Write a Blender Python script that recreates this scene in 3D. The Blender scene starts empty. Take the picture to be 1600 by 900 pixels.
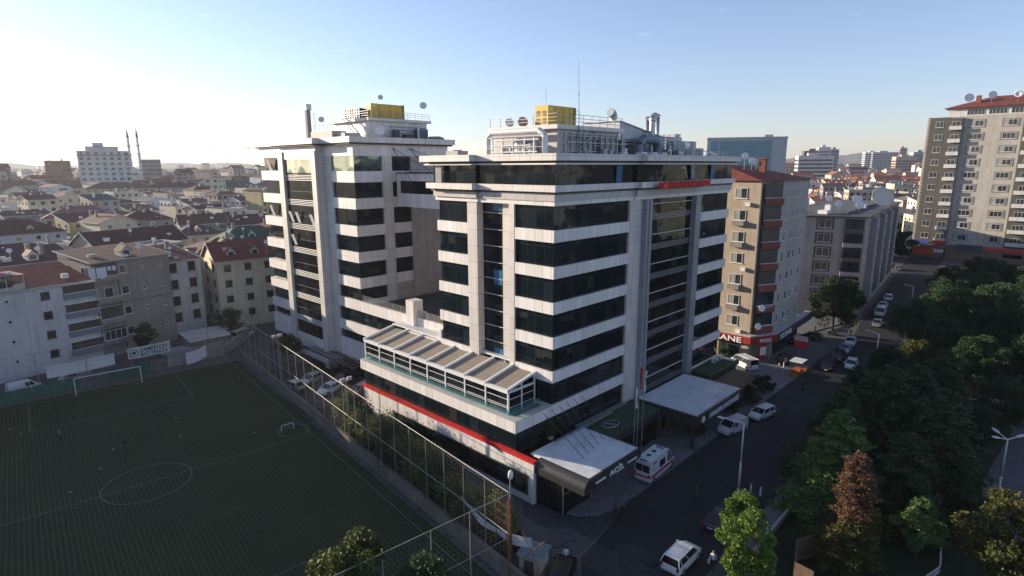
import bpy, bmesh, math, random
from math import sin, cos, pi, radians, sqrt, atan2, tan
from mathutils import Vector, Matrix
S = bpy.context.scene
HAZE = 0.000115
COL = S.collection
# ---------------------------------------------------------------- camera
CAMZ = 34.0
yaw, pit, rol = radians(43.981), radians(11.797), radians(-0.2239)
fw = Vector((cos(yaw)*cos(pit), sin(yaw)*cos(pit), -sin(pit)))
rt = Vector((sin(yaw), -cos(yaw), 0)); up = rt.cross(fw)
r2 = rt*cos(rol)+up*sin(rol); u2 = up*cos(rol)-rt*sin(rol)
cam = bpy.data.objects.new('camera', bpy.data.cameras.new('camera'))
COL.objects.link(cam)
cam.matrix_world = Matrix(((r2.x,u2.x,-fw.x,0),(r2.y,u2.y,-fw.y,0),(r2.z,u2.z,-fw.z,CAMZ),(0,0,0,1)))
cam.data.sensor_width = 36; cam.data.lens = 36*913.12/1600
cam.data.clip_start = .5; cam.data.clip_end = 30000
S.camera = cam
# ---------------------------------------------------------------- light
SUN_AZ, SUN_EL = radians(109.0), radians(12.0)
W = bpy.data.worlds.new('World'); S.world = W; W.use_nodes = True
nt = W.node_tree; bg = nt.nodes['Background']
sky = nt.nodes.new('ShaderNodeTexSky'); sky.sky_type = 'NISHITA'; sky.sun_disc = False
sky.sun_elevation = SUN_EL; sky.sun_rotation = pi/2-SUN_AZ
sky.altitude = 60; sky.air_density = 1.0; sky.dust_density = 0.2; sky.ozone_density = 3.5
# a few thin wisps of cirrus
tc = nt.nodes.new('ShaderNodeTexCoord'); mp = nt.nodes.new('ShaderNodeMapping')
mp.inputs['Scale'].default_value = (2.2, 2.2, 22)
no = nt.nodes.new('ShaderNodeTexNoise'); no.inputs['Scale'].default_value = 2.3; no.inputs['Detail'].default_value = 7
no.inputs['Roughness'].default_value = .62
mr = nt.nodes.new('ShaderNodeMapRange'); mr.inputs['From Min'].default_value = .66; mr.inputs['From Max'].default_value = .80
mr.inputs['To Max'].default_value = .22
mx = nt.nodes.new('ShaderNodeMix'); mx.data_type = 'RGBA'
mx.inputs[7].default_value = (9.5, 9.6, 10.0, 1)
nt.links.new(tc.outputs['Generated'], mp.inputs['Vector']); nt.links.new(mp.outputs[0], no.inputs['Vector'])
nt.links.new(no.outputs['Fac'], mr.inputs['Value']); nt.links.new(mr.outputs[0], mx.inputs[0])
tn = nt.nodes.new('ShaderNodeVectorMath'); tn.operation = 'MULTIPLY'; tn.inputs[1].default_value = (1.13, .97, 1.05)
hs = nt.nodes.new('ShaderNodeHueSaturation'); hs.inputs['Saturation'].default_value = .84; hs.inputs['Value'].default_value = .98
nt.links.new(sky.outputs[0], tn.inputs[0]); nt.links.new(tn.outputs[0], hs.inputs['Color']); nt.links.new(hs.outputs[0], mx.inputs[6]); nt.links.new(mx.outputs[2], bg.inputs['Color'])
bg.inputs['Strength'].default_value = 0.11
sl = bpy.data.lights.new('sun', 'SUN'); sl.energy = 5.0; sl.angle = radians(.5); sl.color = (1.0, .83, .62)
so = bpy.data.objects.new('sun', sl); COL.objects.link(so)
sd = Vector((cos(SUN_AZ)*cos(SUN_EL), sin(SUN_AZ)*cos(SUN_EL), sin(SUN_EL)))
so.rotation_euler = sd.to_track_quat('Z', 'Y').to_euler(); so.location = (0, 0, 80)
S.view_settings.view_transform = 'Standard'; S.view_settings.look = 'None'
S.view_settings.exposure = 1.04; S.view_settings.gamma = 1.0; S.view_settings.use_curve_mapping = False
S.cycles.max_bounces = 6; S.cycles.volume_bounces = 0; S.cycles.volume_max_steps = 64
S.cycles.use_denoising = True
# ---------------------------------------------------------------- materials
def newmat(name):
    m = bpy.data.materials.new(name); m.use_nodes = True
    return m, m.node_tree, m.node_tree.nodes['Principled BSDF']
def N(t, kind, **kw):
    n = t.nodes.new('ShaderNode'+kind)
    for k, v in kw.items():
        if k.startswith('i_'):
            key = k[2:]
            n.inputs[int(key) if key.isdigit() else key].default_value = v
        else: setattr(n, k, v)
    return n
def math_(t, op, a, b=None):
    n = t.nodes.new('ShaderNodeMath'); n.operation = op
    for i, v in enumerate((a, b)):
        if v is None: continue
        if isinstance(v, (int, float)): n.inputs[i].default_value = v
        else: t.links.new(v, n.inputs[i])
    return n.outputs[0]
def mixc(t, f, a, b, mode='MIX'):
    n = t.nodes.new('ShaderNodeMix'); n.data_type = 'RGBA'; n.blend_type = mode
    for k, v in (('Factor', f), ('A', a), ('B', b)):
        s = [i for i in n.inputs if i.name == k and i.type == ('VALUE' if k == 'Factor' else 'RGBA')][0]
        if isinstance(v, (int, float)): s.default_value = v
        elif isinstance(v, tuple): s.default_value = (*v, 1)
        else: t.links.new(v, s)
    return [o for o in n.outputs if o.type == 'RGBA'][0]
def noise(t, vec, scale, detail=4, rough=.6):
    n = N(t, 'TexNoise'); n.inputs['Scale'].default_value = scale; n.inputs['Detail'].default_value = detail
    n.inputs['Roughness'].default_value = rough; t.links.new(vec, n.inputs['Vector']); return n.outputs['Fac']
def ramp(t, v, a, b, lo=0., hi=1.):
    n = N(t, 'MapRange'); n.inputs[1].default_value = a; n.inputs[2].default_value = b
    n.inputs[3].default_value = lo; n.inputs[4].default_value = hi; t.links.new(v, n.inputs[0]); return n.outputs[0]
def dark(c, f): return tuple(x*f for x in c)
MATS = {}
def plain(name, col, rough=.75, var=.25, scale=.35, metal=0., bump=0., spec=.4, streak=0.):
    if name in MATS: return MATS[name]
    m, t, p = newmat(name); g = N(t, 'NewGeometry').outputs['Position']
    a = noise(t, g, scale, 6, .65); b = noise(t, g, scale*9, 3, .6)
    v = math_(t, 'ADD', math_(t, 'MULTIPLY', a, .7), math_(t, 'MULTIPLY', b, .3))
    c = mixc(t, ramp(t, v, .3, .7), dark(col, 1-var), tuple(min(.9, x*(1+var*.5)) for x in col))
    if streak:
        mp = N(t, 'Mapping'); mp.inputs['Scale'].default_value = (1.6, 1.6, .12); t.links.new(g, mp.inputs[0])
        s = noise(t, mp.outputs[0], 1.0, 5, .7)
        c = mixc(t, ramp(t, s, .48, .75, 0, streak), c, dark(col, .35))
    t.links.new(c, p.inputs['Base Color'])
    p.inputs['Roughness'].default_value = rough; p.inputs['Metallic'].default_value = metal
    p.inputs['Specular IOR Level'].default_value = spec
    if bump:
        bn = N(t, 'Bump'); bn.inputs['Strength'].default_value = bump; bn.inputs['Distance'].default_value = .05
        t.links.new(b, bn.inputs['Height']); t.links.new(bn.outputs[0], p.inputs['Normal'])
    MATS[name] = m; return m
def panel(name, col, sx=1.2, sz=1.28, joint=.035, rough=.42):
    """composite cladding: joints run in object space along the wall and up it"""
    m, t, p = newmat(name); tcn = N(t, 'TexCoord')
    o = N(t, 'SeparateXYZ'); t.links.new(tcn.outputs['Object'], o.inputs[0])
    n = N(t, 'SeparateXYZ'); t.links.new(tcn.outputs['Normal'], n.inputs[0])
    ax = math_(t, 'ABSOLUTE', n.outputs[0]); k = math_(t, 'GREATER_THAN', ax, .5)
    s = math_(t, 'ADD', math_(t, 'MULTIPLY', o.outputs[1], k), math_(t, 'MULTIPLY', o.outputs[0], math_(t, 'SUBTRACT', 1., k)))
    s = math_(t, 'ADD', s, 500.13)
    us = math_(t, 'DIVIDE', s, sx); uz = math_(t, 'DIVIDE', math_(t, 'ADD', o.outputs[2], 100.02), sz)
    ju = math_(t, 'LESS_THAN', math_(t, 'FRACT', us), joint/sx); jz = math_(t, 'LESS_THAN', math_(t, 'FRACT', uz), joint/sz)
    j = math_(t, 'MAXIMUM', ju, jz)
    cb = N(t, 'CombineXYZ'); t.links.new(math_(t, 'FLOOR', us), cb.inputs[0]); t.links.new(math_(t, 'FLOOR', uz), cb.inputs[1]); t.links.new(k, cb.inputs[2])
    wn = N(t, 'TexWhiteNoise'); t.links.new(cb.outputs[0], wn.inputs['Vector'])
    g = N(t, 'NewGeometry').outputs['Position']
    mp = N(t, 'Mapping'); mp.inputs['Scale'].default_value = (2.0, 2.0, .18); t.links.new(g, mp.inputs[0])
    st = noise(t, mp.outputs[0], 1.0, 5, .7)
    c = mixc(t, wn.outputs['Value'], dark(col, .88), tuple(min(.85, x*1.03) for x in col))
    c = mixc(t, ramp(t, st, .47, .8, 0, .5), c, dark(col, .55))
    c = mixc(t, ramp(t, noise(t, g, .12, 3), .4, .7, 0, .16), c, (col[0]*.85, col[1]*.82, col[2]*.77))
    c = mixc(t, math_(t, 'MULTIPLY', j, .8), c, dark(col, .16))
    t.links.new(c, p.inputs['Base Color']); p.inputs['Roughness'].default_value = rough
    p.inputs['Specular IOR Level'].default_value = .45
    MATS[name] = m; return m
def facade_glass(name, col=(.006, .009, .014), sx=1.2, sz=1.92, tilt=.012, z0=0.):
    m, t, p = newmat(name); tcn = N(t, 'TexCoord')
    o = N(t, 'SeparateXYZ'); t.links.new(tcn.outputs['Object'], o.inputs[0])
    n = N(t, 'SeparateXYZ'); t.links.new(tcn.outputs['Normal'], n.inputs[0])
    k = math_(t, 'GREATER_THAN', math_(t, 'ABSOLUTE', n.outputs[0]), .5)
    s = math_(t, 'ADD', math_(t, 'MULTIPLY', o.outputs[1], k), math_(t, 'MULTIPLY', o.outputs[0], math_(t, 'SUBTRACT', 1., k)))
    us = math_(t, 'DIVIDE', math_(t, 'ADD', s, 500.13), sx); uz = math_(t, 'DIVIDE', math_(t, 'ADD', o.outputs[2], 100+z0), sz)
    cb = N(t, 'CombineXYZ'); t.links.new(math_(t, 'FLOOR', us), cb.inputs[0]); t.links.new(math_(t, 'FLOOR', uz), cb.inputs[1]); t.links.new(k, cb.inputs[2])
    wn = N(t, 'TexWhiteNoise'); t.links.new(cb.outputs[0], wn.inputs['Vector'])
    j = math_(t, 'MAXIMUM', math_(t, 'LESS_THAN', math_(t, 'FRACT', us), .02), math_(t, 'LESS_THAN', math_(t, 'FRACT', uz), .018))
    c = mixc(t, ramp(t, wn.outputs['Value'], .0, 1.), dark(col, .7), dark(col, 1.4))
    c = mixc(t, math_(t, 'MULTIPLY', math_(t, 'GREATER_THAN', wn.outputs['Value'], .85), .4), c, (.025, .03, .04))
    bl = math_(t, 'MULTIPLY', math_(t, 'LESS_THAN', wn.outputs['Value'], .11), math_(t, 'GREATER_THAN', math_(t, 'FRACT', uz), math_(t, 'ADD', .15, math_(t, 'MULTIPLY', wn.outputs['Value'], 6.))))
    c = mixc(t, math_(t, 'MULTIPLY', bl, .45), c, (.06, .06, .056))
    c = mixc(t, math_(t, 'MULTIPLY', j, .8), c, (.05, .055, .06))
    t.links.new(c, p.inputs['Base Color']); p.inputs['Roughness'].default_value = .035
    p.inputs['Specular IOR Level'].default_value = .22
    g = N(t, 'NewGeometry')
    sub = N(t, 'VectorMath', operation='SUBTRACT'); t.links.new(wn.outputs['Color'], sub.inputs[0]); sub.inputs[1].default_value = (.5, .5, .5)
    nz = N(t, 'TexNoise'); nz.inputs['Scale'].default_value = .55; nz.inputs['Detail'].default_value = 1; t.links.new(g.outputs['Position'], nz.inputs['Vector'])
    sub2 = N(t, 'VectorMath', operation='SUBTRACT'); t.links.new(nz.outputs['Color'], sub2.inputs[0]); sub2.inputs[1].default_value = (.5, .5, .5)
    sc = N(t, 'VectorMath', operation='SCALE'); t.links.new(sub.outputs[0], sc.inputs[0]); sc.inputs['Scale'].default_value = tilt
    sc2 = N(t, 'VectorMath', operation='SCALE'); t.links.new(sub2.outputs[0], sc2.inputs[0]); sc2.inputs['Scale'].default_value = .05
    a1 = N(t, 'VectorMath', operation='ADD'); t.links.new(sc.outputs[0], a1.inputs[0]); t.links.new(sc2.outputs[0], a1.inputs[1])
    a2 = N(t, 'VectorMath', operation='ADD'); t.links.new(a1.outputs[0], a2.inputs[0]); t.links.new(g.outputs['Normal'], a2.inputs[1])
    nn = N(t, 'VectorMath', operation='NORMALIZE'); t.links.new(a2.outputs[0], nn.inputs[0]); t.links.new(nn.outputs[0], p.inputs['Normal'])
    MATS[name] = m; return m
def tiles(name, col, pitch=.33):
    if name in MATS: return MATS[name]
    m, t, p = newmat(name); tcn = N(t, 'TexCoord'); g = N(t, 'NewGeometry').outputs['Position']
    o = N(t, 'SeparateXYZ'); t.links.new(tcn.outputs['Object'], o.inputs[0])
    fz = math_(t, 'FRACT', math_(t, 'DIVIDE', math_(t, 'ADD', o.outputs[2], 100.), pitch*.5))
    fx = math_(t, 'FRACT', math_(t, 'DIVIDE', math_(t, 'ADD', o.outputs[0], 500.), pitch*.9))
    a = noise(t, g, .5, 6, .7); b = noise(t, g, 5., 2)
    c = mixc(t, ramp(t, a, .3, .7), dark(col, .62), dark(col, 1.25))
    c = mixc(t, math_(t, 'MULTIPLY', math_(t, 'MAXIMUM', math_(t, 'LESS_THAN', fz, .2), math_(t, 'LESS_THAN', fx, .14)), .4), c, dark(col, .4))
    c = mixc(t, ramp(t, b, .5, .8, 0, .5), c, dark((col[0]*.8, col[0]*.7, col[0]*.6), .8))
    t.links.new(c, p.inputs['Base Color']); p.inputs['Roughness'].default_value = .8; p.inputs['Specular IOR Level'].default_value = .25
    MATS[name] = m; return m
def leaf(name, c1, c2, c3=None):
    m, t, p = newmat(name); g = N(t, 'NewGeometry')
    a = noise(t, g.outputs['Position'], .45, 3)
    c = mixc(t, g.outputs['Random Per Island'], c1, c2)
    c = mixc(t, ramp(t, a, .35, .7, 0, .6), c, c3 or dark(c1, .5))
    t.links.new(c, p.inputs['Base Color']); p.inputs['Roughness'].default_value = .6
    p.inputs['Specular IOR Level'].default_value = .3
    tr = N(t, 'BsdfTranslucent'); t.links.new(c, tr.inputs[0]); ms = N(t, 'MixShader'); ms.inputs[0].default_value = .3
    out = t.nodes['Material Output']; t.links.new(p.outputs[0], ms.inputs[1]); t.links.new(tr.outputs[0], ms.inputs[2]); t.links.new(ms.outputs[0], out.inputs['Surface'])
    MATS[name] = m; return m
WHITE = panel('white_panel', (.74, .715, .69), 1.2, 60.); PILW = panel('pilaster_panel', (.60, .57, .535), 1.6, 1.92)
PILG = panel('grey_pilaster_panel', (.30, .30, .32), 3.0, 1.92)
REARW = panel('rear_tower_panel', (.74, .70, .67), 1.25, 60.); TAUPE = panel('taupe_wall_panel', (.40, .36, .33), 1.6, 1.5)
GLS = facade_glass('facade_glass', (.005, .010, .014), z0=1.06); GLS2 = facade_glass('curtain_glass', (.005, .006, .008), 1.4, 1.92, .006, 1.0)
GLR = facade_glass('reflective_tinted_glass', (.22, .30, .26), 1.2, 60., .006)
_p = GLR.node_tree.nodes['Principled BSDF']; _p.inputs['Metallic'].default_value = .75; _p.inputs['Specular IOR Level'].default_value = .6
CORN = panel('cornice_panel', (.66, .63, .60), 1.5, 5.0); GROOVE = plain('dark_groove', (.07, .068, .066), .6)
LEDGE = plain('light_ledge', (.72, .70, .66), .5, .1); RED = plain('red_stripe_paint', (.55, .03, .03), .4, .1)
ROOFM = plain('flat_roof_membrane', (.16, .16, .16), .9, .3, .4); DECK = plain('brown_deck_membrane', (.055, .043, .036), .9, .3, .3)
METW = plain('white_metal', (.72, .72, .72), .4, .1, 1.); METG = plain('galvanised_metal', (.42, .44, .46), .38, .25, 1.2, .7)
METD = plain('dark_metal', (.035, .037, .042), .45, .2, 1.); FASC = plain('charcoal_fascia', (.055, .055, .058), .35, .15, .5, .3)
YEL = plain('yellow_enclosure_paint', (.68, .43, .04), .5, .2, .8, 0, 0, .4, .4); RUST = plain('rusty_steel', (.17, .075, .04), .85, .45, 2.)
GALV = plain('weathered_pole', (.28, .27, .25), .6, .3, 2., .3); TURF2 = plain('green_roof_turf', (.03, .065, .035), .95, .3, 2.)
CONC = plain('concrete', (.27, .26, .25), .85, .25, .5, 0, .15, .3, .3); CONCL = plain('pale_concrete', (.42, .40, .38), .8, .2, .5)
WOODD = plain('dark_wood', (.06, .04, .03), .7, .3, 1.); FABRIC = plain('taupe_roof_fabric', (.27, .235, .19), .9, .2, 1.1, 0, 0, .3, .3)
CANW = plain('white_canopy_sheet', (.66, .68, .70), .5, .3, .45, 0, 0, .4, .35); BANN = plain('white_banner_cloth', (.62, .63, .64), .8, .12, .8)
PLAST = plain('black_rubber', (.02, .02, .02), .8, .2, 3.); LETT = plain('white_letter_acrylic', (.80, .80, .80), .4, .05)
REDL = plain('red_letter_acrylic', (.62, .02, .02), .4, .05); BLUEP = plain('painted_sky_reflection_pane', (.045, .15, .26), .12, .1, .5)  # blue pane colour stands in for sky reflected in the windows
def glassy(name, col, rough=.06, spec=.6):
    m, t, p = newmat(name); p.inputs['Base Color'].default_value = (*col, 1); p.inputs['Roughness'].default_value = rough
    g = N(t, 'NewGeometry').outputs['Position']; b = noise(t, g, .6, 2)
    c = mixc(t, ramp(t, b, .35, .65), dark(col, .5), dark(col, 1.6)); t.links.new(c, p.inputs['Base Color'])
    p.inputs['Specular IOR Level'].default_value = spec; MATS[name] = m; return m
WIN = glassy('window_glass', (.03, .035, .04)); CARG = glassy('car_glass', (.008, .009, .01), .04, .7)
CURT = plain('curtain_behind_glass', (.32, .32, .31), .25, .3, 1.5)
def trans_glass(name, col):
    m, t, p = newmat(name); p.inputs['Base Color'].default_value = (*col, 1); p.inputs['Roughness'].default_value = .05
    tr = N(t, 'BsdfTransparent'); tr.inputs[0].default_value = (*col, 1); ms = N(t, 'MixShader'); ms.inputs[0].default_value = .07
    t.links.new(tr.outputs[0], ms.inputs[1]); t.links.new(p.outputs[0], ms.inputs[2]); t.links.new(ms.outputs[0], t.nodes['Material Output'].inputs[0])
    MATS[name] = m; return m
TEAL = trans_glass('teal_balustrade_glass', (.62, .86, .88))
# ---------------------------------------------------------------- mesh helpers
class MB:
    def __init__(s): s.v = []; s.f = []; s.m = []; s.mi = 0
    def mat(s, i): s.mi = i; return s
    def face(s, pts):
        b = len(s.v); s.v += [tuple(p) for p in pts]; s.f.append(tuple(range(b, b+len(pts)))); s.m.append(s.mi); return s
    def box(s, x0, y0, z0, x1, y1, z1):
        if x0 > x1: x0, x1 = x1, x0
        if y0 > y1: y0, y1 = y1, y0
        if z0 > z1: z0, z1 = z1, z0
        b = len(s.v)
        s.v += [(x0,y0,z0),(x1,y0,z0),(x1,y1,z0),(x0,y1,z0),(x0,y0,z1),(x1,y0,z1),(x1,y1,z1),(x0,y1,z1)]
        for q in ((0,3,2,1),(4,5,6,7),(0,1,5,4),(1,2,6,5),(2,3,7,6),(3,0,4,7)): s.f.append(tuple(b+i for i in q)); s.m.append(s.mi)
        return s
    def obox(s, c, sz, rz=0.):
        b = len(s.v); s.box(-sz[0]/2,-sz[1]/2,0,sz[0]/2,sz[1]/2,sz[2]); cr, sr = cos(rz), sin(rz)
        for i in range(b, len(s.v)):
            x, y, z = s.v[i]; s.v[i] = (c[0]+x*cr-y*sr, c[1]+x*sr+y*cr, c[2]+z)
        return s
    def prism(s, pts, z0, z1):
        n = len(pts); b = len(s.v)
        g0 = z0 if callable(z0) else (lambda x, y: z0); g1 = z1 if callable(z1) else (lambda x, y: z1)
        s.v += [(x, y, g0(x, y)) for x, y in pts]+[(x, y, g1(x, y)) for x, y in pts]
        s.f.append(tuple(b+n-1-i for i in range(n))); s.m.append(s.mi)
        s.f.append(tuple(b+n+i for i in range(n))); s.m.append(s.mi)
        for i in range(n):
            j = (i+1) % n; s.f.append((b+i, b+j, b+n+j, b+n+i)); s.m.append(s.mi)
        return s
    def cyl(s, p0, p1, r0, r1=None, n=8, cap=True):
        r1 = r0 if r1 is None else r1; a = Vector(p0); c = Vector(p1); d = (c-a)
        if d.length < 1e-6: return s
        d.normalize(); e = d.cross(Vector((0,0,1)) if abs(d.z) < .9 else Vector((1,0,0))).normalized(); g = d.cross(e)
        b = len(s.v)
        for q, r in ((a, r0), (c, r1)):
            for i in range(n):
                t = 2*pi*i/n; w = q+e*(r*cos(t))+g*(r*sin(t)); s.v.append(tuple(w))
        for i in range(n):
            j = (i+1) % n; s.f.append((b+j, b+i, b+n+i, b+n+j)); s.m.append(s.mi)
        if cap:
            s.f.append(tuple(b+i for i in range(n))); s.m.append(s.mi)
            s.f.append(tuple(b+2*n-1-i for i in range(n))); s.m.append(s.mi)
        return s
    def tube(s, pts, r, n=8):
        for a, b in zip(pts, pts[1:]): s.cyl(a, b, r, r, n)
        return s
    def bar(s, p0, p1, w=.06): return s.cyl(p0, p1, w*.7, w*.7, 4)
    def ell(s, c, r, nu=12, nv=8, zmin=-1.):
        b = len(s.v)
        for j in range(nv+1):
            ph = -pi/2+pi*j/nv
            for i in range(nu):
                th = 2*pi*i/nu; s.v.append((c[0]+r[0]*cos(ph)*cos(th), c[1]+r[1]*cos(ph)*sin(th), c[2]+r[2]*max(zmin, sin(ph))))
        for j in range(nv):
            for i in range(nu):
                k = (i+1) % nu; s.f.append((b+j*nu+i, b+j*nu+k, b+(j+1)*nu+k, b+(j+1)*nu+i)); s.m.append(s.mi)
        return s
    def dish(s, c, r, dirv, depth=.25, n=16, th=.05):
        """shallow parabolic bowl that opens towards dirv"""
        d = Vector(dirv).normalized(); e = d.cross(Vector((0,0,1))).normalized(); g = e.cross(d); c = Vector(c); b = len(s.v)
        for side in (0, 1):
            for k in range(4):
                rr = r*k/3+.001; off = depth*r*((k/3)**2)-(th if side else 0)
                for i in range(n):
                    t = 2*pi*i/n; s.v.append(tuple(c+d*off+e*(rr*cos(t))+g*(rr*sin(t))))
        for side in (0, 1):
            o = b+side*4*n
            for k in range(3):
                for i in range(n):
                    j = (i+1) % n; q = (o+k*n+i, o+k*n+j, o+(k+1)*n+j, o+(k+1)*n+i)
                    s.f.append(q if side == 0 else q[::-1]); s.m.append(s.mi)
        for i in range(n):
            j = (i+1) % n; s.f.append((b+3*n+i, b+3*n+j, b+7*n+j, b+7*n+i)); s.m.append(s.mi)
        return s
    def mesh(s, name, mats):
        me = bpy.data.meshes.new(name); me.from_pydata(s.v, [], s.f)
        for m in (mats if isinstance(mats, (list, tuple)) else [mats]): me.materials.append(m)
        me.polygons.foreach_set('material_index', s.m); me.update(); return me
    def build(s, name, mats, parent=None, smooth=False, local=False, loc=None):
        """vertices are world coordinates unless local; parents with a plain translation are subtracted"""
        if parent is not None and not local:
            o = parent; ox = Vector((0,0,0))
            while o is not None: ox += o.location; o = o.parent
            s.v = [(x-ox.x, y-ox.y, z-ox.z) for x, y, z in s.v]
        me = s.mesh(name, mats)
        if smooth: me.polygons.foreach_set('use_smooth', [True]*len(me.polygons))
        ob = bpy.data.objects.new(name, me); COL.objects.link(ob)
        if parent is not None: ob.parent = parent
        if loc is not None: ob.location = loc
        return ob
def tag(o, label, cat, group=None, kind=None):
    o['label'] = label; o['category'] = cat
    if group: o['group'] = group
    if kind: o['kind'] = kind
    return o
def thing(name, label, cat, loc=(0,0,0), rz=0., group=None):
    o = bpy.data.objects.new(name, None); o.empty_display_size = .5; COL.objects.link(o)
    o.location = loc; o.rotation_euler = (0, 0, rz); return tag(o, label, cat, group)
def struct(o, label=None):
    o['kind'] = 'structure'
    return o
def one(name, mb, mats, label, cat, group=None, kind=None, smooth=False):
    """a thing that is one mesh: origin moved to its base"""
    xs = [v[0] for v in mb.v]; ys = [v[1] for v in mb.v]; zs = [v[2] for v in mb.v]
    c = ((min(xs)+max(xs))/2, (min(ys)+max(ys))/2, min(zs))
    mb.v = [(x-c[0], y-c[1], z-c[2]) for x, y, z in mb.v]
    o = mb.build(name, mats, None, smooth, True, c); return tag(o, label, cat, group, kind)
def kids(o): return list(o.children)
def copy_tree(o, parent=None):
    c = o.copy(); COL.objects.link(c); c.parent = parent
    for ch in kids(o): copy_tree(ch, c)
    return c
def text(name, s, mat, parent, loc, rot, size, ext=.04, align='LEFT', shear=0., sx=1.):
    cu = bpy.data.curves.new(name, 'FONT'); cu.body = s; cu.size = size; cu.extrude = ext; cu.align_x = align; cu.shear = shear
    cu.offset = size*.012
    t = bpy.data.objects.new(name, cu); COL.objects.link(t); bpy.context.view_layer.update()
    me = bpy.data.meshes.new_from_object(t.evaluated_get(bpy.context.evaluated_depsgraph_get()))
    bpy.data.objects.remove(t); bpy.data.curves.remove(cu)
    me.materials.clear(); me.materials.append(mat)
    ob = bpy.data.objects.new(name, me); COL.objects.link(ob); ob.parent = parent
    ob.location = loc; ob.rotation_euler = rot; ob.scale = (sx, 1, 1); return ob
# ---------------------------------------------------------------- ground, roads, pitch
def sheet(name, pts, z, m):
    b = MB(); b.face([(x, y, z) for x, y in pts]); o = b.build(name, m); return struct(o)
def slab(name, pts, z0, z1, m):
    b = MB(); b.prism(pts, z0, z1); return struct(b.build(name, m))
asph = plain('asphalt', (.029, .030, .034), .85, .35, .12, 0, .1, .3, .25)
asph2 = plain('lot_asphalt', (.095, .093, .095), .88, .35, .15, 0, .1, .3, .3)
pav = panel('paving_slabs', (.17, .17, .18), .6, .6, .02, .8)
m, t, p = newmat('sidewalk_paving'); g = N(t, 'NewGeometry').outputs['Position']
br = N(t, 'TexBrick'); br.inputs['Scale'].default_value = 1.0; br.inputs['Brick Width'].default_value = .8; br.inputs['Row Height'].default_value = .4
br.inputs['Mortar Size'].default_value = .02; br.inputs['Color1'].default_value = (.15,.15,.16,1); br.inputs['Color2'].default_value = (.19,.19,.20,1); br.inputs['Mortar'].default_value = (.07,.07,.07,1)
t.links.new(g, br.inputs['Vector']); c = mixc(t, ramp(t, noise(t, g, .3, 6), .4, .7, 0, .5), br.outputs['Color'], (.08,.08,.085)); t.links.new(c, p.inputs['Base Color']); p.inputs['Roughness'].default_value = .8
PAVE = m
for mm in (asph, asph2):   # cracks, tar seams and patched areas
    t = mm.node_tree; p = t.nodes['Principled BSDF']; src = p.inputs['Base Color'].links[0].from_socket; g = N(t, 'NewGeometry').outputs['Position']
    nz = N(t, 'TexNoise'); nz.inputs['Scale'].default_value = .8; t.links.new(g, nz.inputs['Vector'])
    ad = N(t, 'VectorMath', operation='MULTIPLY_ADD'); t.links.new(nz.outputs['Color'], ad.inputs[0]); ad.inputs[1].default_value = (1.2,1.2,1.2); t.links.new(g, ad.inputs[2])
    vo = N(t, 'TexVoronoi', feature='DISTANCE_TO_EDGE'); vo.inputs['Scale'].default_value = .22; t.links.new(ad.outputs[0], vo.inputs['Vector'])
    vc = N(t, 'TexVoronoi'); vc.inputs['Scale'].default_value = .10; vc.distance = 'CHEBYCHEV'; t.links.new(g, vc.inputs['Vector'])
    sp = N(t, 'SeparateColor'); t.links.new(vc.outputs['Color'], sp.inputs[0])
    c = mixc(t, math_(t, 'MULTIPLY', math_(t, 'GREATER_THAN', sp.outputs[0], .68), .35), src, (.05,.05,.055))
    c = mixc(t, math_(t, 'MULTIPLY', math_(t, 'GREATER_THAN', sp.outputs[1], .78), .6), c, (.018,.018,.02))
    c = mixc(t, math_(t, 'MULTIPLY', math_(t, 'LESS_THAN', vo.outputs['Distance'], .012), .7), c, (.012,.012,.013)); t.links.new(c, p.inputs['Base Color'])
gnd = plain('city_ground', (.10, .095, .09), .95, .45, .03)
GRS = plain('park_grass', (.018, .030, .014), .95, .5, .25, 0, .3)
sheet('ground', [(-5200,-5200),(5200,-5200),(5200,5200),(-5200,5200)], 0, gnd)
slab('street', [(26,16.6),(41,18.4),(104,18.6),(112,20.6),(134,21.6),(290,36),(290,47),(212,38.4),(143,31.2),(132,29.6),(60,29.3),(48.4,29.3),(45,28.9),(41.3,28.1),(37,27.4),(33.4,24.5),(27,23.5)], -.3, .008, asph)
slab('parking_lot', [(33.2,23.8),(36.8,27.7),(41,28.2),(45,29.0),(48.4,29.42),(48.4,30.5),(46,36),(48.1,36),(48.1,79.5),(48.1,120),(38,128),(37.4,106),(33.4,66),(31.6,46),(30.2,30)], -.3, .012, asph2)
slab('cross_street', [(288,-60),(262,-60),(262,47),(290,50)], -.3, .012, asph)
slab('sidewalk', [(41.2,33.5),(41.9,31.5),(43.4,30.1),(46.0,29.5),(48.5,29.45),(104,29.45),(104,36),(125,36.8),(145,32.2),(213,39.2),(213,40.2),(160,60),(96,60),(88,39),(60,39),(41.2,37.6)], -.2, .13, PAVE)
KERB = plain('kerb_stone', (.13, .13, .13), .8, .2, 1.)
b = MB(); b.box(48.5,29.27,-.2,104,29.44,.14); b.box(45.5,16.55,-.2,103,16.75,.16); b.box(45.5,18.42,-.2,103,18.58,.13)
struct(b.build('kerb', KERB))
b = MB()
for x in (66, 79): b.box(x, 27.4, .009, x+.08, 29.2, .013)
struct(b.build('road_marking', plain('road_paint', (.12,.12,.12), .7, .5, 1.5)))
slab('park_pavement', [(45.5,16.76),(103,16.76),(103,18.41),(45.5,18.41)], -.2, .12, PAVE)
slab('park_ground', [(36,-60),(255,-60),(255,26),(215,27),(135,20.6),(112,19.6),(104,16.5),(50,16.5),(36,12.5)], -.2, .07, GRS)
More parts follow.
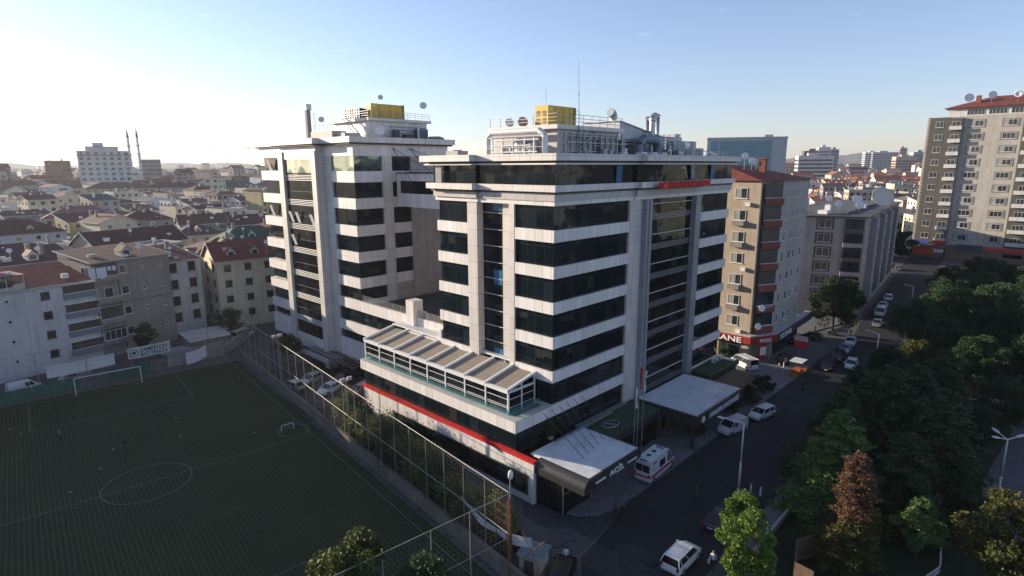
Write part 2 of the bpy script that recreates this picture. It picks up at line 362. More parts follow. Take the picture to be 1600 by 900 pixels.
slab('path', [(55.5,-8),(63,-8),(65.5,2.6),(78,3.4),(96,2.2),(112,6.2),(128,6),(128,3),(112,2.5),(97,-4),(80,-8),(140,-30),(63,-30)], 0, .1, plain('path_paving', (.095,.095,.11), .85, .3, .5))
# synthetic pitch, turned 6 degrees
PA = radians(-6.03); PC = (14.3, 69.7)
def pt(a, b):   # a along the length, b to the right
    return (PC[0]-a*sin(PA)+b*cos(PA), PC[1]+a*cos(PA)+b*sin(PA))
m, t, p = newmat('synthetic_turf'); tcn = N(t, 'TexCoord'); o = N(t, 'SeparateXYZ'); t.links.new(tcn.outputs['Object'], o.inputs[0])
g = N(t, 'NewGeometry').outputs['Position']
wob = math_(t, 'MULTIPLY', noise(t, g, .25, 2), .25)
fx = math_(t, 'FRACT', math_(t, 'DIVIDE', math_(t, 'ADD', math_(t, 'ADD', o.outputs[0], wob), 100.), .42))
a = noise(t, g, .16, 5, .6)
c = mixc(t, ramp(t, a, .3, .7), (.019, .031, .012), (.030, .044, .017))
c = mixc(t, math_(t, 'MULTIPLY', math_(t, 'LESS_THAN', fx, .25), .8), c, (.066, .080, .040))
c = mixc(t, ramp(t, noise(t, g, 1.3, 5, .7), .55, .8, 0, .5), c, (.045, .048, .030))
c = mixc(t, ramp(t, noise(t, g, .07, 4, .55), .48, .62, 0, .45), c, (.040, .040, .020))
c = mixc(t, math_(t, 'MULTIPLY', math_(t, 'LESS_THAN', math_(t, 'FRACT', math_(t, 'DIVIDE', math_(t, 'ADD', o.outputs[1], 100.), 4.1)), .012), .5), c, (.010, .015, .008))
t.links.new(c, p.inputs['Base Color']); p.inputs['Roughness'].default_value = .9; p.inputs['Specular IOR Level'].default_value = .15
b = MB(); b.box(-19.6,-38.2,-.2,19.6,37.6,.016); o = b.build('pitch_turf', m, None, local=True, loc=(PC[0],PC[1],0)); o.rotation_euler = (0,0,PA); struct(o)
b = MB(); z0, z1 = .017, .022; w = .05
def ln(a0, b0, a1, b1): b.box(min(b0,b1)-w, min(a0,a1)-w, z0, max(b0,b1)+w, max(a0,a1)+w, z1)
ln(0,-18.4,0,18.4); ln(36,-18.4,36,18.4); ln(-36,-18.4,-36,18.4); ln(-36,18.4,36,18.4); ln(-36,-18.4,36,-18.4)
for sg in (1,-1):
    ln(24.4*sg,-9.6,24.4*sg,9.6); ln(24.4*sg,9.6,36*sg,9.6); ln(24.4*sg,-9.6,36*sg,-9.6)
for cx, cy, r, a0, a1 in ((0,0,4.3,0,360),(17.0,2.6,1.9,-70,250)):
    k = 56; pr = None
    for i in range(k+1):
        th = radians(a0+(a1-a0)*i/k); q = [(cx+(r+d)*cos(th), cy+(r+d)*sin(th)) for d in (-.06,.06)]
        if pr: b.face([(*pr[0],z1-.001),(*pr[1],z1-.001),(*q[1],z1-.001),(*q[0],z1-.001)])
        pr = q
o = b.build('pitch_marking', plain('faded_pitch_paint', (.13,.155,.13), .9, .5, 1.2), None, local=True, loc=(PC[0],PC[1],0)); o.rotation_euler = (0,0,PA); struct(o)
# ---------------------------------------------------------------- hospital: front tower
FL = 3.84; Z0 = 6.97
T = thing('hospital_tower', 'tall front hospital tower banded in white panels and black glass, red letters on its cornice', 'building', (46.2, 38.55, 0))
b = MB(); b.box(47.16,38.8,4.2,87.55,57.2,34.4); b.box(46.42,38.83,6.9,47.3,44.6,34.38); b.box(46.42,51.5,6.9,47.3,57.25,34.37)
b.build('glass_wall', GLS, T)
for k in range(7):
    z = Z0+FL*k; b = MB()
    if k < 6 or 1:
        zt = z+1.27
        b.box(46.2,38.55,z,60.2,38.95,zt)
        b.box(46.2,38.95,z,46.6,44.9,zt); b.box(46.2,51.85,z,46.6,57.5,zt)
        b.box(77.2,38.55,z,87.8,38.95,zt); b.box(87.4,38.95,z,87.8,57.5,zt); b.box(46.6,57.1,z,87.4,57.5,zt)
    b.build('spandrel_band', WHITE, T)
b = MB(); b.box(60.2,38.5,3.6,62.95,39.0,29.95); b.build('white_pilaster', PILW, T)
b = MB(); b.box(62.95,37.85,3.5,64.3,39.1,29.95); b.box(63.5,37.7,3.5,63.66,37.85,29.95); b.build('grey_pilaster', PILG, T)
b = MB(); b.box(75.7,37.85,3.5,77.2,39.1,29.95); b.build('grey_pilaster', PILG, T)
b = MB(); b.box(46.17,50.2,6.97,47.5,51.85,29.95); b.build('white_pilaster', PILW, T)
b = MB(); b.box(47.1,45.3,6.97,47.5,46.9,29.95); b.box(46.17,44.2,6.97,47.5,45.0,29.95); b.build('white_pilaster', PILW, T)
b = MB(); b.box(64.3,38.62,3.5,75.7,38.72,34.0); b.build('curtain_wall', GLS2, T)
for k in range(-3, 4):
    z = 17.76+FL*k
    b = MB(); b.box(64.3,38.50,z-.035,75.7,38.62,z+.035); b.build('glazing_bar', LEDGE, T)
    b = MB()
    for j in range(4): zz = 15.85+FL*k+.2*j; b.box(64.3,38.44,zz-.03,75.7,38.62,zz+.03)
    b.build('louvre', METG, T)
for k in range(12):   # bars of the recessed stair window
    z = 7.6+k*1.92
    if z < 29.9: b = MB(); b.box(47.08,46.9,z,47.16,50.2,z+.05); b.build('glazing_bar', LEDGE, T)
for z in (10.9, 20.4, 29.9-.9):
    b = MB(); b.box(47.1,47.0,z,47.14,48.4,z+1.75); b.build('open_pane', BLUEP, T)
# lower cornice, top storey, top cornice
def ring(b, d, z0, z1, thick=.6, bay=.9, cen=.95):
    x0, x1, y0, y1 = 46.2-d, 87.8+d*.6, 38.55-d, 57.5+d*.6
    b.box(x0, y0, z0, 61-d*.2, y0+thick, z1); b.box(61-d*.2, y0-cen, z0, 77+d*.2, y0-cen+thick+.9, z1); b.box(77+d*.2, y0, z0, x1, y0+thick, z1)
    b.box(x0, y0+thick, z0, x0+thick, 49.9-d*.7, z1); b.box(x0-bay, 49.9-d*.7, z0, x0+thick, y1, z1)
    b.box(x1-thick, y0+thick, z0, x1, y1, z1); b.box(x0+thick, y1-thick, z0, x1-thick, y1, z1)
b = MB(); ring(b, .02, 29.95, 30.42, .45, .15, .25); b.build('spandrel_band', WHITE, T)
b = MB(); ring(b, .14, 30.42, 31.12, .5, .3, .4); b.build('fascia', panel('grey_fascia_panel', (.46,.44,.43), 1.5, 60.), T)
b = MB(); ring(b, .22, 31.12, 31.38, .6, .5, .5); b.build('cornice_groove', GROOVE, T)
b = MB(); ring(b, .55, 31.38, 32.05, 1.1, .8, .6); b.build('cornice', CORN, T)
b = MB(); ring(b, .02, 32.05, 34.12, .4, .35, .35); b.build('top_storey_glass', GLS, T)
b = MB(); ring(b, .7, 34.12, 34.27, .9, .8, .7); b.build('cornice_ledge', LEDGE, T)
b = MB(); ring(b, .55, 34.27, 34.52, .9, .7, .6); b.build('cornice_groove', GROOVE, T)
b = MB(); ring(b, 1.05, 34.52, 35.22, 1.3, .95, .85); b.build('parapet', CORN, T)
for x, y, z, w, ax in ((57.0,38.42,32.12,1.2,0),(80.5,38.42,32.12,1.2,0),(73.9,38.0,32.12,1.0,0)):
    b = MB(); b.face([(x,y,z),(x+w*.9,y,z),(x+w*.7,y-.22,z+1.9),(x-.25,y-.22,z+1.9)]); b.face([(x,y+.04,z),(x-.25,y-.18,z+1.9),(x+w*.7,y-.18,z+1.9),(x+w*.9,y+.04,z)]); b.build('open_pane', BLUEP, T)
b = MB(); b.box(45.15,55.2,32.1,45.2,56.3,34.1); b.build('pale_pane', CURT, T)  # pale pane set before the top storey glass
b = MB(); b.box(45.9,38.2,34.55,87.9,57.6,34.72); b.build('flat_roof', ROOFM, T)
# red sign on the lower cornice
b = MB(); b.box(63.6,36.55,31.35,76.6,36.72,32.05); b.box(63.6,36.72,31.45,63.7,37.5,31.55); b.box(76.5,36.72,31.45,76.6,37.5,31.55)
sg = b.build('sign_board', RED, T)
def sign(parent, s, mat, x, y, z, size, width, rot=(pi/2,0,0), name='sign_lettering', sh=0.):
    o = text(name, s, mat, parent, (0,0,0), rot, size, .05, 'LEFT', sh)
    xs = [v.co.x for v in o.data.vertices]; k = width/(max(xs)-min(xs)); o.scale = (k, 1, 1)
    ox = Vector((0,0,0)); q = parent
    while q is not None: ox += q.location; q = q.parent
    o.location = (x-ox.x-(min(xs)*k if rot[2] == 0 else 0), y-ox.y, z-ox.z); return o
sign(T, 'AVRASYA HASTANESİ', REDL, 65.3, 36.42, 31.28, 1.15, 11.2)
b = MB(); b.prism([(63.9,36.35),(65.1,36.35),(65.1,36.5),(63.9,36.5)], 31.3, lambda x, y: 32.2 if x > 64.5 else 31.6); b.build('sign_emblem', REDL, T)
# ---------------------------------------------------------------- podium
P = thing('podium_building', 'low hospital podium wing with a red stripe above its long white side wall', 'building', (40.35, 38.55, 0))
b = MB(); b.box(40.33,36.0,-.1,40.75,60.6,.95); b.box(40.33,36.0,2.95,40.75,67.7,4.47); b.box(40.33,36.0,.95,40.75,36.9,2.95); b.box(40.33,60.6,-.1,40.75,67.7,2.95)
b.box(40.75,67.3,-.1,48.0,67.7,4.47); b.box(40.75,36.0,-.1,41.0,38.6,4.47); b.build('side_wall', WHITE, P)
b = MB(); b.box(40.6,36.8,.9,40.72,60.7,3.0); w = b.build('strip_window', GLS, P)
b = MB(); b.box(40.24,36.9,.83,40.6,60.6,.95); b.box(40.24,36.9,2.95,40.6,60.6,3.05); b.box(40.24,36.72,.83,40.6,36.9,3.05); b.build('window_frame', GROOVE, P)
b = MB(); b.box(40.29,35.95,4.47,40.85,67.75,4.80); b.box(40.28,67.3,0,40.7,67.8,4.47); b.build('red_stripe', RED, P)
b = MB(); b.box(40.85,38.9,4.3,61.8,67.4,7.0); b.build('glass_wall', GLS, P)
b = MB(); b.box(40.35,38.55,6.97,46.18,38.95,8.24); b.box(40.35,38.95,6.97,40.75,67.8,8.24); b.box(40.75,67.4,6.97,48.0,67.8,8.24); b.build('parapet', WHITE, P)
b = MB(); b.box(40.3,38.5,8.24,41.25,67.85,8.3); b.box(41.25,38.5,8.24,46.1,39.4,8.3); b.build('coping', CONCL, P)
b = MB(); b.box(40.75,38.95,7.7,46.4,67.4,7.95); b.build('terrace_floor', plain('terrace_tiles', (.30,.27,.24), .8, .2, .8), P)
# retractable-roof terrace pavilion
PV = thing('terrace_pavilion', 'white steel dining pavilion with sloping taupe roof panels on the hospital terrace', 'pavilion', (41.9, 54, 8))
ys = [41.0+3.46*i for i in range(9)]
XB = 46.6
for i, y in enumerate(ys):
    b = MB(); b.box(41.75,y-.09,7.95,41.95,y+.09,10.65); b.build('post', METW, PV)
    yy = y
    b = MB(); b.prism([(41.6,yy-.13),(XB,yy-.13),(XB,yy+.13),(41.6,yy+.13)], lambda x, q: 10.52+(x-41.6)*.2, lambda x, q: 10.78+(x-41.6)*.2); b.build('rafter', METW, PV)
for y0, y1 in zip(ys, ys[1:]):
    b = MB(); b.prism([(42.0,y0+.12),(XB-.2,y0+.12),(XB-.2,y1-.12),(42.0,y1-.12)], lambda x, q: 10.42+(x-41.6)*.2, lambda x, q: 10.5+(x-41.6)*.2); b.build('roof_panel', FABRIC, PV)
    b = MB()
    for z in (8.55, 8.75, 9.55): b.box(41.8,y0+.09,z,41.86,y1-.09,z+.05)
    b.build('rail', METW, PV)
    b = MB(); b.box(41.88,y0+.09,7.95,41.92,y1-.09,10.3); b.build('glazing', GLS2, PV)
b = MB(); b.box(41.62,40.87,10.3,42.0,68.8,10.66); b.build('front_beam', METW, PV)
b = MB(); b.prism([(XB-.1,40.9),(48.1,40.9),(48.1,68.8),(XB-.1,68.8)], lambda x, q: 11.75, lambda x, q: 11.9)
for i in range(72): b.box(46.5, 41.0+i*.385, 11.9, 48.1, 41.0+i*.385+.12, 11.98)
b.build('gutter_roof', METW, PV)
for x in (41.85, 43.9, 46.0):
    b = MB(); b.box(x-.08,40.92,7.95,x+.08,41.08,10.6+(x-41.6)*.2); b.build('post', METW, PV)
b = MB()
for z in (8.55, 9.5): b.box(41.9,40.96,z,46.0,41.02,z+.06)
b.box(41.9,40.95,10.25,46.1,41.05,10.5); b.build('rail', METW, PV)
b = MB(); b.box(41.95,41.0,7.95,46.1,41.04,10.4); b.build('glazing', GLS2, PV)
b = MB()
for i in range(9): b.box(41.0,40.2+i*3.05,8.0,41.04,40.2+i*3.05+2.95,8.85)
b.box(41.05,40.18,8.0,46.0,40.22,8.85)
BL = one('glass_balustrade', b, TEAL, 'teal glass balustrade along the outer edge of the hospital terrace', 'balustrade')
# ---------------------------------------------------------------- wing between the towers
Wg = thing('hospital_wing', 'lower hospital wing with a dark brown roof deck between the two towers', 'building', (48.2, 57.6, 0))
b = MB(); b.box(48.5,57.6,-.1,72,79.5,12.2); b.build('glass_wall', GLS, Wg)
for z0, z1 in ((0,3.3),(3.5,6.1),(7.55,9.25),(11.45,13.1)):
    b = MB(); b.box(48.15,57.6,z0,48.55,79.55,z1); b.build('spandrel_band', REARW, Wg)
b = MB(); b.box(48.56,57.61,12.2,71,79.5,12.3); b.build('roof_deck', DECK, Wg)
b = MB(); b.box(47.6,65.2,11.6,49.3,66.9,15.5); b.box(49.3,65.0,12.3,49.9,66.6,13.6); b.build('pillar', REARW, Wg)
b = MB()
for y in [57.8+1.9*i for i in range(12)]:
    if not 64.9 < y < 67.2: b.box(48.3,y-.03,13.1,48.36,y+.03,14.1)
for z in (13.3, 13.5, 13.7, 13.9, 14.1): b.box(48.3,57.7,z-.025,48.36,65.2,z+.025); b.box(48.3,66.9,z-.025,48.36,79.4,z+.025)
b.build('railing', METG, Wg)
b = MB(); b.box(46.3,57.55,7.9,48.3,58.0,13.1); b.box(46.25,58.0,11.2,48.15,65.2,11.6); b.build('return_wall', REARW, Wg)
# bridge high up between the towers
B = thing('sky_bridge', 'white panelled bridge with one dark window strip hung high between the two hospital towers', 'bridge', (55.8, 68.5, 27.7))
b = MB(); b.box(55.8,57.65,27.7,60.5,79.5,29.8); b.box(55.8,57.65,31.75,60.5,79.5,32.9); b.box(55.8,78.7,29.8,60.5,79.5,31.75); b.build('panel_band', REARW, B)
b = MB(); b.box(56.0,57.7,29.8,60.3,78.7,31.75); b.build('strip_window', GLS, B)
b = MB(); b.box(55.65,57.62,32.9,60.7,79.5,33.08); b.build('roof_edge', METD, B)
b = MB()
for p0, p1 in (((55.2,79.4,36.9),(56.2,76,33)),((55.2,79.4,36.9),(56.4,71,33)),((58.3,79.4,36.9),(56.3,70,33)),((58.3,79.4,36.9),(56.2,66,33)),((58.3,79.4,36.9),(56.2,61,33)),((55.2,79.4,36.9),(56,73,28.2)),((58.3,79.4,36.9),(55.9,64,28.5))): b.cyl(p0, p1, .045, .045, 4)
b.build('stay_cable', METD, B)
# ---------------------------------------------------------------- rear tower
R = thing('hospital_tower', 'rear hospital tower, left of the front one, with open window flaps on its left face', 'building', (48.2, 79.6, 0))
b = MB(); b.box(48.5,79.95,0,66.2,111.2,35.8); b.build('glass_wall', GLS, R)
b = MB(); b.box(48.42,79.88,33.3,53.3,80.2,35.62); b.box(48.42,80.2,33.3,48.7,86.2,35.62); b.build('top_storey_glass', GLR, R)
b = MB(); b.box(47.2,90.15,33.0,47.28,100.2,35.2); b.build('top_storey_glass', GLR, R)
LT = [33.3, 29.2, 25.0, 20.88, 16.76, 13.1, 9.2, 6.1]
for zt in LT:
    th = 1.65 if zt < 33 else 1.7
    if zt == 6.1: th = 3.6
    b = MB(); b.box(48.2,79.6,zt-th,48.65,88.75,zt)
    if zt > 12: b.box(48.65,79.6,zt-th,53.3,80.0,zt)
    b.build('spandrel_band', REARW, R)
    b = MB(); b.box(47.9,101.9,zt-th,48.6,111.5,zt); b.build('spandrel_band', REARW, R)
    if zt > 14 and zt < 34: b = MB(); b.box(55.3,79.8,zt-th,58.7,79.97,zt); b.build('spandrel_band', REARW, R)
b = MB(); b.box(48.5,80.0,0,66,80.05,12.2); b.build('lower_wall', REARW, R)
b = MB(); b.box(53.3,79.55,12.2,54.7,80.2,35.6); b.box(54.7,79.85,12.2,55.3,80.5,35.6); b.build('white_pilaster', PILW, R)
b = MB(); b.box(58.7,79.55,12.2,59.3,80.5,35.6); b.build('taupe_pilaster', TAUPE, R)
b = MB(); b.box(59.3,79.75,12.2,66.5,80.3,35.6); b.box(55.3,79.83,12.2,58.7,80.5,15.2); b.build('blank_wall', TAUPE, R)
b = MB(); b.box(46.8,88.75,0,48.6,90.15,36.5); b.build('white_pilaster', PILW, R)
b = MB(); b.box(46.8,100.2,0,48.6,101.9,36.5); b.build('white_pilaster', PILW, R)
b = MB(); b.box(48.17,86.2,13.1,48.62,88.75,35.6); b.box(48.16,86.6,1,48.62,88.75,13.1); b.build('white_pilaster', PILW, R)
b = MB(); b.box(47.3,90.15,4.6,47.9,100.2,35.2); b.build('curtain_wall', GLS2, R)
for k in range(8):
    b = MB(); z = 32.6-4.13*k
    if z < 5: continue
    for j in range(4): b.box(47.18,90.15,z-.27*j-.05,47.3,100.2,z-.27*j+.05)
    b.build('louvre', LEDGE, R)
    b = MB(); b.box(47.22,90.15,z-2.7,47.3,100.2,z-2.66); b.build('glazing_bar', GROOVE, R)
b = MB(); b.box(47.1,90.15,2.2,47.9,100.2,4.6); b.build('spandrel_band', REARW, R)
b = MB(); b.box(48.15,79.55,35.6,66.6,80.0,37.3); b.box(48.15,80.0,35.6,48.6,88.75,37.3); b.box(47.0,88.8,35.2,48.6,101.85,37.3); b.box(47.8,101.9,35.6,48.6,111.6,37.3); b.build('fascia', REARW, R)
b = MB(); b.box(47.4,78.9,37.3,67.2,112.2,37.55); b.box(46.2,87.9,37.3,47.4,102.8,37.55); b.build('cornice_groove', GROOVE, R)
b = MB(); b.box(47.1,78.6,37.55,67.5,79.4,38.4); b.box(47.1,79.4,37.55,48.0,112.4,38.4); b.box(45.9,87.6,37.55,47.1,103.1,38.4); b.box(66.7,79.4,37.55,67.5,112.4,38.4); b.build('parapet', CORN, R)
b = MB(); b.box(48.0,79.4,37.6,66.7,112.3,37.8); b.build('flat_roof', ROOFM, R)
for y, z in ((108.2,33.4),(108.4,25.2),(99.0,24.6),(96.6,24.6),(91.6,24.4),(98.6,20.6)):
    x = 47.2 if y < 101 else 48.1
    b = MB(); b.face([(x,y,z),(x,y-.95,z),(x-.55,y-.95+.1,z+1.85),(x-.55,y+.1,z+1.85)][::-1]); b.face([(x+.04,y,z),(x+.04,y-.95,z),(x-.5,y-.95+.1,z+1.87),(x-.5,y+.1,z+1.87)]); b.build('open_pane', plain('painted_sky_lit_pane', (.62,.64,.66), .3, .08), R)  # pale colour stands in for sky brightness on the open flaps
# ---------------------------------------------------------------- entrance annexe and canopies
A = thing('entrance_annexe', 'single storey dark glass annexe with a green turf roof between the two entrance canopies', 'building', (55, 36, 0))
b = MB(); b.box(41.0,36.4,-.1,50,38.5,4.1); b.box(50,34.6,-.1,62,38.5,3.4); b.build('glass_wall', GLS2, A)
b = MB(); b.box(50,33.9,3.4,62.2,38.5,4.2); b.build('fascia', FASC, A)
b = MB(); b.box(50.2,34.1,4.2,62.0,38.45,4.26); b.build('turf_roof', TURF2, A)
b = MB(); b.box(45,36.9,4.9,55.6,37.2,5.05); b.box(50.4,33.95,4.2,50.6,38.4,4.45); b.box(50.2,38.0,4.3,60.2,38.5,4.6)
for x in range(0, 12): b.box(50.3+x, 34.0, 4.2, 50.34+x, 34.04, 4.9)
b.build('roof_edge_trim', METG, A)
b = MB(); ring_pts = [(54.0+1.3*cos(i*pi/8), 36.1+.8*sin(i*pi/8), 4.3) for i in range(17)]; b.tube(ring_pts, .05, 5); b.tube([(52.9,36.1,4.3),(53.7,36.6,4.3),(54.2,35.7,4.3),(55.0,36.3,4.3)], .05, 5)
b.build('roof_emblem', METG, A)
K = thing('entrance_canopy', 'white-topped canopy over the emergency entrance, its charcoal fascia lettered ACİL', 'canopy', (45.5, 33.5, 0))
b = MB(); b.box(41.5,29.95,4.62,50.1,37.4,4.86); b.build('roof_sheet', CANW, K)
b = MB()
pr = []
for i in range(9):
    th = pi/2*i/8; pr.append((41.45-.95*sin(th), 4.9-.95*(1-cos(th))))
pr += [(40.5,3.75),(40.5,3.5),(41.45,3.5)]
bb = len(b.v)
for yy in (29.75, 36.0):
    for x, z in pr: b.v.append((x, yy, z))
n = len(pr); b.f.append(tuple(range(bb, bb+n))); b.m.append(0); b.f.append(tuple(reversed(range(bb+n, bb+2*n)))); b.m.append(0)
for i in range(n): j = (i+1) % n; b.f.append((bb+j, bb+i, bb+n+i, bb+n+j)); b.m.append(0)
b.box(41.45,29.7,3.82,50.3,29.95,4.9); b.box(50.1,29.95,3.82,50.3,34.0,4.9); b.build('fascia', FASC, K)
b = MB(); b.box(40.75,36.0,0,41.6,36.5,3.5)
b.box(49.6,33.6,.13,49.9,34.0,3.6)
b.build('column', FASC, K)
b = MB(); b.box(41.0,30.4,3.45,50,36,3.6); b.build('soffit', METD, K)
b = MB(); b.box(40.9,32.6,.1,45.4,36.0,3.45); b.box(45.4,35.8,.1,49.9,35.9,3.4); b.build('entrance_glazing', GLS2, K)
b = MB(); b.box(40.86,32.55,.1,40.96,32.65,3.45); b.box(45.36,32.5,.1,45.5,32.62,3.45); b.box(40.9,32.52,2.3,45.4,32.6,2.4); b.build('glazing_frame', METG, K)
b = MB()
for i in range(6): b.cyl((44.6+i*1.35,38.5,8.0),(44.2+i*1.2,32.6+.25*i,4.95),.035,.035,5)
b.build('tie_rod', METD, K)
sign(K, 'ACİL', LETT, 44.5, 29.64, 3.98, .78, 2.5)
b = MB(); b.box(42.2,29.6,4.14,43.8,29.7,4.26); b.box(47.7,29.6,4.14,49.4,29.7,4.26); b.build('sign_bar', LETT, K)
K2 = thing('entrance_canopy', 'large pale flat canopy over the main hospital entrance, dark fascia with the hospital name', 'canopy', (68.7, 33.5, 0))
b = MB(); b.box(62.4,29.5,4.3,75.0,37.8,4.5)
for i in range(20): b.box(62.45,29.6+.41*i,4.5,74.9,29.63+.41*i,4.53)
b.build('roof_sheet', CANW, K2)
b = MB(); b.box(62.1,29.2,3.3,75.2,29.5,4.56); b.box(62.1,29.5,3.3,62.4,37.8,4.56); b.box(75.0,29.5,3.3,75.3,37.8,4.56); b.build('fascia', FASC, K2)
b = MB()
for x, y in ((62.6,30),(74.6,30),(62.6,35),(74.6,35)): b.box(x-.2,y-.2,0,x+.2,y+.2,3.3)
b.build('column', FASC, K2)
b = MB(); b.box(62.4,35.6,.1,75,35.75,3.3); b.build('entrance_glazing', GLS2, K2)
for x in (63.5, 66.0): b = MB(); b.box(x,35.45,.13,x+1.3,35.58,2.6); b.build('door', plain('warm_door_panel', (.16,.13,.09), .5, .2, 1.), K2)
sign(K2, 'AVRASYA HASTANESİ', LETT, 65.0, 29.14, 3.55, .85, 8.6, sh=.15)
b = MB(); b.cyl((63.5,29.12,3.9),(63.5,29.2,3.9),.42,.42,14); b.build('sign_emblem', LETT, K2)
A2 = thing('side_annexe', 'single storey annexe with a green turf roof at the right foot of the hospital', 'building', (83, 36, 0))
b = MB(); b.box(77.3,35.2,0,86.8,38.5,3.9); b.build('glass_wall', GLS2, A2)
b = MB(); b.box(77.2,34.9,3.6,87.2,38.5,4.2); b.build('fascia', FASC, A2)
b = MB(); b.box(77.4,35.1,4.2,87.0,38.45,4.25); b.build('turf_roof', TURF2, A2)
b = MB(); b.box(85.8,35.2,4.25,86.6,38.5,4.4); b.box(77.4,38.2,4.25,85.7,38.5,4.35); b.build('roof_edge_trim', LEDGE, A2)
for i, x in enumerate((83.2, 84.6)):
    o = thing('air_conditioner', ['white air conditioner box on the right hand green turf roof, nearer the tower', 'white air conditioner box on the right hand green turf roof, next to the white strip'][i], 'air conditioner', (x, 37.2, 4.25))
    b = MB(); b.box(x-.45,36.9,4.35,x+.45,37.4,5.05); b.build('casing', METW, o)
    b = MB(); b.cyl((x-.15,36.84,4.7),(x-.15,36.9,4.7),.25,.25,12); b.build('fan_grille', METD, o)
G_ = thing('timber_pergola', 'dark steel frame pergola beside the white minibus at the hospital corner', 'pergola', (83, 32, 0))
for i, (x, y) in enumerate(((76.8,30.6),(84.2,30.6),(76.8,34.4),(84.2,34.4))): b = MB(); b.box(x-.08,y-.08,.13,x+.08,y+.08,3.3); b.build('post', METD, G_)
b = MB(); b.box(76.7,30.5,3.3,84.3,30.7,3.5); b.box(76.7,34.4,3.3,84.3,34.6,3.5)
for i in range(7): b.box(76.9+1.2*i,30.5,3.5,77.0+1.2*i,34.6,3.6)
b.build('beam', METD, G_); b = MB(); b.box(76.9,30.8,3.6,84.1,34.4,3.64); b.build('roof_sheet', plain('smoked_sheet', (.03,.03,.032), .5, .3), G_)
# ramp and pergola beside rear tower
o = thing('parking_shelter', 'dark slatted pergola shelter over the car lot at the foot of the rear tower', 'shelter', (47, 86, 0))
b = MB()
for x, y in ((45.8,78.6),(45.8,82.5),(45.8,86),(47.9,78.8)): b.box(x-.08,y-.08,0,x+.08,y+.08,2.9)
b.build('post', METD, o)
b = MB()
for i in range(14): b.box(45.0,78.6+i*1.12,3.0,48.1,78.75+i*1.12,3.16)
b.box(45.3,78.4,2.85,45.5,94,3.0); b.box(47.7,78.4,2.85,47.9,94,3.0); b.build('slat', plain('weathered_slat', (.12,.11,.11), .8, .3), o)
b = MB(); b.box(44.8,85.5,2.2,48.1,94.2,2.84); b.build('ramp_roof', CONCL, o)
# ---------------------------------------------------------------- rooftop of the front tower
H1 = thing('plant_room', 'rooftop plant room of the front tower, pale walls under a railed flat roof', 'plant room', (56, 46, 34.72))
b = MB(); b.box(50.2,41.6,34.72,62,51.2,37.9); b.build('wall', plain('plant_room_wall', (.50,.49,.48), .6, .25, .6), H1)
b = MB(); b.box(49.6,41.1,37.9,62.4,51.7,38.35); b.build('roof_slab', CORN, H1)
b = MB()
for x in [49.8+1.55*i for i in range(9)]: b.cyl((x,41.3,38.35),(x,41.3,39.5),.03,.03,5)
for y in [41.3+1.7*i for i in range(7)]: b.cyl((49.8,y,38.35),(49.8,y,39.5),.03,.03,5)
for z in (38.75,39.1,39.5): b.cyl((49.8,41.3,z),(62.2,41.3,z),.028,.028,5); b.cyl((49.8,41.3,z),(49.8,51.5,z),.028,.028,5)
b.build('railing', METG, H1)
b = MB(); b.box(61.9,41.4,34.8,62.05,42.6,37.0); b.box(56.6,41.5,34.8,58.0,41.62,36.9); b.build('door', METD, H1)
b = MB(); b.bar((52.5,41.5,35),(57,41.2,37.9),.3); b.box(51,41.4,36.2,61,41.6,36.3); b.box(51,41.4,36.9,61,41.6,37.0); b.build('wall_rail', METG, H1)
def generator(x0, y0, z, L, Wd, H, label):
    o = thing('generator', label, 'generator', (x0+L/2, y0+Wd/2, z))
    b = MB(); b.box(x0,y0,z+.12,x0+L,y0+Wd,z+H); b.build('enclosure', YEL, o)
    b = MB(); b.box(x0-.05,y0-.05,z,x0+L+.05,y0+Wd+.05,z+.12); b.build('skid', METD, o)
    for i in range(2):
        for j in range(2):
            b = MB(); yy = y0+.25+i*(Wd/2-.05); zz = z+.45+j*.85
            for k in range(5): b.box(x0-.03,yy,zz+k*.12,x0,yy+Wd/2-.4,zz+k*.12+.07)
            b.build('vent_grille', METD, o)
    b = MB()
    for k in range(9): b.box(x0+L-.62,y0-.03,z+.3+k*.24,x0+L-.08,y0,z+.42+k*.24)
    b.build('vent_grille', METD, o)
    b = MB()
    for i in range(1, 4): b.box(x0+L*i/4-.015,y0-.02,z+.2,x0+L*i/4+.015,y0,z+H-.1)
    for k in range(3): b.box(x0+L*.55,y0-.04,z+.6+k*.7,x0+L*.55+.2,y0,z+.68+k*.7)
    b.build('door_seam', METD, o)
    b = MB(); b.box(x0+.25,y0-.02,z+H-.5,x0+.8,y0,z+H-.3); b.build('badge', METW, o)
generator(53.0, 45.3, 38.36, 5.2, 2.0, 2.45, 'yellow generator enclosure with square vents on the front tower roof')
def dish(name, label, c, r, dirv, base, mat=METW, group=None, cat='satellite dish'):
    o = thing(name, label, cat, (c[0], c[1], base), 0, group)
    b = MB(); b.dish(c, r, dirv); b.build('reflector', mat, o, True)
    d = Vector(dirv).normalized(); cc = Vector(c)
    b = MB(); b.cyl((c[0],c[1],base),tuple(cc-d*.12),.05,.04,6); b.build('mast', METG, o)
    b = MB(); b.cyl(tuple(cc-Vector((0,0,r*.9))),tuple(cc+d*r*.8),.02,.02,4); b.ell(tuple(cc+d*r*.85),(.08,.08,.08),6,4); b.build('feed_arm', METG, o)
    return o
dish('satellite_dish', 'bluish satellite dish at the far left corner of the plant room roof', (52.5,51.0,39.05), .55, (-.6,-1,.5), 38.36)
dish('satellite_dish', 'rust stained satellite dish between the bluish dish and the yellow generator', (52.6,48.9,39.05), .62, (-.75,-1,.45), 38.36, plain('rust_stained_dish', (.35,.22,.15), .6, .4, 2.))
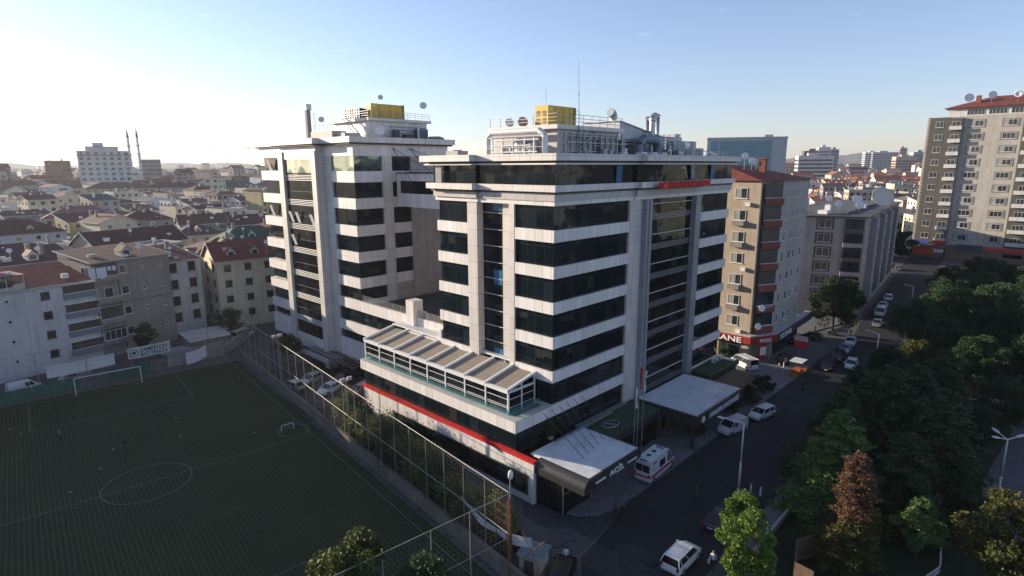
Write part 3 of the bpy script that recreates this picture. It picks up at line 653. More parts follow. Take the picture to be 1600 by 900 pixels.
PIPEW = plain('lagged_duct_cladding', (.72,.71,.68), .35, .12, 1.2, .15)
b = MB(); b.tube([(48.9,51.0,34.8),(48.9,51.0,37.2),(48.9,50.4,37.75),(48.9,43.0,37.75),(48.9,42.2,37.2),(48.9,42.2,35.2)], .33, 12)
one('ventilation_duct', b, PIPEW, 'fat white lagged duct bent over the left end of the front tower roof', 'duct', smooth=False)
o = thing('pipework_rack', 'white pipes, valves and small tanks packed under the fat bent duct', 'pipework', (49, 46.5, 34.72))
b = MB()
for z, y0, y1 in ((37.1,42.4,50.2),(36.8,42.6,49.0),(36.2,44,50),(35.5,42.8,49.6)): b.tube([(48.3,y0,z),(48.3,y1,z)], .09, 8)
for y in (43.2,44.6,46.4,48.0,49.6): b.tube([(48.3,y,34.8),(48.3,y,37.0)], .09, 8)
b.build('pipe', PIPEW, o)
for i, (y, r, h) in enumerate(((44.4,.5,1.5),(46.2,.7,1.9),(48.4,.55,1.3))): b = MB(); b.cyl((49.3,y,34.8),(49.3,y,34.8+h),r,r,14); b.ell((49.3,y,34.8+h),(r,r,r*.4),14,6); b.build('tank', [PIPEW, METG, CONCL][i:i+1], o)
b = MB(); b.box(48.6,45.1,35.0,49.0,45.9,36.2); b.box(48.5,47.0,35.4,49.0,47.7,36.3); b.build('control_box', METG, o)
b = MB(); b.tube([(47.9,41.6,34.8),(47.9,41.6,37.3),(47.9,50.5,37.3)], .05, 6); b.tube([(47.9,41.6,36.0),(47.9,50.5,36.0)], .03, 5); b.build('frame', METG, o)
o = thing('condenser_unit', 'squat grey condenser box at the left end of the front tower roof', 'condenser', (46.5, 53.5, 34.72))
b = MB(); b.box(45.8,52.9,34.75,47.4,55.0,35.75); b.build('casing', CONCL, o)
b = MB(); b.cyl((46.6,53.9,35.75),(46.6,53.9,35.85),.6,.6,12); b.build('fan', METD, o)
b = MB(); b.cyl((53.3,41.0,34.72),(53.2,41.0,39.4),.05,.04,6); b.cyl((53.2,41.0,39.4),(53.0,41.0,44.9),.035,.014,6); b.box(52.9,40.98,41.6,53.3,41.02,41.64)
for dx, dy in ((2.6,0),(-1.6,2.2),(-1.2,-2.2)): b.cyl((53.2,41,40),(53.2+dx*.7,41+abs(dy),38.4 if dy else 36),.012,.012,3)
one('radio_mast', b, METD, 'tall thin guyed radio mast on the front tower roof', 'mast')
b = MB(); b.cyl((55.2,47.5,38.4),(55.2,47.5,43.0),.02,.015,4); b.box(55,47.48,42.0,55.4,47.5,42.03)
one('whip_aerial', b, METD, 'short whip aerial rising just behind the front yellow generator', 'aerial')
SHED = plain('plant_shed_sheet', (.42,.44,.46), .5, .2, .7, .2)
o = thing('plant_shed', 'grey sheet metal plant shed with a roof sloping down to the right', 'shed', (69, 44.5, 34.72))
b = MB(); b.prism([(64.2,43),(75.5,43),(75.5,48.5),(64.2,48.5)], 34.72, lambda x, y: 39.4-(x-64.2)*.155); b.build('wall', SHED, o)
b = MB(); b.prism([(64.0,42.8),(75.8,42.8),(75.8,48.8),(64.0,48.8)], lambda x, y: 39.42-(x-64.2)*.155, lambda x, y: 39.52-(x-64.2)*.155); b.build('roof', METG, o)
b = MB(); b.box(65.6,42.9,34.8,67.6,43.0,37.0); b.build('door', METD, o)
b = MB()
for z in (36.0,36.7,37.4): b.tube([(62.3,42.7,z),(70.0,42.7,z)], .06, 6)
b.build('pipe', METG, o)
def cowl(label, x, y, z, r, h, dirx=1):
    o = thing('roof_cowl', label, 'cowl', (x, y, z))
    b = MB(); b.cyl((x,y,z),(x,y,z+h),r*.75,r*.75,12); b.build('stack', METG, o)
    b = MB(); pts = [(x,y,z+h),(x+dirx*.1*r,y,z+h+r*.6),(x+dirx*.5*r,y,z+h+r*1.1),(x+dirx*1.3*r,y,z+h+r*1.35)]
    b.tube(pts, r, 12); b.build('hood', METG, o)
cowl('bent galvanised cowl on the ridge of the grey plant shed, beside the railed roof', 64.9, 44.5, 39.4, .55, .5, -1)
cowl('stout galvanised exhaust cowl rising halfway along the grey plant shed', 70.6, 42.2, 34.72, .5, 5.0, 1)
for i, x in enumerate((74.0, 75.3, 76.7)):
    o = thing('flue', ['shiny steel flue, first of three beside the plant shed, nearest the exhaust cowl', 'shiny steel flue, middle one of the three beside the plant shed', 'shiny steel flue, tallest and furthest right of the three beside the plant shed'][i], 'flue', (x, 45, 34.72), 0, 'steel flues on the front tower roof')
    b = MB(); h = 40.3+.25*i; b.cyl((x,45,34.72),(x,45,h),.27,.27,12); b.build('pipe', METG, o, True)
    b = MB(); b.cyl((x,45,h+.12),(x,45,h+.42),.5,.02,12); b.build('cap', METG, o)
BLUEM = plain('blue_grey_duct', (.16,.19,.24), .45, .2, 1., .2)
b = MB(); b.tube([(66.3,41.4,34.8),(66.3,41.4,36.6),(67.2,41.4,37.3),(70.2,41.4,37.3),(71.0,41.4,36.6),(71.0,41.4,34.8)], .55, 12)
one('ventilation_duct', b, BLUEM, 'dark blue grey duct arched in front of the grey plant shed', 'duct')
o = thing('pipework_rack', 'rack of parallel steel pipes and silver drums right of the arched dark duct', 'pipework', (73.5, 41, 34.72))
b = MB()
for k in range(6): b.tube([(71.5,41.2,35.6+.42*k),(76.6,41.2,35.6+.42*k)], .07, 6)
for k in range(4): b.tube([(72+1.4*k,41.2,34.8),(72+1.4*k,41.2,38)], .08, 6)
b.build('pipe', METG, o)
b = MB(); b.cyl((75.6,40.6,36.6),(77.0,40.6,36.6),.7,.7,14); b.build('drum', PIPEW, o); b = MB(); b.cyl((73.6,40.2,35.5),(75,40.2,35.5),.5,.5,14); b.build('drum', METG, o)
for i, (x, y, w, d, h, z, lb) in enumerate(((78.2,41,2.6,1.6,2.6,34.72,'tall grey air handling box right of the silver drums'),(81.0,41,2.2,1.6,1.7,34.72,'stepped grey air handling box near the right end of the front tower roof'),(64.6,39.9,1.2,.9,.9,34.72,'small white louvred fan box behind the front parapet, left one of the row'),(67.1,39.9,1.2,.9,.9,34.72,'small white louvred fan box behind the front parapet, middle of the row'),(69.6,39.9,1.2,.9,.9,34.72,'small white louvred fan box behind the front parapet, right one of the row'))):
    o = thing('air_handler', lb, 'air handler', (x, y, z)); b = MB(); b.box(x,y,z,x+w,y+d,z+h); b.build('casing', [SHED, METW][i > 1], o)
    b = MB()
    for k in range(int(h/.2)-1): b.box(x+.15,y-.03,z+.2+k*.2,x+w*.6,y,z+.28+k*.2)
    b.build('louvre', METD, o)
b = MB(); b.tube([(83.8,40.6,35.0),(84.6,40.6,35.5),(86.4,40.6,35.3)], .45, 10); b.tube([(77,39.4,36.0),(88,39.4,35.9)], .04, 5)
one('flexible_duct', b, METG, 'low sagging grey duct at the right end of the front tower roof', 'duct')
# rooftop of the rear tower
H2 = thing('plant_room', 'rooftop plant room of the rear tower, taupe walls and a projecting roof slab', 'plant room', (60, 90, 37.8))
b = MB(); b.box(54.6,84.6,37.8,66.2,96,41.3); b.build('wall', REARW, H2)
b = MB(); b.box(54.0,84.0,41.3,66.8,96.5,41.75); b.build('roof_slab', CORN, H2)
b = MB()
for x in [54.2+1.55*i for i in range(9)]: b.cyl((x,84.2,41.75),(x,84.2,42.8),.03,.03,5)
for z in (42.1,42.45,42.8): b.cyl((54.2,84.2,z),(66.6,84.2,z),.028,.028,5); b.cyl((54.2,84.2,z),(54.2,96.3,z),.028,.028,5)
for y in [84.2+2*i for i in range(7)]: b.cyl((54.2,y,41.75),(54.2,y,42.8),.03,.03,5)
b.build('railing', METG, H2)
generator(55.2, 84.9, 41.76, 6.6, 2.0, 2.3, 'long yellow generator enclosure on the rear tower roof')
o = thing('chiller_bank', 'dark framed chiller bank with light rails left of the rear yellow generator', 'chiller', (54.8, 89.3, 41.76))
b = MB(); b.box(54.5,87.2,41.8,55.8,91.6,43.4); b.build('casing', METD, o)
b = MB()
for k in range(7): b.box(54.42,87.2+.72*k,41.8,54.5,87.26+.72*k,43.5)
for z in (42.4,43.4): b.box(54.42,87.2,z,54.5,91.6,z+.05)
b.build('guard_frame', METG, o)
for c, r, lb in (((56.8,84.4,45.0),.42,'small satellite dish on a mast just left of the rear yellow generator'),((65.6,84.6,44.3),.62,'large round satellite dish standing right of the rear yellow generator'),((51.6,94.5,41.8),.5,'satellite dish at the left end of the rear tower roof, above the beige boxes'),((55.0,82.2,39.6),.75,'white satellite dish low on the rear roof in front of the plant room')):
    dish('satellite_dish', lb, c, r, (-.75,-1,.35), 41.76 if c[2] > 43 else 37.8)
o = thing('chimney_stack', 'square grey chimney stack with a ladder at the left end of the rear tower roof', 'chimney', (50.2, 98.5, 37.8))
b = MB(); b.box(50.0,96.4,37.8,50.7,97.1,43.4); b.build('stack', CONC, o); b = MB(); b.box(49.85,96.25,43.4,50.85,97.25,44.4); b.build('cap', METG, o)
b = MB(); b.cyl((50.9,95.8,38),(50.9,95.8,43),.03,.03,4); b.cyl((50.9,95.3,38),(50.9,95.3,43),.03,.03,4)
for k in range(12): b.cyl((50.9,95.8,38.3+.4*k),(50.9,95.3,38.3+.4*k),.02,.02,4)
b.build('ladder', METG, o)
BEIGE = plain('beige_roof_box', (.52,.47,.43), .7, .2, .5)
for i, (x0,y0,x1,y1,h,lb) in enumerate(((50.0,88.5,52.6,95.5,1.9,'long beige rooftop enclosure next to the square chimney stack'),(50.6,85.6,53.4,88.2,1.5,'lower beige rooftop enclosure nearest the parapet of the rear tower'))):
    o = thing('roof_enclosure', lb, 'enclosure', ((x0+x1)/2, (y0+y1)/2, 37.8)); b = MB(); b.box(x0,y0,37.8,x1,y1,37.8+h); b.build('casing', BEIGE, o)
    b = MB()
    for yy in [y0+.3+j*1.3 for j in range(int((y1-y0)/1.3))]:
        b.cyl((x0+.2,yy,37.8+h),(x0+.2,yy,37.8+h+1.0),.03,.03,4)
    b.cyl((x0+.2,y0+.3,37.8+h+1.0),(x0+.2,y1-.3,37.8+h+1.0),.035,.035,4); b.cyl((x0+.2,y0+.3,37.8+h+.5),(x0+.2,y1-.3,37.8+h+.5),.03,.03,4); b.build('railing', METW, o)
o = thing('steel_stair', 'light steel stair climbing from the rear roof to the plant room top', 'stair', (54, 86.5, 37.8))
b = MB(); b.bar((53.4,84.2,37.9),(53.8,90,41.7),.12); b.bar((52.6,84.2,37.9),(53.0,90,41.7),.12)
for k in range(14): b.box(52.7+k*.03,84.3+.41*k,38.0+.27*k,53.6+k*.03,84.6+.41*k,38.04+.27*k)
b.build('flight', METG, o); b = MB(); b.bar((52.6,84.2,38.9),(53.0,90,42.7),.05); b.bar((53.4,84.2,38.9),(53.8,90,42.7),.05); b.build('handrail', METG, o)
o = thing('pipework_rack', 'dark pipes and grey boxes under the slab of the rear plant room', 'pipework', (61, 82.5, 37.8))
b = MB()
for k in range(5): b.tube([(57.4,83.2,38.4+.5*k),(65,83.2,38.4+.5*k)], .1, 6)
b.tube([(62.8,82.6,37.9),(62.8,82.6,40.6)], .2, 8); b.build('pipe', METG, o)
b = MB(); b.box(58.0,82.6,37.9,59.0,83.4,39.8); b.box(60.0,82.4,37.9,61.6,83.4,39.2); b.build('control_box', METD, o)
b = MB(); b.tube([(63.5,80.4,38.5),(65.4,80.4,38.6),(66.3,80.4,38.4)], .42, 10); one('ventilation_duct', b, BLUEM, 'dark lying duct at the right end of the rear tower roof', 'duct')
b = MB(); b.box(62.9,82.6,37.8,64.9,84.0,40.2); one('water_tank', b, plain('dark_blue_tank', (.07,.10,.13), .5), 'dark blue tank box at the right of the rear plant room', 'tank')

# service clutter along the plant room front of the front tower
o = thing('pipework_rack', 'bundle of dark cable trays and brackets along the shaded front of the plant room', 'pipework', (57, 41, 34.72))
b = MB()
for k, z in enumerate((35.3, 35.55, 36.5, 37.2, 37.45)): b.box(50.6+k*.4, 41.15, z, 62.3+k*.5, 41.35, z+.07)
for k in range(11): b.box(51+1.1*k, 41.1, 34.8, 51.06+1.1*k, 41.4, 37.6)
b.build('cable_tray', METG, o)
b = MB(); rr_ = random.Random(3)
for k in range(9): x = 51.5+1.2*k; h = rr_.uniform(.3,1.1); b.box(x,40.5,34.8,x+rr_.uniform(.3,.8),41.0,34.8+h)
b.build('junction_box', SHED, o)
o = thing('guard_rail', 'thin steel guard rail with a hanging hose at the right end of the front roof', 'railing', (81, 39.4, 34.72))
b = MB()
for k in range(12): b.cyl((72+1.3*k,38.9,34.8),(72+1.3*k,38.9,35.9),.025,.025,4)
b.cyl((72,38.9,35.9),(86.3,38.9,35.9),.03,.03,4); b.cyl((72,38.9,35.4),(86.3,38.9,35.4),.025,.025,4); b.build('rail', METG, o)
for i, (x, y, w, d, h, lb) in enumerate(((77.6,44,4.5,3,3.2,'large stepped grey duct box behind the silver drums'),(71.2,40.0,.9,.7,1.3,'narrow grey cabinet between the arched duct and the pipe rack'),(60.2,39.6,.8,.6,.7,'little white cabinet near the foot of the radio mast'))):
    o = thing('air_handler', lb, 'air handler', (x, y, 34.72)); b = MB(); b.box(x,y,34.8,x+w,y+d,34.8+h); b.box(x+w*.6,y+.1,34.8+h,x+w*.95,y+d-.1,34.8+h+.5); b.build('casing', [SHED,METG,METW][i], o)
    b = MB(); b.box(x+.1,y-.03,35.0,x+w*.5,y,34.8+h*.8); b.build('louvre', METD, o)
# ---------------------------------------------------------------- houses
RT = {'red': tiles('red_roof_tile', (.20,.055,.040)), 'dark red': tiles('dark_red_roof_tile', (.105,.040,.035)), 'brown': tiles('brown_roof_tile', (.12,.065,.050)),
 'pink': tiles('pink_sheet_roof', (.26,.13,.125), .8), 'grey': tiles('grey_sheet_roof', (.17,.17,.175), .9), 'green': tiles('green_roof_tile', (.055,.10,.075)),
 'orange': tiles('orange_roof_tile', (.34,.12,.06)), 'slate': tiles('slate_roof', (.07,.08,.10))}
def wallm(n, c): return plain(n, c, .85, .22, .25, 0, 0, .3, .45)
WL = {'white': wallm('white_render', (.58,.58,.58)), 'cream': wallm('cream_render', (.62,.56,.40)), 'grey': wallm('grey_render', (.25,.24,.23)), 'beige': wallm('beige_render', (.42,.35,.28)),
 'pink': wallm('pink_render', (.46,.38,.33)), 'yellow': wallm('yellow_render', (.46,.40,.22)), 'green': wallm('green_render', (.20,.25,.21)), 'lilac': wallm('lilac_render', (.34,.29,.31)),
 'brown': wallm('brown_render', (.17,.12,.09)), 'ochre': wallm('ochre_render', (.36,.25,.12)), 'blue': wallm('bluish_render', (.33,.38,.44)), 'brick': wallm('brick_red_render', (.22,.08,.06)), 'bare': wallm('bare_plaster', (.30,.27,.24)), 'taupe': wallm('taupe_tower_render', (.10,.095,.088)), 'stone': wallm('stone_tower_render', (.42,.395,.355))}
FRW = plain('white_window_frame', (.66,.66,.65), .4, .1); FRD = plain('dark_window_frame', (.07,.06,.055), .5, .2); FRB = plain('brown_window_frame', (.22,.09,.04), .6, .2)
PWC = {}
def window_proto(w, h, st):
    k = (w, h, st)
    if k in PWC: return PWC[k]
    f = MB(); t = .07; d = .09
    f.box(-w/2,-d,0,w/2,0,t); f.box(-w/2,-d,h-t,w/2,0,h); f.box(-w/2,-d,t,-w/2+t,0,h-t); f.box(w/2-t,-d,t,w/2,0,h-t)
    n = max(1, round(w/1.05))
    for i in range(1, n): x = -w/2+w*i/n; f.box(x-t/2,-d,t,x+t/2,0,h-t)
    f.box(-w/2-.1,-d-.08,-.08,w/2+.1,0,0)
    fm = {'w': FRW, 'd': FRD, 'b': FRB}[st[0]]
    p = MB(); p.box(-w/2+t,-.035,t,w/2-t,-.01,h-t)
    c = None
    if n > 1 and 'c' in st: p.mat(1).box(-w/2+t,-.05,t,-w/2+w/n*.9,-.036,h-t)
    PWC[k] = (f.mesh('window', fm), p.mesh('pane', [WIN, CURT])); return PWC[k]
def add_window(par, x, y, z, rz, w=1.3, h=1.35, st='w'):
    a, c = window_proto(w, h, st)
    o = bpy.data.objects.new('window', a); COL.objects.link(o); o.parent = par; o.location = (x, y, z); o.rotation_euler = (0, 0, rz)
    q = bpy.data.objects.new('pane', c); COL.objects.link(q); q.parent = o
    return o
def roof_mesh(kind, w, d, h, rh, ov=.45, flat_par=.5):
    """returns (roof MB, gable MB) in local coordinates"""
    b = MB(); W2, D2 = w/2+ov, d/2+ov; t = .16; g = None
    if kind == 'hip':
        r = max(.3, (w-d)/2) if w >= d else .3; rd = max(.3, (d-w)/2) if d > w else 0
        T0 = [(-W2,-D2,h),(W2,-D2,h),(W2,D2,h),(-W2,D2,h)]
        if w >= d: R0 = [(-r,0,h+rh),(r,0,h+rh)]; fs = [(T0[0],T0[1],R0[1],R0[0]),(T0[1],T0[2],R0[1]),(T0[2],T0[3],R0[0],R0[1]),(T0[3],T0[0],R0[0])]
        else: R0 = [(0,-rd,h+rh),(0,rd,h+rh)]; fs = [(T0[0],T0[1],R0[0]),(T0[1],T0[2],R0[1],R0[0]),(T0[2],T0[3],R0[1]),(T0[3],T0[0],R0[0],R0[1])]
        for q in fs: b.face(q)
        b.mat(1).box(-W2,-D2,h-t,W2,D2,h-.005).mat(0)
    elif kind == 'gable':
        for s in (1,-1):
            q = [(-W2,s*D2,h),(W2,s*D2,h),(W2,0,h+rh),(-W2,0,h+rh)]; q = q if s < 0 else q[::-1]
            b.face(q); b.face([(x,y,z-t) for x,y,z in q[::-1]])
        b.mat(1)
        for s in (1,-1):
            for x in (-W2, W2): b.face([(x-.06,s*D2,h-t),(x-.06,0,h+rh-t),(x-.06,0,h+rh+.06),(x-.06,s*D2,h+.06)]); b.face([(x+.06,s*D2,h-t),(x+.06,s*D2,h+.06),(x+.06,0,h+rh+.06),(x+.06,0,h+rh-t)]); b.face([(x-.06,s*D2,h+.06),(x-.06,0,h+rh+.06),(x+.06,0,h+rh+.06),(x+.06,s*D2,h+.06)])
            b.box(-W2,s*D2-.06,h-t-.05,W2,s*D2+.06,h+.02)
        b.mat(0)
        g = MB()
        for x in (-w/2, w/2): g.face([(x,-d/2,h-.01),(x,d/2,h-.01),(x,0,h+rh-t)][::(1 if x > 0 else -1)])
    elif kind == 'shed':
        q = [(-W2,-D2,h),(W2,-D2,h),(W2,D2,h+rh),(-W2,D2,h+rh)]; b.face(q); b.face([(x,y,z-t) for x,y,z in q[::-1]])
        b.mat(1).box(-W2,-D2-.08,h-t,W2,-D2,h+.04)
        for x in (-W2, W2): b.prism([(x-.06,-D2),(x+.06,-D2),(x+.06,D2),(x-.06,D2)], lambda X, Y: h-t+(Y+D2)/(2*D2)*rh, lambda X, Y: h+.05+(Y+D2)/(2*D2)*rh)
        b.mat(0); g = MB()
        for x in (-w/2, w/2): g.face([(x,-d/2,h-.2),(x,d/2,h-.2),(x,d/2,h+rh-.2),(x,-d/2,h-.02)][::(1 if x > 0 else -1)])
        g.face([(-w/2,d/2,h-.2),(-w/2,d/2,h+rh-.2),(w/2,d/2,h+rh-.2),(w/2,d/2,h-.2)])
    else:
        b.box(-w/2+.2,-d/2+.2,h-.02,w/2-.2,d/2-.2,h+.06); b.mat(1)
        for q in ((-w/2,-d/2,w/2,-d/2+.22),(-w/2,d/2-.22,w/2,d/2),(-w/2,-d/2+.22,-w/2+.22,d/2-.22),(w/2-.22,-d/2+.22,w/2,d/2-.22)): b.box(q[0],q[1],h-.02,q[2],q[3],h+flat_par)
    return b, g
TRIM = plain('pale_roof_trim', (.48,.47,.45), .7, .25, 1.)
rnd = random.Random(7)
def house(label, x, y, rz, w, d, h, fl, wall='white', roof='red', kind='hip', rh=2.2, cols=3, side=2, st='w', balc=(), name='apartment_house', group=None, win=(1.25,1.3), chim=1, dish_=1, dorm=0, z0=2.0, back=False, floors=None, skip=(), small=(), roomy=0, dark=()):
    o = thing(name, label, 'building', (x, y, 0), rz, group)
    b = MB(); b.box(-w/2,-d/2,-.2,w/2,d/2,h)
    R_, G_ = roof_mesh(kind, w, d, h, rh)
    if G_: 
        for f in G_.f: b.face([G_.v[i] for i in f])
    b.build('wall', WL[wall], o, local=True)
    ro = R_.build('roof', [RT.get(roof, ROOFM), TRIM], o, local=True)
    fh = (h-z0)/fl
    for k in range(fl):
        z = z0+fh*k+fh*.33
        for c in range(cols):
            xx = -w/2+w*(c+.5)/cols
            if c in skip: continue
            if c in small: add_window(o, xx, -d/2, z+.35, 0, .55, .6, 'w'); continue
            if c in balc:
                bw = w/cols*.82
                q = MB(); q.box(xx-bw/2,-d/2-1.0,z-.75,xx+bw/2,-d/2,z-.6); q.box(xx-bw/2,-d/2-1.0,z-.6,xx+bw/2,-d/2-.92,z+.25); q.box(xx-bw/2,-d/2-1,z-.6,xx-bw/2+.08,-d/2,z+.25); q.box(xx+bw/2-.08,-d/2-1,z-.6,xx+bw/2,-d/2,z+.25)
                bo = q.build('balcony', WL['white'] if roomy == 0 else WL['brick'], o, local=True)
                q = MB(); q.box(xx-bw*.4,-d/2-.03,z-.6,xx+bw*.4,-d/2-.01,z+1.35); q.build('balcony_door', WIN, o, local=True)
            else: add_window(o, xx, -d/2, z, 0, win[0], win[1], st if rnd.random() < .6 else st+'c')
        for c in range(side):
            yy = -d/2+d*(c+.5)/side
            add_window(o, -w/2, yy, z, -pi/2, win[0], win[1], st); add_window(o, w/2, yy, z, pi/2, win[0], win[1], st)
    for i in range(rnd.choice((1,2,3)) if kind != 'flat' and name == 'apartment_house' or name == 'city_house' else 0):
        sx, sy = rnd.uniform(-w*.4, w*.4), -d*rnd.uniform(.12,.4)
        zr = {'hip': h+rh*.25, 'gable': h+rh*(1-abs(sy)/(d/2)), 'shed': h+rh*(sy+d/2)/d, 'flat': h}[kind]
        q = MB(); sw_, sh_ = rnd.uniform(.5,1.6), rnd.uniform(.3,.8); q.box(sx-sw_/2,sy-.4,zr-.6,sx+sw_/2,sy+.4,zr+sh_); q.build('roof_hatch', rnd.choice((METW,TRIM,WL['white'])), ro, local=True)
    for i in range(chim):
        cx = rnd.uniform(-w*.32, w*.32); cy = rnd.uniform(-.1,.25)*d
        q = MB(); q.box(cx-.35,cy-.3,h,cx+.35,cy+.3,h+rh+.9); q.box(cx-.45,cy-.4,h+rh+.9,cx+.45,cy+.4,h+rh+1.05); q.build('chimney', WL['bare'], ro, local=True)
    for i in range(dish_):
        cx = rnd.uniform(-w*.45, w*.45); cy = rnd.uniform(-.45,-.05)*d; cz = h+rh*.7+.8
        q = MB(); q.dish((cx,cy,cz), rnd.choice((.34,.42,.5)), (rnd.uniform(-.9,.2),-1,.5), n=10); q.cyl((cx,cy+.1,h),(cx,cy+.05,cz),.04,.04,4); q.build('satellite_dish', METW, ro, local=True)
    for i in range(dorm):
        cx = -w/2+w*(i+.7)/(dorm+.4); D2 = d/2+.45; y0 = -D2*.72; zb = h+rh*.2
        q = MB(); q.prism([(cx-.9,y0),(cx+.9,y0),(cx+.9,y0+2.4),(cx-.9,y0+2.4)], zb-.3, lambda X, Y: zb+1.0)
        q.face([(cx-.9,y0,zb+1.0),(cx+.9,y0,zb+1.0),(cx,y0,zb+1.9)]); q.mat(1); q.face([(cx-1.1,y0-.2,zb+.9),(cx,y0-.2,zb+2.0),(cx,y0+2.6,zb+2.0),(cx-1.1,y0+2.4,zb+.9)]); q.face([(cx,y0-.2,zb+2.0),(cx+1.1,y0-.2,zb+.9),(cx+1.1,y0+2.4,zb+.9),(cx,y0+2.6,zb+2.0)])
        q.mat(2); q.box(cx-.5,y0-.04,zb+.1,cx+.5,y0-.01,zb+1.0); q.build('dormer', [TRIM, RT.get(roof, ROOFM), WIN], ro, local=True)
    return o
r_ = radians
# --- the row behind the pitch
a = house('white house with grey balconies and open roof terrace, left edge behind the goal', 8.2, 127.2, r_(12), 26, 11.5, 14.6, 4, 'white', 'red', 'shed', 2.4, 5, 2, 'd', (), dish_=1, dorm=1, chim=0, z0=1.2, skip=(4,), small=(2,))
q = MB(); q.box(-12.8,-6.2,14.7,2.6,-1.2,14.8); q.box(-12.8,-1.3,14.8,2.6,-1.1,16.9); q.build('terrace_wall', WL['ochre'], a, local=True)
q = MB(); q.box(-13,-6.4,17.0,2.8,-.2,17.14); q.box(2.6,-6.4,14.6,2.8,-6.2,17); q.box(-6,-6.4,14.6,-5.8,-6.2,17.); q.build('terrace_roof', [RT['pink']], a, local=True)
q = MB(); q.box(-12.8,-6.3,14.7,2.6,-6.22,15.7); q.build('terrace_railing', METG, a, local=True)
for k in range(4):
    z = 1.2+3.35*k
    q = MB(); q.box(7.7,-6.35,z+.6,12.7,-5.76,z+1.55); q.build('balcony_front', plain('grey_balcony_panel', (.20,.22,.26), .8, .2), a, local=True)
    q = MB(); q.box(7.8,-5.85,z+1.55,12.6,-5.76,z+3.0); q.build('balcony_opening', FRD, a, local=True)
    q = MB(); q.box(7.6,-6.4,z+1.55,12.8,-6.3,z+1.65); q.box(7.6,-6.38,z+3.0,12.8,-5.76,z+3.15); q.build('balcony_rail', METW, a, local=True)
q = MB(); q.box(-3.4,-6.3,15.3,1.0,-6.25,16.2); q.build('terrace_window', WIN, a, local=True)
for x_ in (-12.6,-9.4,-6.2,-3.0,.2,2.5): q = MB(); q.box(x_,-6.34,14.7,x_+.08,-6.26,17.0); q.build('terrace_post', METW, a, local=True)
a = house('grey rendered house with white laundry on its top balcony, left of the cream house', 26.8, 131.6, r_(14), 13.6, 12, 17.6, 4, 'bare', 'brown', 'shed', 1.3, 4, 2, 'w', (), dish_=1, dorm=1, chim=0, z0=2.0, win=(1.3, 1.5), skip=(0,), small=(2,3))
for k in range(4):
    z = 2.0+3.9*k
    q = MB(); q.box(-6.75,-7.0,z+.35,-2.9,-6.0,z+1.25); q.build('balcony', WL['bare'] if k != 0 else WL['grey'], a, local=True)
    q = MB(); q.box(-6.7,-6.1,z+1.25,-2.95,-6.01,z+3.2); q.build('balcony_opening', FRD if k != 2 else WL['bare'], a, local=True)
    q = MB(); q.box(-6.8,-7.05,z+1.25,-2.85,-6.98,z+1.33); q.box(-6.85,-6.9,z+1.25,-6.78,-6.82,z+3.2); q.build('balcony_rail', METW, a, local=True)
add_window(a, -4.85, -7.0, 3.3, 0, 3.7, 1.75, 'w'); add_window(a, -4.6, -6.1, 2+7.8+1.0, 0, 1.5, 1.9, 'w')
q = MB(); q.box(-2.85,-6.1,1,-2.7,-6.0,17.3); q.box(-6.9,-6.06,9.5,6.7,-6.01,9.62); q.build('facade_seam', GROOVE, a, local=True)
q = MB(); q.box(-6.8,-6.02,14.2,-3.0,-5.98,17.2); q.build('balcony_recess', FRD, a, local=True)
o = thing('laundry_line', 'white sheets hung out to dry on the top balcony of the grey house', 'laundry', (23.3, 123.3, 16.1), r_(14))
q = MB()
for i, (x0, x1, dz) in enumerate(((-2.4,-1.4,1.9),(-1.2,.4,2.1),(.6,1.2,.8),(1.4,2.0,.9))):
    n = 8
    for s in range(n):
        u0, u1 = x0+(x1-x0)*s/n, x0+(x1-x0)*(s+1)/n; f = lambda u: -.0+.08*sin(u*9)
        e = lambda u: dz*(1-.18*abs((u-x0)/(x1-x0)-.5)*2)
        q.face([(u0,f(u0),.6-e(u0)),(u1,f(u1),.6-e(u1)),(u1,f(u1)*.3,.6),(u0,f(u0)*.3,.6)]); q.face([(u0,f(u0)+.02,.6-e(u0)),(u0,f(u0)*.3+.02,.6),(u1,f(u1)*.3+.02,.6),(u1,f(u1)+.02,.6-e(u1))])
q.build('sheet', plain('bluish_white_linen', (.62,.64,.72), .9, .1), o, local=True)
q = MB(); q.cyl((-2.6,.01,.62),(2.3,.01,.62),.015,.015,4); q.build('cord', METD, o, local=True)
house('narrow house with orange framed windows squeezed between the grey and the cream house', 37.3, 137.5, r_(10), 7.6, 12, 15.2, 4, 'white', 'dark red', 'shed', 2.2, 2, 2, 'b', (), win=(1.5,1.9), chim=1, z0=1.5)
a = house('cream house with a red tiled roof and small dormers beside the rear tower', 52.5, 132.4, r_(-6), 16.5, 11.0, 14.6, 4, 'cream', 'red', 'gable', 3.6, 4, 2, 'd', (), dish_=2, dorm=3, chim=0, win=(1.35,1.45), z0=1.4)
a = house('cream block with a dark green mansard and white arched dormers behind the cream house', 66, 165, r_(-14), 18, 12, 14.5, 4, 'cream', 'green', 'hip', 3.6, 4, 2, 'w', (), dish_=2, dorm=3)
house('house with a bright patched tile roof left of the green mansard', 52, 149, r_(-4), 12, 12, 15, 4, 'cream', 'brown', 'hip', 2.4, 3, 2, 'w', (), dish_=2, dorm=1)
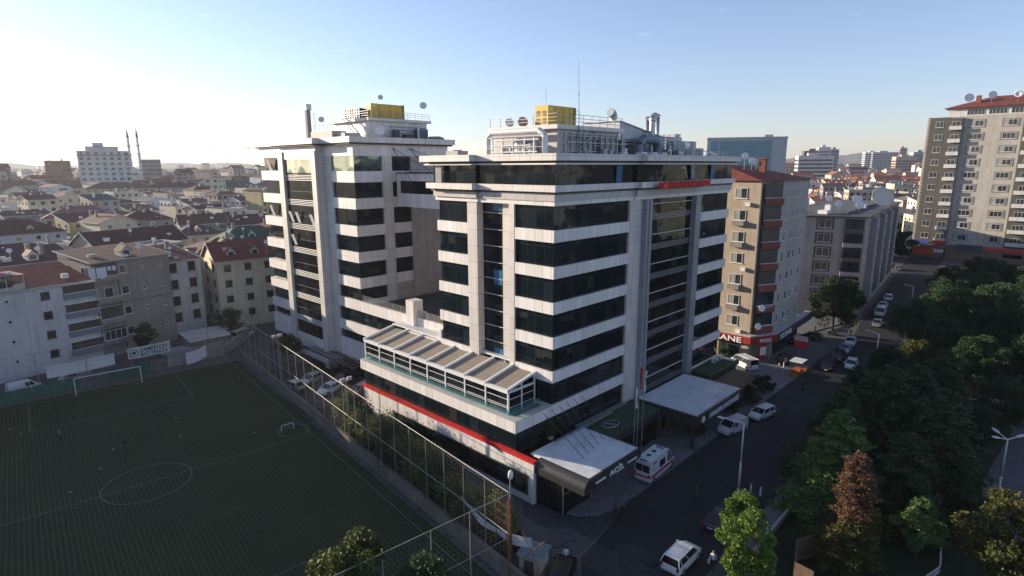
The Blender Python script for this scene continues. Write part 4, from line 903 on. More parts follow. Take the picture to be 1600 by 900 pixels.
# --- second and third rows
house('long red roofed house with a white dormer row at the left edge, three rows back', 14, 175, r_(8), 24, 13, 14.0, 4, 'grey', 'dark red', 'hip', 3.0, 5, 2, 'w', (2,), dish_=2, dorm=3)
house('dark roofed house with a pale blue gable, left edge, behind the white terrace house', 2, 152, r_(8), 14, 12, 14.5, 4, 'blue', 'dark red', 'gable', 3.0, 3, 2, 'w', (), dish_=1, dorm=1)
house('house with dirty grey attic walls just behind the white house with the roof terrace', 16, 153, r_(11), 14, 10, 15.5, 4, 'bare', 'dark red', 'shed', 2.4, 4, 2, 'w', (), dish_=3, dorm=1, chim=2)
house('wide red roofed house behind the grey house with laundry', 40, 176, r_(13), 22, 13, 15, 4, 'beige', 'dark red', 'gable', 3.6, 5, 2, 'w', (1,), dish_=2, dorm=0, chim=2)
house('house with a pale terrace roof between the grey house and the wide red roof', 35.5, 155, r_(13), 18, 9, 16.2, 4, 'grey', 'grey', 'flat', .6, 4, 2, 'w', (), dish_=2)
house('large dark red roofed house at the left edge with a white parapet wall', 20, 240, r_(8), 30, 15, 14, 4, 'white', 'dark red', 'hip', 4.2, 6, 2, 'w', (), dish_=3, dorm=2)
house('pink sheet gable roof above a grey glazed attic, near the left edge', 45, 262, r_(-12), 22, 14, 16.5, 5, 'grey', 'pink', 'hip', 4.0, 5, 2, 'd', (), dish_=1)
house('maroon roofed house right of the pink sheet roof', 64, 258, r_(-10), 18, 14, 14.5, 4, 'beige', 'dark red', 'hip', 3.4, 4, 2, 'w', (), dish_=3)
house('green fronted house with a cream gable end and two white roof dishes', 74, 226, r_(-12), 15, 11, 14.5, 4, 'green', 'brown', 'gable', 3.2, 4, 2, 'w', (1,), dish_=2)
house('plum red roof directly left of the green mansard, two rows back', 88, 222, r_(-10), 15, 12, 13.5, 4, 'lilac', 'dark red', 'gable', 3.4, 4, 2, 'w', (), dish_=3)
house('brown roofed house tucked between the patched roof and the green fronted house', 62, 196, r_(-6), 14, 12, 14.0, 4, 'cream', 'brown', 'hip', 2.8, 4, 2, 'w', (), dish_=3, dorm=1)
# --- apartment blocks in the middle distance
house('mustard and grey apartment block with a brown roof, below the white high-rise', 110, 492, r_(-40), 40, 16, 19.5, 5, 'yellow', 'brown', 'hip', 4.5, 8, 2, 'w', (5,), name='apartment_block', win=(2.2,1.6), dish_=3)
house('long lilac apartment block with recessed balconies right of the mustard block', 138, 462, r_(-40), 40, 16, 20, 5, 'lilac', 'dark red', 'hip', 3.6, 9, 2, 'w', (0,1), name='apartment_block', win=(1.6,2.2), dish_=3)
house('ochre apartment block with a green roof and a row of white dormers', 184, 478, r_(-45), 32, 16, 18.5, 5, 'ochre', 'green', 'hip', 5.5, 6, 2, 'w', (1,3), name='apartment_block', win=(2.4,1.7), dorm=5, dish_=0)
house('slim cream residential tower beside the block with the green roof', 160, 452, r_(-42), 10, 12, 26, 6, 'cream', 'grey', 'flat', .5, 2, 2, 'w', (), name='apartment_block', win=(2.4,1.9), dish_=0)
house('brown warehouse gable behind the green roofed block', 238, 560, r_(-45), 46, 22, 20, 3, 'ochre', 'brown', 'gable', 6, 3, 2, 'w', (), name='warehouse')
house('lilac house with a bluish roof at the edge of the rear tower', 222, 500, r_(-45), 24, 14, 19, 4, 'lilac', 'slate', 'hip', 3.5, 5, 2, 'w', (1,))
a = house('grey windowless hall with a broad low roof at the far left', 56, 402, r_(-14), 58, 26, 12, 1, 'blue', 'grey', 'shed', 4, 1, 1, 'd', (), name='warehouse', dish_=0, chim=0)
house('pale hall with a flat roof at the left edge in front of the grey hall', 30, 372, r_(-6), 36, 22, 12.5, 1, 'bare', 'grey', 'flat', .5, 1, 1, 'd', (), name='warehouse', dish_=0, chim=1)
a = house('white high-rise with a stepped top left of the two minarets', 124, 592, r_(-14), 36, 18, 47, 11, 'white', 'grey', 'flat', 1.0, 7, 3, 'd', (), name='high_rise', win=(2.6,2.0), dish_=0, chim=0)
q = MB(); q.box(-12,-7,47,10,7,50.5); q.box(-7,-4,50.5,0,4,54); q.build('penthouse', WL['white'], a, local=True)
q = MB(); q.box(-18.6,-9.6,43.5,18.6,9.6,44.0); q.box(-12.6,-7.6,50.5,10.6,7.6,50.9); q.build('cornice', WL['brown'], a, local=True)
def minaret(x, y, h, label, mat):
    o = thing('minaret', label, 'minaret', (x, y, 0), 0, 'minarets of the distant mosque')
    b = MB(); b.box(x-2,y-2,0,x+2,y+2,h*.3); b.cyl((x,y,h*.3),(x,y,h*.62),1.5,1.4,12); b.cyl((x,y,h*.62),(x,y,h*.86),1.25,1.1,12); b.build('shaft', mat, o)
    for z in (.5, .62, .74): b = MB(); b.cyl((x,y,h*z-.8),(x,y,h*z),1.4,2.2,12); b.cyl((x,y,h*z),(x,y,h*z+1),2.2,2.2,12); b.build('balcony', mat, o)
    b = MB(); b.cyl((x,y,h*.86),(x,y,h),1.5,.05,12); b.build('spire', RT['slate'], o)
minaret(185, 768, 77, 'left one of two slim pointed minarets beside the white high-rise', WL['white'])
minaret(193.5, 766, 78, 'right one of two slim pointed minarets beside the white high-rise', WL['white'])
house('teal glass office slab right of the minarets', 196, 735, r_(-14), 18, 14, 42, 9, 'green', 'grey', 'flat', 1, 6, 2, 'd', (), name='office_block', dish_=0, chim=0, win=(3,2))
house('dark flat topped block on the horizon left of the white high-rise', 106, 684, r_(-10), 19, 14, 40, 7, 'brown', 'grey', 'flat', 1, 6, 2, 'd', (), name='office_block', dish_=0, chim=3, win=(3,2))
# ---------------------------------------------------------------- right hand side
# corner apartment house with pharmacy
E_ = thing('apartment_house', 'tall beige apartment house with red balconies above the red pharmacy fascia', 'building', (104, 42, 0))
foot = [(100,53),(100,38.6),(104.3,36.6),(118.5,37.0),(118.5,53)]
b = MB(); b.prism([(100,53),(100,38.6),(101.2,38.6),(103.6,38.2),(104.5,36.62),(118.5,37.0),(118.5,53)], 0, 31.4); b.build('wall', WL['beige'], E_)
b = MB(); b.prism([(104.35,36.57),(118.56,36.95),(118.56,52.9),(118.4,52.9),(118.4,37.1),(104.35,36.7)], 4.6, 31.0); b.build('side_render', plain('shade_tinted_render', (.40,.385,.365), .85, .22, .25, 0, 0, .3, .45), E_)  # cool grey of the shaded side is painted into this render
b = MB(); pk = [(103.5,46.5,33.9),(112,46.5,33.9)]; rr = [(99.5,53.4,31.4),(99.5,38.3,31.4),(104.2,36.1,31.4),(119,36.5,31.4),(119,53.4,31.4)]
b.face([rr[0],rr[1],pk[0]]); b.face([rr[1],rr[2],pk[0]]); b.face([rr[2],rr[3],pk[1],pk[0]]); b.face([rr[3],rr[4],pk[1]]); b.face([rr[4],rr[0],pk[0],pk[1]]); b.face(rr)
ro = b.build('roof', RT['red'], E_)
b = MB(); b.box(107,41,32.4,108,42,35.0); b.box(106.8,40.8,35.0,108.2,42.2,35.2); b.build('chimney', WL['brick'], ro)
for k in range(7):
    zc = 6.95+3.72*k
    add_window(E_, 99.99-104, 41.9-42, zc-.85, -pi/2, 2.1, 1.75, 'wc')
    if k in (1, 4, 5, 2): b = MB(); b.box(99.3,40.9,zc-1.75,100,43.0,zc-.95); b.build('window_box', WL['grey'], E_)
    if k in (0, 3, 6):
        b = MB(); b.box(99.5,40.1,zc-2.1,99.98,40.9,zc-1.5); b.build('air_conditioner', METW, E_)
    b = MB(); b.prism([(100.6,38.2),(104.1,36.5),(103.9,36.1),(100.4,37.8)], zc-1.95, zc-.75); b.build('balcony_front', WL['brick'] if k > 1 else WL['brick'], E_)
    b = MB(); b.prism([(100.5,38.15),(104.1,36.45),(104.0,36.25),(100.4,37.95)], zc-.75, zc-.68); b.build('balcony_rail', METW, E_)
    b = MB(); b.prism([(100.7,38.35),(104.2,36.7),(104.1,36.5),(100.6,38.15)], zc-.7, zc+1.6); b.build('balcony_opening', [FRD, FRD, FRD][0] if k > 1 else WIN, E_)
    for x in (106.5, 110.0, 112.4, 116.2): add_window(E_, x-104, 36.55+(x-104)*.0275-42-.0, zc-.8, .027, .85 if x != 110 else 1.1, 1.6, 'w')
b = MB(); b.prism([(99.0,45),(99.0,38.0),(104.2,35.4),(125,36.2),(125,37.4),(104.8,36.6),(100,38.9),(100,45)], 4.6, 4.85); b.build('awning_slab', CONCL, E_)
b = MB(); b.prism([(98.9,49),(98.9,37.9),(104.2,35.2),(104.4,35.4),(99.1,38.0),(99.1,49)], 3.4, 4.6); b.build('fascia_board', plain('pharmacy_red_fascia', (.30,.025,.03), .5, .15), E_)
b = MB(); b.prism([(104.2,35.2),(125,36.0),(125,36.2),(104.3,35.4)], 3.4, 4.6); b.build('fascia_board', plain('dark_blue_fascia', (.05,.05,.09), .5), E_)
ang = atan2(35.2-37.9, 104.2-98.9)
sign(E_, 'ECZANE', LETT, 98.82, 42.9, 3.42, 1.35, 7.4, (pi/2,0,-pi/2)).location = (98.82-104, 47.0-42, 3.40)
o = sign(E_, 'PARK', LETT, 0, 0, 0, .95, 2.6, (pi/2,0,ang)); o.location = (100.6-104, 36.98-42, 3.5)
o = sign(E_, 'ECZANE', LETT, 0, 0, 0, 1.25, 6.0, (pi/2,0,.0385)); o.location = (105.6-104, 35.2-42, 3.45)
o = sign(E_, 'OPTİK', LETT, 0, 0, 0, .8, 3.4, (pi/2,0,.0385)); bpy.data.objects.remove(o)
b = MB(); b.prism([(101.4,37.15),(102.6,36.55),(102.7,36.75),(101.5,37.35)], .2, 3.3); b.build('shop_sign_panel', RED, E_)
b = MB(); b.prism([(101.45,37.05),(102.6,36.48),(102.62,36.52),(101.47,37.09)], 1.0, 2.5); b.build('shop_sign_disc', LETT, E_)
b = MB(); b.box(99.9,40.2,0,99.96,44,3.2); b.build('shop_window', WIN, E_)
b = MB(); b.box(106,36.4,0,118,36.5,3.3); b.build('shop_window', WIN, E_)
for i, (x, y, z, lb) in enumerate(((100.0,36.9,9.9,'white balcony dish on the beige apartment house, upper of two'),(99.8,37.2,6.6,'white balcony dish on the beige apartment house, lower of two'),(103.4,43.2,36.4,'big round dish at the left of the red roof ridge'),(105.6,42.8,35.6,'second round dish from the left on the red roof ridge'),(107.2,42.6,35.4,'third round dish on the red roof ridge, by the chimney'))):
    if i < 2:
        o = thing('satellite_dish', lb, 'satellite dish', (x, y, z)); q = MB(); q.dish((x,y,z), .6, (-.6,-1,.3)); q.build('reflector', METW, o, True); q = MB(); q.tube([(x,y+.1,z),(x+1.5,y-.3,z-.1),(x+2.6,y-.9,z+.1)], .05, 5); q.build('arm', METW, o)
    else: dish('satellite_dish', lb, (x,y,z-.9), .65, (-.8,-1,.3), 33.2)
# pinkish apartment row with dark flat roof
a = thing('apartment_house', 'dusty pink apartment house with a dark flat roof crowded with dishes', 'building', (146, 33, 0))
fp = [(138.6,51),(145.8,33),(212,39.8),(211,58)]
b = MB(); b.prism(fp, 0, 22.6); b.build('wall', WL['pink'], a)
b = MB(); b.prism([(137.9,51.5),(145.4,32.4),(212.6,39.3),(211.6,58.6)], 22.6, 22.85); b.mat(1); b.prism([(150,38),(205,43),(204,52),(148,50)], 22.85, 23.3); b.build('roof', [plain('weathered_flat_roof', (.085,.085,.09), .9, .4, .15), RT['grey']], a)
A1, A2_ = Vector((138.6,51,0)), Vector((145.8,33,0)); dv = (A2_-A1).normalized(); rzw = atan2(dv.y, dv.x)
for k in range(6):
    z = 4.2+3.2*k
    for s_, w_ in ((2.6,1.5),(11.4,2.6)):
        q = A1+dv*s_; add_window(a, q.x-146, q.y-33, z, rzw, w_, 1.9, 'w')
        if w_ > 2: 
            b = MB(); b.box(-1.8,-.12,-.35,1.8,-.02,2.2); oo = b.build('window_surround', WL['brown'], a, local=True, loc=(q.x-146, q.y-33, z)); oo.rotation_euler = (0,0,rzw); oo.location += Vector((cos(rzw-pi/2),sin(rzw-pi/2),0))*(-.08)
    q = A1+dv*16.8; b = MB(); b.box(-1.6,-1.1,-.9,2.2,0,.0); oo = b.build('balcony', WL['brown'] if k % 2 else WL['pink'], a, local=True, loc=(q.x-146, q.y-33, z)); oo.rotation_euler = (0,0,rzw)
    b = MB(); b.box(-1.5,-1.0,.0,2.1,-.05,2.1); oo = b.build('balcony_glazing', WIN, a, local=True, loc=(q.x-146, q.y-33, z)); oo.rotation_euler = (0,0,rzw)
d2 = (Vector((212,39.8,0))-Vector((145.8,33,0))).normalized(); rz2 = atan2(d2.y, d2.x)
for s0 in (6, 20, 34, 48):
    q = Vector((145.8,33,0))+d2*(s0+3.5); b = MB(); b.box(-2.2,-1.3,3.6,2.2,0,22); oo = b.build('bay', [WL['lilac'], WL['bare']][(s0//14) % 2], a, local=True, loc=(q.x-146, q.y-33, 0)); oo.rotation_euler = (0,0,rz2)
for k in range(6):
    for s_ in (3, 13, 17, 27, 31, 41, 45, 55, 60):
        q = Vector((145.8,33,0))+d2*s_; add_window(a, q.x-146, q.y-33, 4.2+3.2*k, rz2, 1.5, 1.7, 'w')
    for s_ in (9.5, 23.5, 37.5, 51.5):
        q = Vector((145.8,33,0))+d2*s_+Vector((d2.y,-d2.x,0))*1.3; add_window(a, q.x-146, q.y-33, 4.2+3.2*k, rz2, 1.9, 1.6, 'wc')
b = MB(); b.prism([(145.6,32.9),(145.9,31.9),(212,38.7),(212,39.7)], 3.3, 3.6); b.build('shop_awning', WL['brown'], a)
dish('satellite_dish', 'huge pale oval satellite dish on the dark flat roof', (190,40.0,24.9), 3.0, (-.75,-.6,.55), 22.9, plain('cream_dish', (.62,.58,.50), .6, .15, .6))
for i, (x, y, z, r, lb) in enumerate(((158,37.6,24.6,1.0,'white dish on the flat roof in front of the huge one'),(166,40.5,25.6,1.0,'pair dish high on a pole, left of the huge dish'),(175,42,25.2,.9,'grey green dish nearest the left of the huge dish'),(150,40,25.2,.8,'small yellowish dish above the left corner of the flat roof'),(160,45,25.8,.8,'thin pole dish in the middle of the flat roof'))):
    dish('satellite_dish', lb, (x,y,z), r, (-.8,-.7,.4), 22.9)
for i, (x, y, w, d, h, lb) in enumerate(((147,42,3,2,.9,'white cistern box at the left of the flat roof'),(153,43,1.2,1.2,1.8,'small white chimney block on the flat roof'),(171,40,2,1.5,1.2,'low grey tank on the flat roof below the pair dish'))):
    o = thing('water_tank', lb, 'tank', (x, y, 22.85)); b = MB(); b.box(x-w/2,y-d/2,23.0,x+w/2,y+d/2,22.9+h); b.build('tank_body', METW, o); b = MB(); b.box(x-w/2,y-d/2,22.85,x-w/2+.2,y+d/2,23.0); b.box(x+w/2-.2,y-d/2,22.85,x+w/2,y+d/2,23.0); b.build('support', METD, o)
# right tower
a = thing('apartment_tower', 'twelve storey pale and taupe apartment tower at the right edge with shops below', 'building', (264, 20, 0))
b = MB(); b.box(264,-16,0,286,44,50.5); b.build('wall', WL['stone'], a)
b = MB(); b.box(263.6,37.4,5.5,264,43.0,50.3)
for k in range(56): b.box(263.55,43.0,6+.8*k,264,43.5,6.4+.8*k)
b.build('taupe_band', WL['taupe'], a)
b = MB(); b.box(263.2,11.2,5.5,264,17.2,50.3); b.box(263.5,3.0,5.5,264,11.2,50.3); b.build('taupe_band', WL['taupe'], a)
b = MB(); b.box(263.0,33.6,5.5,264,37.4,50.0); b.build('balcony_bay', WL['taupe'], a)
TZ = [50.0-4.42-4.42*i for i in range(10)]
for k, z in enumerate(TZ+[TZ[-1]-4.0]):
    zz = z+1.35
    add_window(a, 263.6-264, 40.2-20, zz, -pi/2, 2.3, 2.0, 'w')
    for yy in (29.6, 20.6):
        add_window(a, -.01, yy-20, zz, -pi/2, 3.4, 1.9, 'wc' if (k+int(yy)) % 3 else 'w')
        b = MB(); b.box(263.9,yy-2.3,zz-.45,263.99,yy+2.3,zz-.1); b.box(263.9,yy-2.3,zz+2.0,263.99,yy+2.3,zz+2.3); b.box(263.9,yy-2.3,zz-.1,263.99,yy-1.9,zz+2.0); b.box(263.9,yy+1.9,zz-.1,263.99,yy+2.3,zz+2.0); b.build('window_surround', WL['grey'], a)
    b = MB(); b.box(262.2,33.6,zz-1.0,263,37.2,zz-.8); b.box(262.2,33.6,zz-.8,262.28,37.2,zz+.3); b.build('balcony', WL['white'], a)
    add_window(a, 263.0-264, 35.4-20, zz-.3, -pi/2, 2.4, 2.2, 'w')
    b = MB(); b.box(262.2,11.6,zz-1.0,263.2,16.8,zz-.8); b.box(262.2,11.6,zz-.8,262.28,16.8,zz+.3); b.build('balcony', WL['white'], a)
    add_window(a, 263.2-264, 14.2-20, zz-.3, -pi/2, 3.0, 2.2, 'w'); add_window(a, 263.5-264, 7-20, zz, -pi/2, 3.0, 2.0, 'w')
b = MB(); b.box(265,-14,50.5,285,38,53.4); b.build('attic_storey', WL['white'], a)
for yy in (30.5, 24.5, 18.5, 12, 6): add_window(a, 265-264, yy-20, 50.9, -pi/2, 5.0, 1.9, 'w')
b = MB(); b.prism([(264.2,-15),(286,-15),(286,39),(264.2,39)], 53.4, lambda x, y: 53.7 if (x < 265 or x > 285 or y < -14 or y > 38) else 57.0); b.face([(264.2,39,53.7),(286,39,53.7),(277,26,57.2),(273,26,57.2)])
b = MB(); b.face([(263.6,39.6,53.4),(263.6,-16,53.4),(275,-6,57.6),(275,27,57.6)]); b.face([(286,39.6,53.4),(263.6,39.6,53.4),(275,27,57.6)]); b.face([(286,-16,53.4),(286,39.6,53.4),(275,27,57.6),(275,-6,57.6)]); b.face([(263.6,-16,53.4),(286,-16,53.4),(275,-6,57.6)]); b.box(263.7,-16,53.25,286,39.5,53.39)
ro = b.build('roof', RT['red'], a)
b = MB(); b.box(268,30,54.5,269.4,31.4,57.6); b.box(270,12,55,271.5,13.5,59); b.build('chimney', WL['brick'], ro)
b = MB(); b.box(262.4,34,.1,263.9,44,5.4); b.box(262.2,2,.1,263.9,33,4.6); b.build('shop_front', WL['brown'], a)
for y0, y1, z0_, z1_, mm in ((30.5,44,3.6,5.2,plain('brown_fascia', (.16,.10,.07), .6)),(22.5,30.2,3.4,5.8,plain('navy_fascia', (.07,.06,.10), .6)),(2,22,4.2,5.2,RED),(38.5,43,5.4,6.4,plain('blue_fascia', (.04,.08,.35), .5)),(36.5,43.8,1.2,3.3,plain('orange_shopfront', (.45,.07,.02), .6))):
    b = MB(); b.box(262.0,y0,z0_,262.35,y1,z1_); b.build('fascia_board', mm, a)
for s_, y_, z_, sz, wd, mm in (('BÜFE', 42.6, 5.5, 1.0, 4, LETT),('MARKET', 37.2, 3.9, 1.1, 5.6, LETT),('DÜĞÜN', 29.6, 3.9, 1.3, 6.0, LETT)):
    pass
b = MB(); b.box(261.9,33.6,5.6,262.1,37.4,6.6); b.build('neon_sign', REDL, a)
dish('satellite_dish', 'large dish at the left of the red roof of the right hand tower', (268.5,33.6,57.0), 1.5, (-1,-.4,.3), 54.6); dish('satellite_dish', 'smaller dish in the middle of the red roof of the right hand tower', (267.5,27,57.4), 1.3, (-1,-.4,.3), 54.6); dish('satellite_dish', 'third dish, furthest right on the red roof of the right hand tower', (267,20,57.0), 1.2, (-1,-.2,.5), 54.6)
# teal glass office slab far right and other towers on the horizon
a = thing('office_block', 'wide teal glass office slab with pale ends on the right horizon', 'building', (490, 205, 0), r_(-64))
b = MB(); b.box(-30,-11,0,30,11,54.5); b.box(-30.3,-11.3,54.5,30.3,11.3,56); b.build('wall', WL['blue'], a, local=True)
b = MB(); b.box(-20,-11.3,12,19,-11,53); b.box(-27,-11.25,12,-21.5,-11,53); b.build('curtain_wall', plain('teal_curtain_glass', (.05,.20,.28), .15, .25, .1), a, local=True)
b = MB()
for k in range(9): b.box(-20,-11.4,14+4.5*k,19,-11.3,14.5+4.5*k)
b.build('floor_band', plain('pale_teal_band', (.13,.24,.28), .4), a, local=True)
b = MB(); b.box(14,-4,56,20,4,58); b.build('roof_unit', METG, a, local=True)
for lb, x, y, rz, w, d, h, wl in (('white and grey office block with long window bands right of the teal slab', 720, 222, -60, 36, 16, 44, 'white'),('dark brown block rising behind the banded office block', 900, 280, -60, 26, 14, 53, 'brown'),('pale tower with a white cap behind the banded office block', 905, 268, -60, 15, 12, 58, 'white'),('slim blue tower right of the pale capped tower', 915, 257, -60, 10, 10, 55, 'blue'),
  ('hazy grey twin block left of the big dish on the horizon', 1500, 345, -60, 32, 20, 60, 'white'),('hazy domed grey block in the middle of the right horizon', 1500, 322, -60, 50, 24, 60, 'blue'),('hazy slim tower on the right horizon', 1560, 300, -60, 14, 14, 70, 'lilac'),('hazy beige block near the right hand tower', 1100, 207, -60, 30, 18, 46, 'beige'),('blue grey flat block near the right hand tower', 1120, 192, -60, 22, 16, 53, 'blue'),('dark hazy block left of the blue grey flat block', 1150, 222, -60, 20, 16, 46, 'grey')):
    o = thing('office_block', lb, 'building', (x, y, 0), r_(rz)); b = MB(); b.box(-w/2,-d/2,0,w/2,d/2,h); b.box(-w*.2,-d*.2,h,w*.1,d*.2,h+3); b.build('wall', WL[wl], o, local=True)
    b = MB(); nf = int(h/4.2)
    for k in range(2, nf): b.box(-w/2+1,-d/2-.2,k*4.2,w/2-1,-d/2-.02,k*4.2+2.0); b.box(-w/2-.2,-d/2+1,k*4.2,-w/2-.02,d/2-1,k*4.2+2.0)
    b.build('window_band', WIN, o, local=True)
# unseen blocks added outside the picture to shade pitch and street, mirror in glass
for i, (x, y, rz, w, d, h) in enumerate(((-16,122,6,22,12,17.5),(-9,143,4,22,12,27.5),(-42,118,12,24,14,18),(-34,80,84,26,14,17),(-36,48,88,26,14,18),(130,-45,20,26,20,40),(165,-70,30,26,20,46),(205,-40,10,26,20,44),(90,-80,0,30,20,30),(-30,10,60,26,14,18))):
    house(['grey','bluish','taupe','green'][i % 4]+' apartment house, unseen, added outside the picture for shade and reflections', x, y, r_(rz) if i < 5 else r_(rz+180), w, d, h, int(h/3.3), ['grey','blue','taupe','green'][i % 4], 'grey', 'flat', .6, 6, 3, 'w', (2,), chim=0, dish_=0, group='unseen apartment houses added outside the picture')
# ---------------------------------------------------------------- the rest of the city
rc = random.Random(21)
taken = []
for o in list(COL.objects):
    if o.get('category') == 'building' and o.parent is None: taken.append((o.location.x, o.location.y, 17 if max(abs(o.location.x), abs(o.location.y)) < 330 else 30))
taken += [(175,42,42),(215,48,40)]
def free(x, y, r):
    for tx, ty, tr in taken:
        if (tx-x)**2+(ty-y)**2 < (tr*.62+r)**2: return False
    return True
ADJ = {'white':'white','cream':'cream','grey':'grey','beige':'beige','pink':'pink','yellow':'yellow','green':'green','lilac':'lilac','bare':'unpainted','blue':'bluish'}
NW = {3:'three',4:'four',5:'five',6:'six'}
RADJ = {'red':'red','dark red':'maroon','brown':'brown','orange':'orange','grey':'grey','green':'green','slate':'slate'}
protos = {}
def far_mesh(wall, roof, w, d, h, rh, fl, kind):
    """one mesh: too small in the picture to show its parts"""
    b = MB(); b.box(-w/2,-d/2,-.2,w/2,d/2,h); b.mat(1)
    r, g = roof_mesh(kind, w, d, h, rh)
    o = len(b.v); b.v += r.v; b.f += [tuple(i+o for i in f) for f in r.f]; b.m += [1 if q == 0 else 2 for q in r.m]
    if g: 
        b.mat(0)
        for f in g.f: b.face([g.v[i] for i in f])
    b.mat(3)
    for k in range(fl):
        z = 2+(h-2.)*k/fl
        for c in range(int(w/3)):
            x = -w/2+(c+.5)*w/int(w/3); b.box(x-.75,-d/2-.05,z+.8,x+.75,-d/2-.01,z+2.2)
        for c in range(3):
            y = -d/2+(c+.5)*d/3
            for s in (-1,1): b.box(s*(w/2+.03)-.02,y-.6,z+.8,s*(w/2+.03)+.02,y+.6,z+2.2)
    b.mat(2).box(-w*.2,0,h,-w*.2+.7,.7,h+rh+.9); b.mat(4); 
    for k in range(2): b.dish((w*(.1+.25*k),-d*.2,h+rh*.8+.9),.4,(-.6,-1,.5),n=8)
    return b.mesh('city_house', [WL[wall], RT.get(roof, ROOFM), TRIM, WIN, METW])
walls = ['white','cream','grey','beige','pink','yellow','green','lilac','white','white','cream','cream']; roofs = ['red','dark red','dark red','brown','grey','red','dark red','brown','slate']
roofsR = ['red','dark red','orange','brown','grey','red','grey']
cells = []
def gen(az0, az1, d0, d1, rot, right):
    cr, sr = cos(rot), sin(rot); n = int(d1/17)+2
    for i in range(-n, n):
        for j in range(0 if not right else -n, n):
            jj = j+(j//3)*.45; ii = i+(i//5)*.5
            u, v = ii*17.+rc.uniform(-1.5,1.5), jj*15.5+rc.uniform(-1.2,1.2)
            x, y = u*cr-v*sr, u*sr+v*cr; dd = sqrt(x*x+y*y)
            if not d0 < dd < d1: continue
            a = math.degrees(atan2(y, x))
            if az0 < a < az1 and free(x, y, 8): cells.append((dd, x, y, rot+rc.choice((0,0,pi/2))*1.0, right))
gen(58.5, 91, 138, 900, radians(12), False)
gen(8.0, 20.5, 215, 900, radians(-62), True)
cells.sort()
nl = nr = 0; far = MB(); taken_l = []
zone = lambda a, r: ('left of the hospital' if not r else 'right of the hospital')
for dd, x, y, rz, right in cells:
    nearer = (nl < 120 and not right) or (nr < 120 and right)
    if not nearer: continue
    w = rc.choice((11,13,15)); d = rc.choice((10,11,12)); fl = rc.choice((3,4,4,4)); h = 2+3.0*fl+rc.uniform(-.8,1.2)
    if dd > 320: fl += rc.choice((0,1,1,2)); h = min(21, 2+3.0*fl+rc.uniform(-.5,.8))
    if dd < 200: h = min(h, 14.4)
    elif dd < 320: fl += rc.choice((0,0,1)); h = 2+2.9*fl+rc.uniform(-.4,.6)
    wl = rc.choice(walls); rf = rc.choice(roofsR if right else roofs); kd = rc.choice(('hip','hip','gable','flat','shed') if dd < 250 else ('hip','gable','flat','flat','shed'))
    rz2_ = rz if not right else rz+rc.choice((0,))
    if not right: nl += 1
    else: nr += 1
    near_ph = 'near' if dd < 260 else ('midway' if dd < 420 else 'distant')
    lb = f"{near_ph} {NW[fl]} storey {ADJ[wl]} house, {RADJ.get(rf,'grey')} {kd} roof, {'right' if right else 'left'} of hospital"; taken_l.append((x, y, f"the {ADJ[wl]} house with {RADJ.get(rf,'grey')} {kd} roof", ADJ[wl], RADJ.get(rf,'grey')))
    grp = f"{near_ph} {ADJ[wl]} {NW[fl]} storey houses with {rf} {kd} roofs {zone(0,right)}"
    if dd < 300:
        house(lb, x, y, rz2_, w, d, h, fl, wl, rf if rf in RT else 'grey', kd, rc.uniform(1.3,2.6), 3, 2, 'w', (rc.choice((0,1,2)),) if rc.random() < .5 else (), dish_=rc.choice((0,1,1,2)), dorm=rc.choice((0,0,1,2)) if kd == 'hip' else 0, group=grp, name='city_house')
    else:
        key = (wl, rf, w, kd, fl)
        if key not in protos: protos[key] = far_mesh(wl, rf, w, d, h, rc.uniform(1.2,2.6), fl, kd)
        o = bpy.data.objects.new('city_house', protos[key]); COL.objects.link(o); o.location = (x, y, 0); o.rotation_euler = (0,0,rz2_)
        tag(o, lb, 'building', grp)
# beyond about 240 houses the town reads as one mass
def mass(name, a0, a1, d0, d1, n, seed, hmin, hmax, mats, label, cat='buildings'):
    q = random.Random(seed); b = MB(); rot = radians(12) if a0 > 40 else radians(-62)
    for i in range(n):
        a = radians(q.uniform(a0, a1)); dd = sqrt(q.uniform(d0*d0, d1*d1)) if q.random() < .6 else q.uniform(d0, d1)
        x, y = dd*cos(a), dd*sin(a)
        if not free(x, y, 6): continue
        w, d = q.uniform(10, 24), q.uniform(10, 16); h = q.uniform(hmin, hmax)+(q.random() < .05)*q.uniform(4, 16)
        s0 = len(b.v); k = q.randrange(len(mats)-3); b.mat(k).box(-w/2,-d/2,0,w/2,d/2,h)
        b.mat(len(mats)-3+q.randrange(2)); rh = q.uniform(1.5,4)
        for s in (1,-1):
            f = [(-w/2-.4,s*(d/2+.4),h),(w/2+.4,s*(d/2+.4),h),(w/2+.4,0,h+rh),(-w/2-.4,0,h+rh)]; b.face(f if s < 0 else f[::-1])
        b.mat(k)
        for xx in (-w/2, w/2): b.face([(xx,-d/2,h-.01),(xx,d/2,h-.01),(xx,0,h+rh-.05)][::(1 if xx > 0 else -1)])
        b.mat(len(mats)-1)
        if dd < 2200:
            for fz in range(int((h-2)/3)):
                for c in range(int(w/4)): xx = -w/2+(c+.5)*w/int(w/4); b.box(xx-.8,-d/2-.08,3+3*fz,xx+.8,-d/2-.01,4.5+3*fz)
                b.box(-w/2-.08,-d*.25,3+3*fz,-w/2-.01,d*.1,4.5+3*fz)
        rz = rot+q.choice((0, pi/2))+q.uniform(-.1,.1); cr, sr = cos(rz), sin(rz)
        for t_ in range(s0, len(b.v)):
            X, Y, Z = b.v[t_]; b.v[t_] = (x+X*cr-Y*sr, y+X*sr+Y*cr, Z)
    one(name, b, mats, label, cat, kind='stuff')
ml = [WL['white'],WL['cream'],WL['beige'],WL['white'],WL['grey'],RT['red'],RT['brown'],WIN]
mass('distant_town', 58, 91, 540, 1500, 1900, 3, 15, 22, ml, 'mass of grey and red roofs fading away to the left of the hospital')
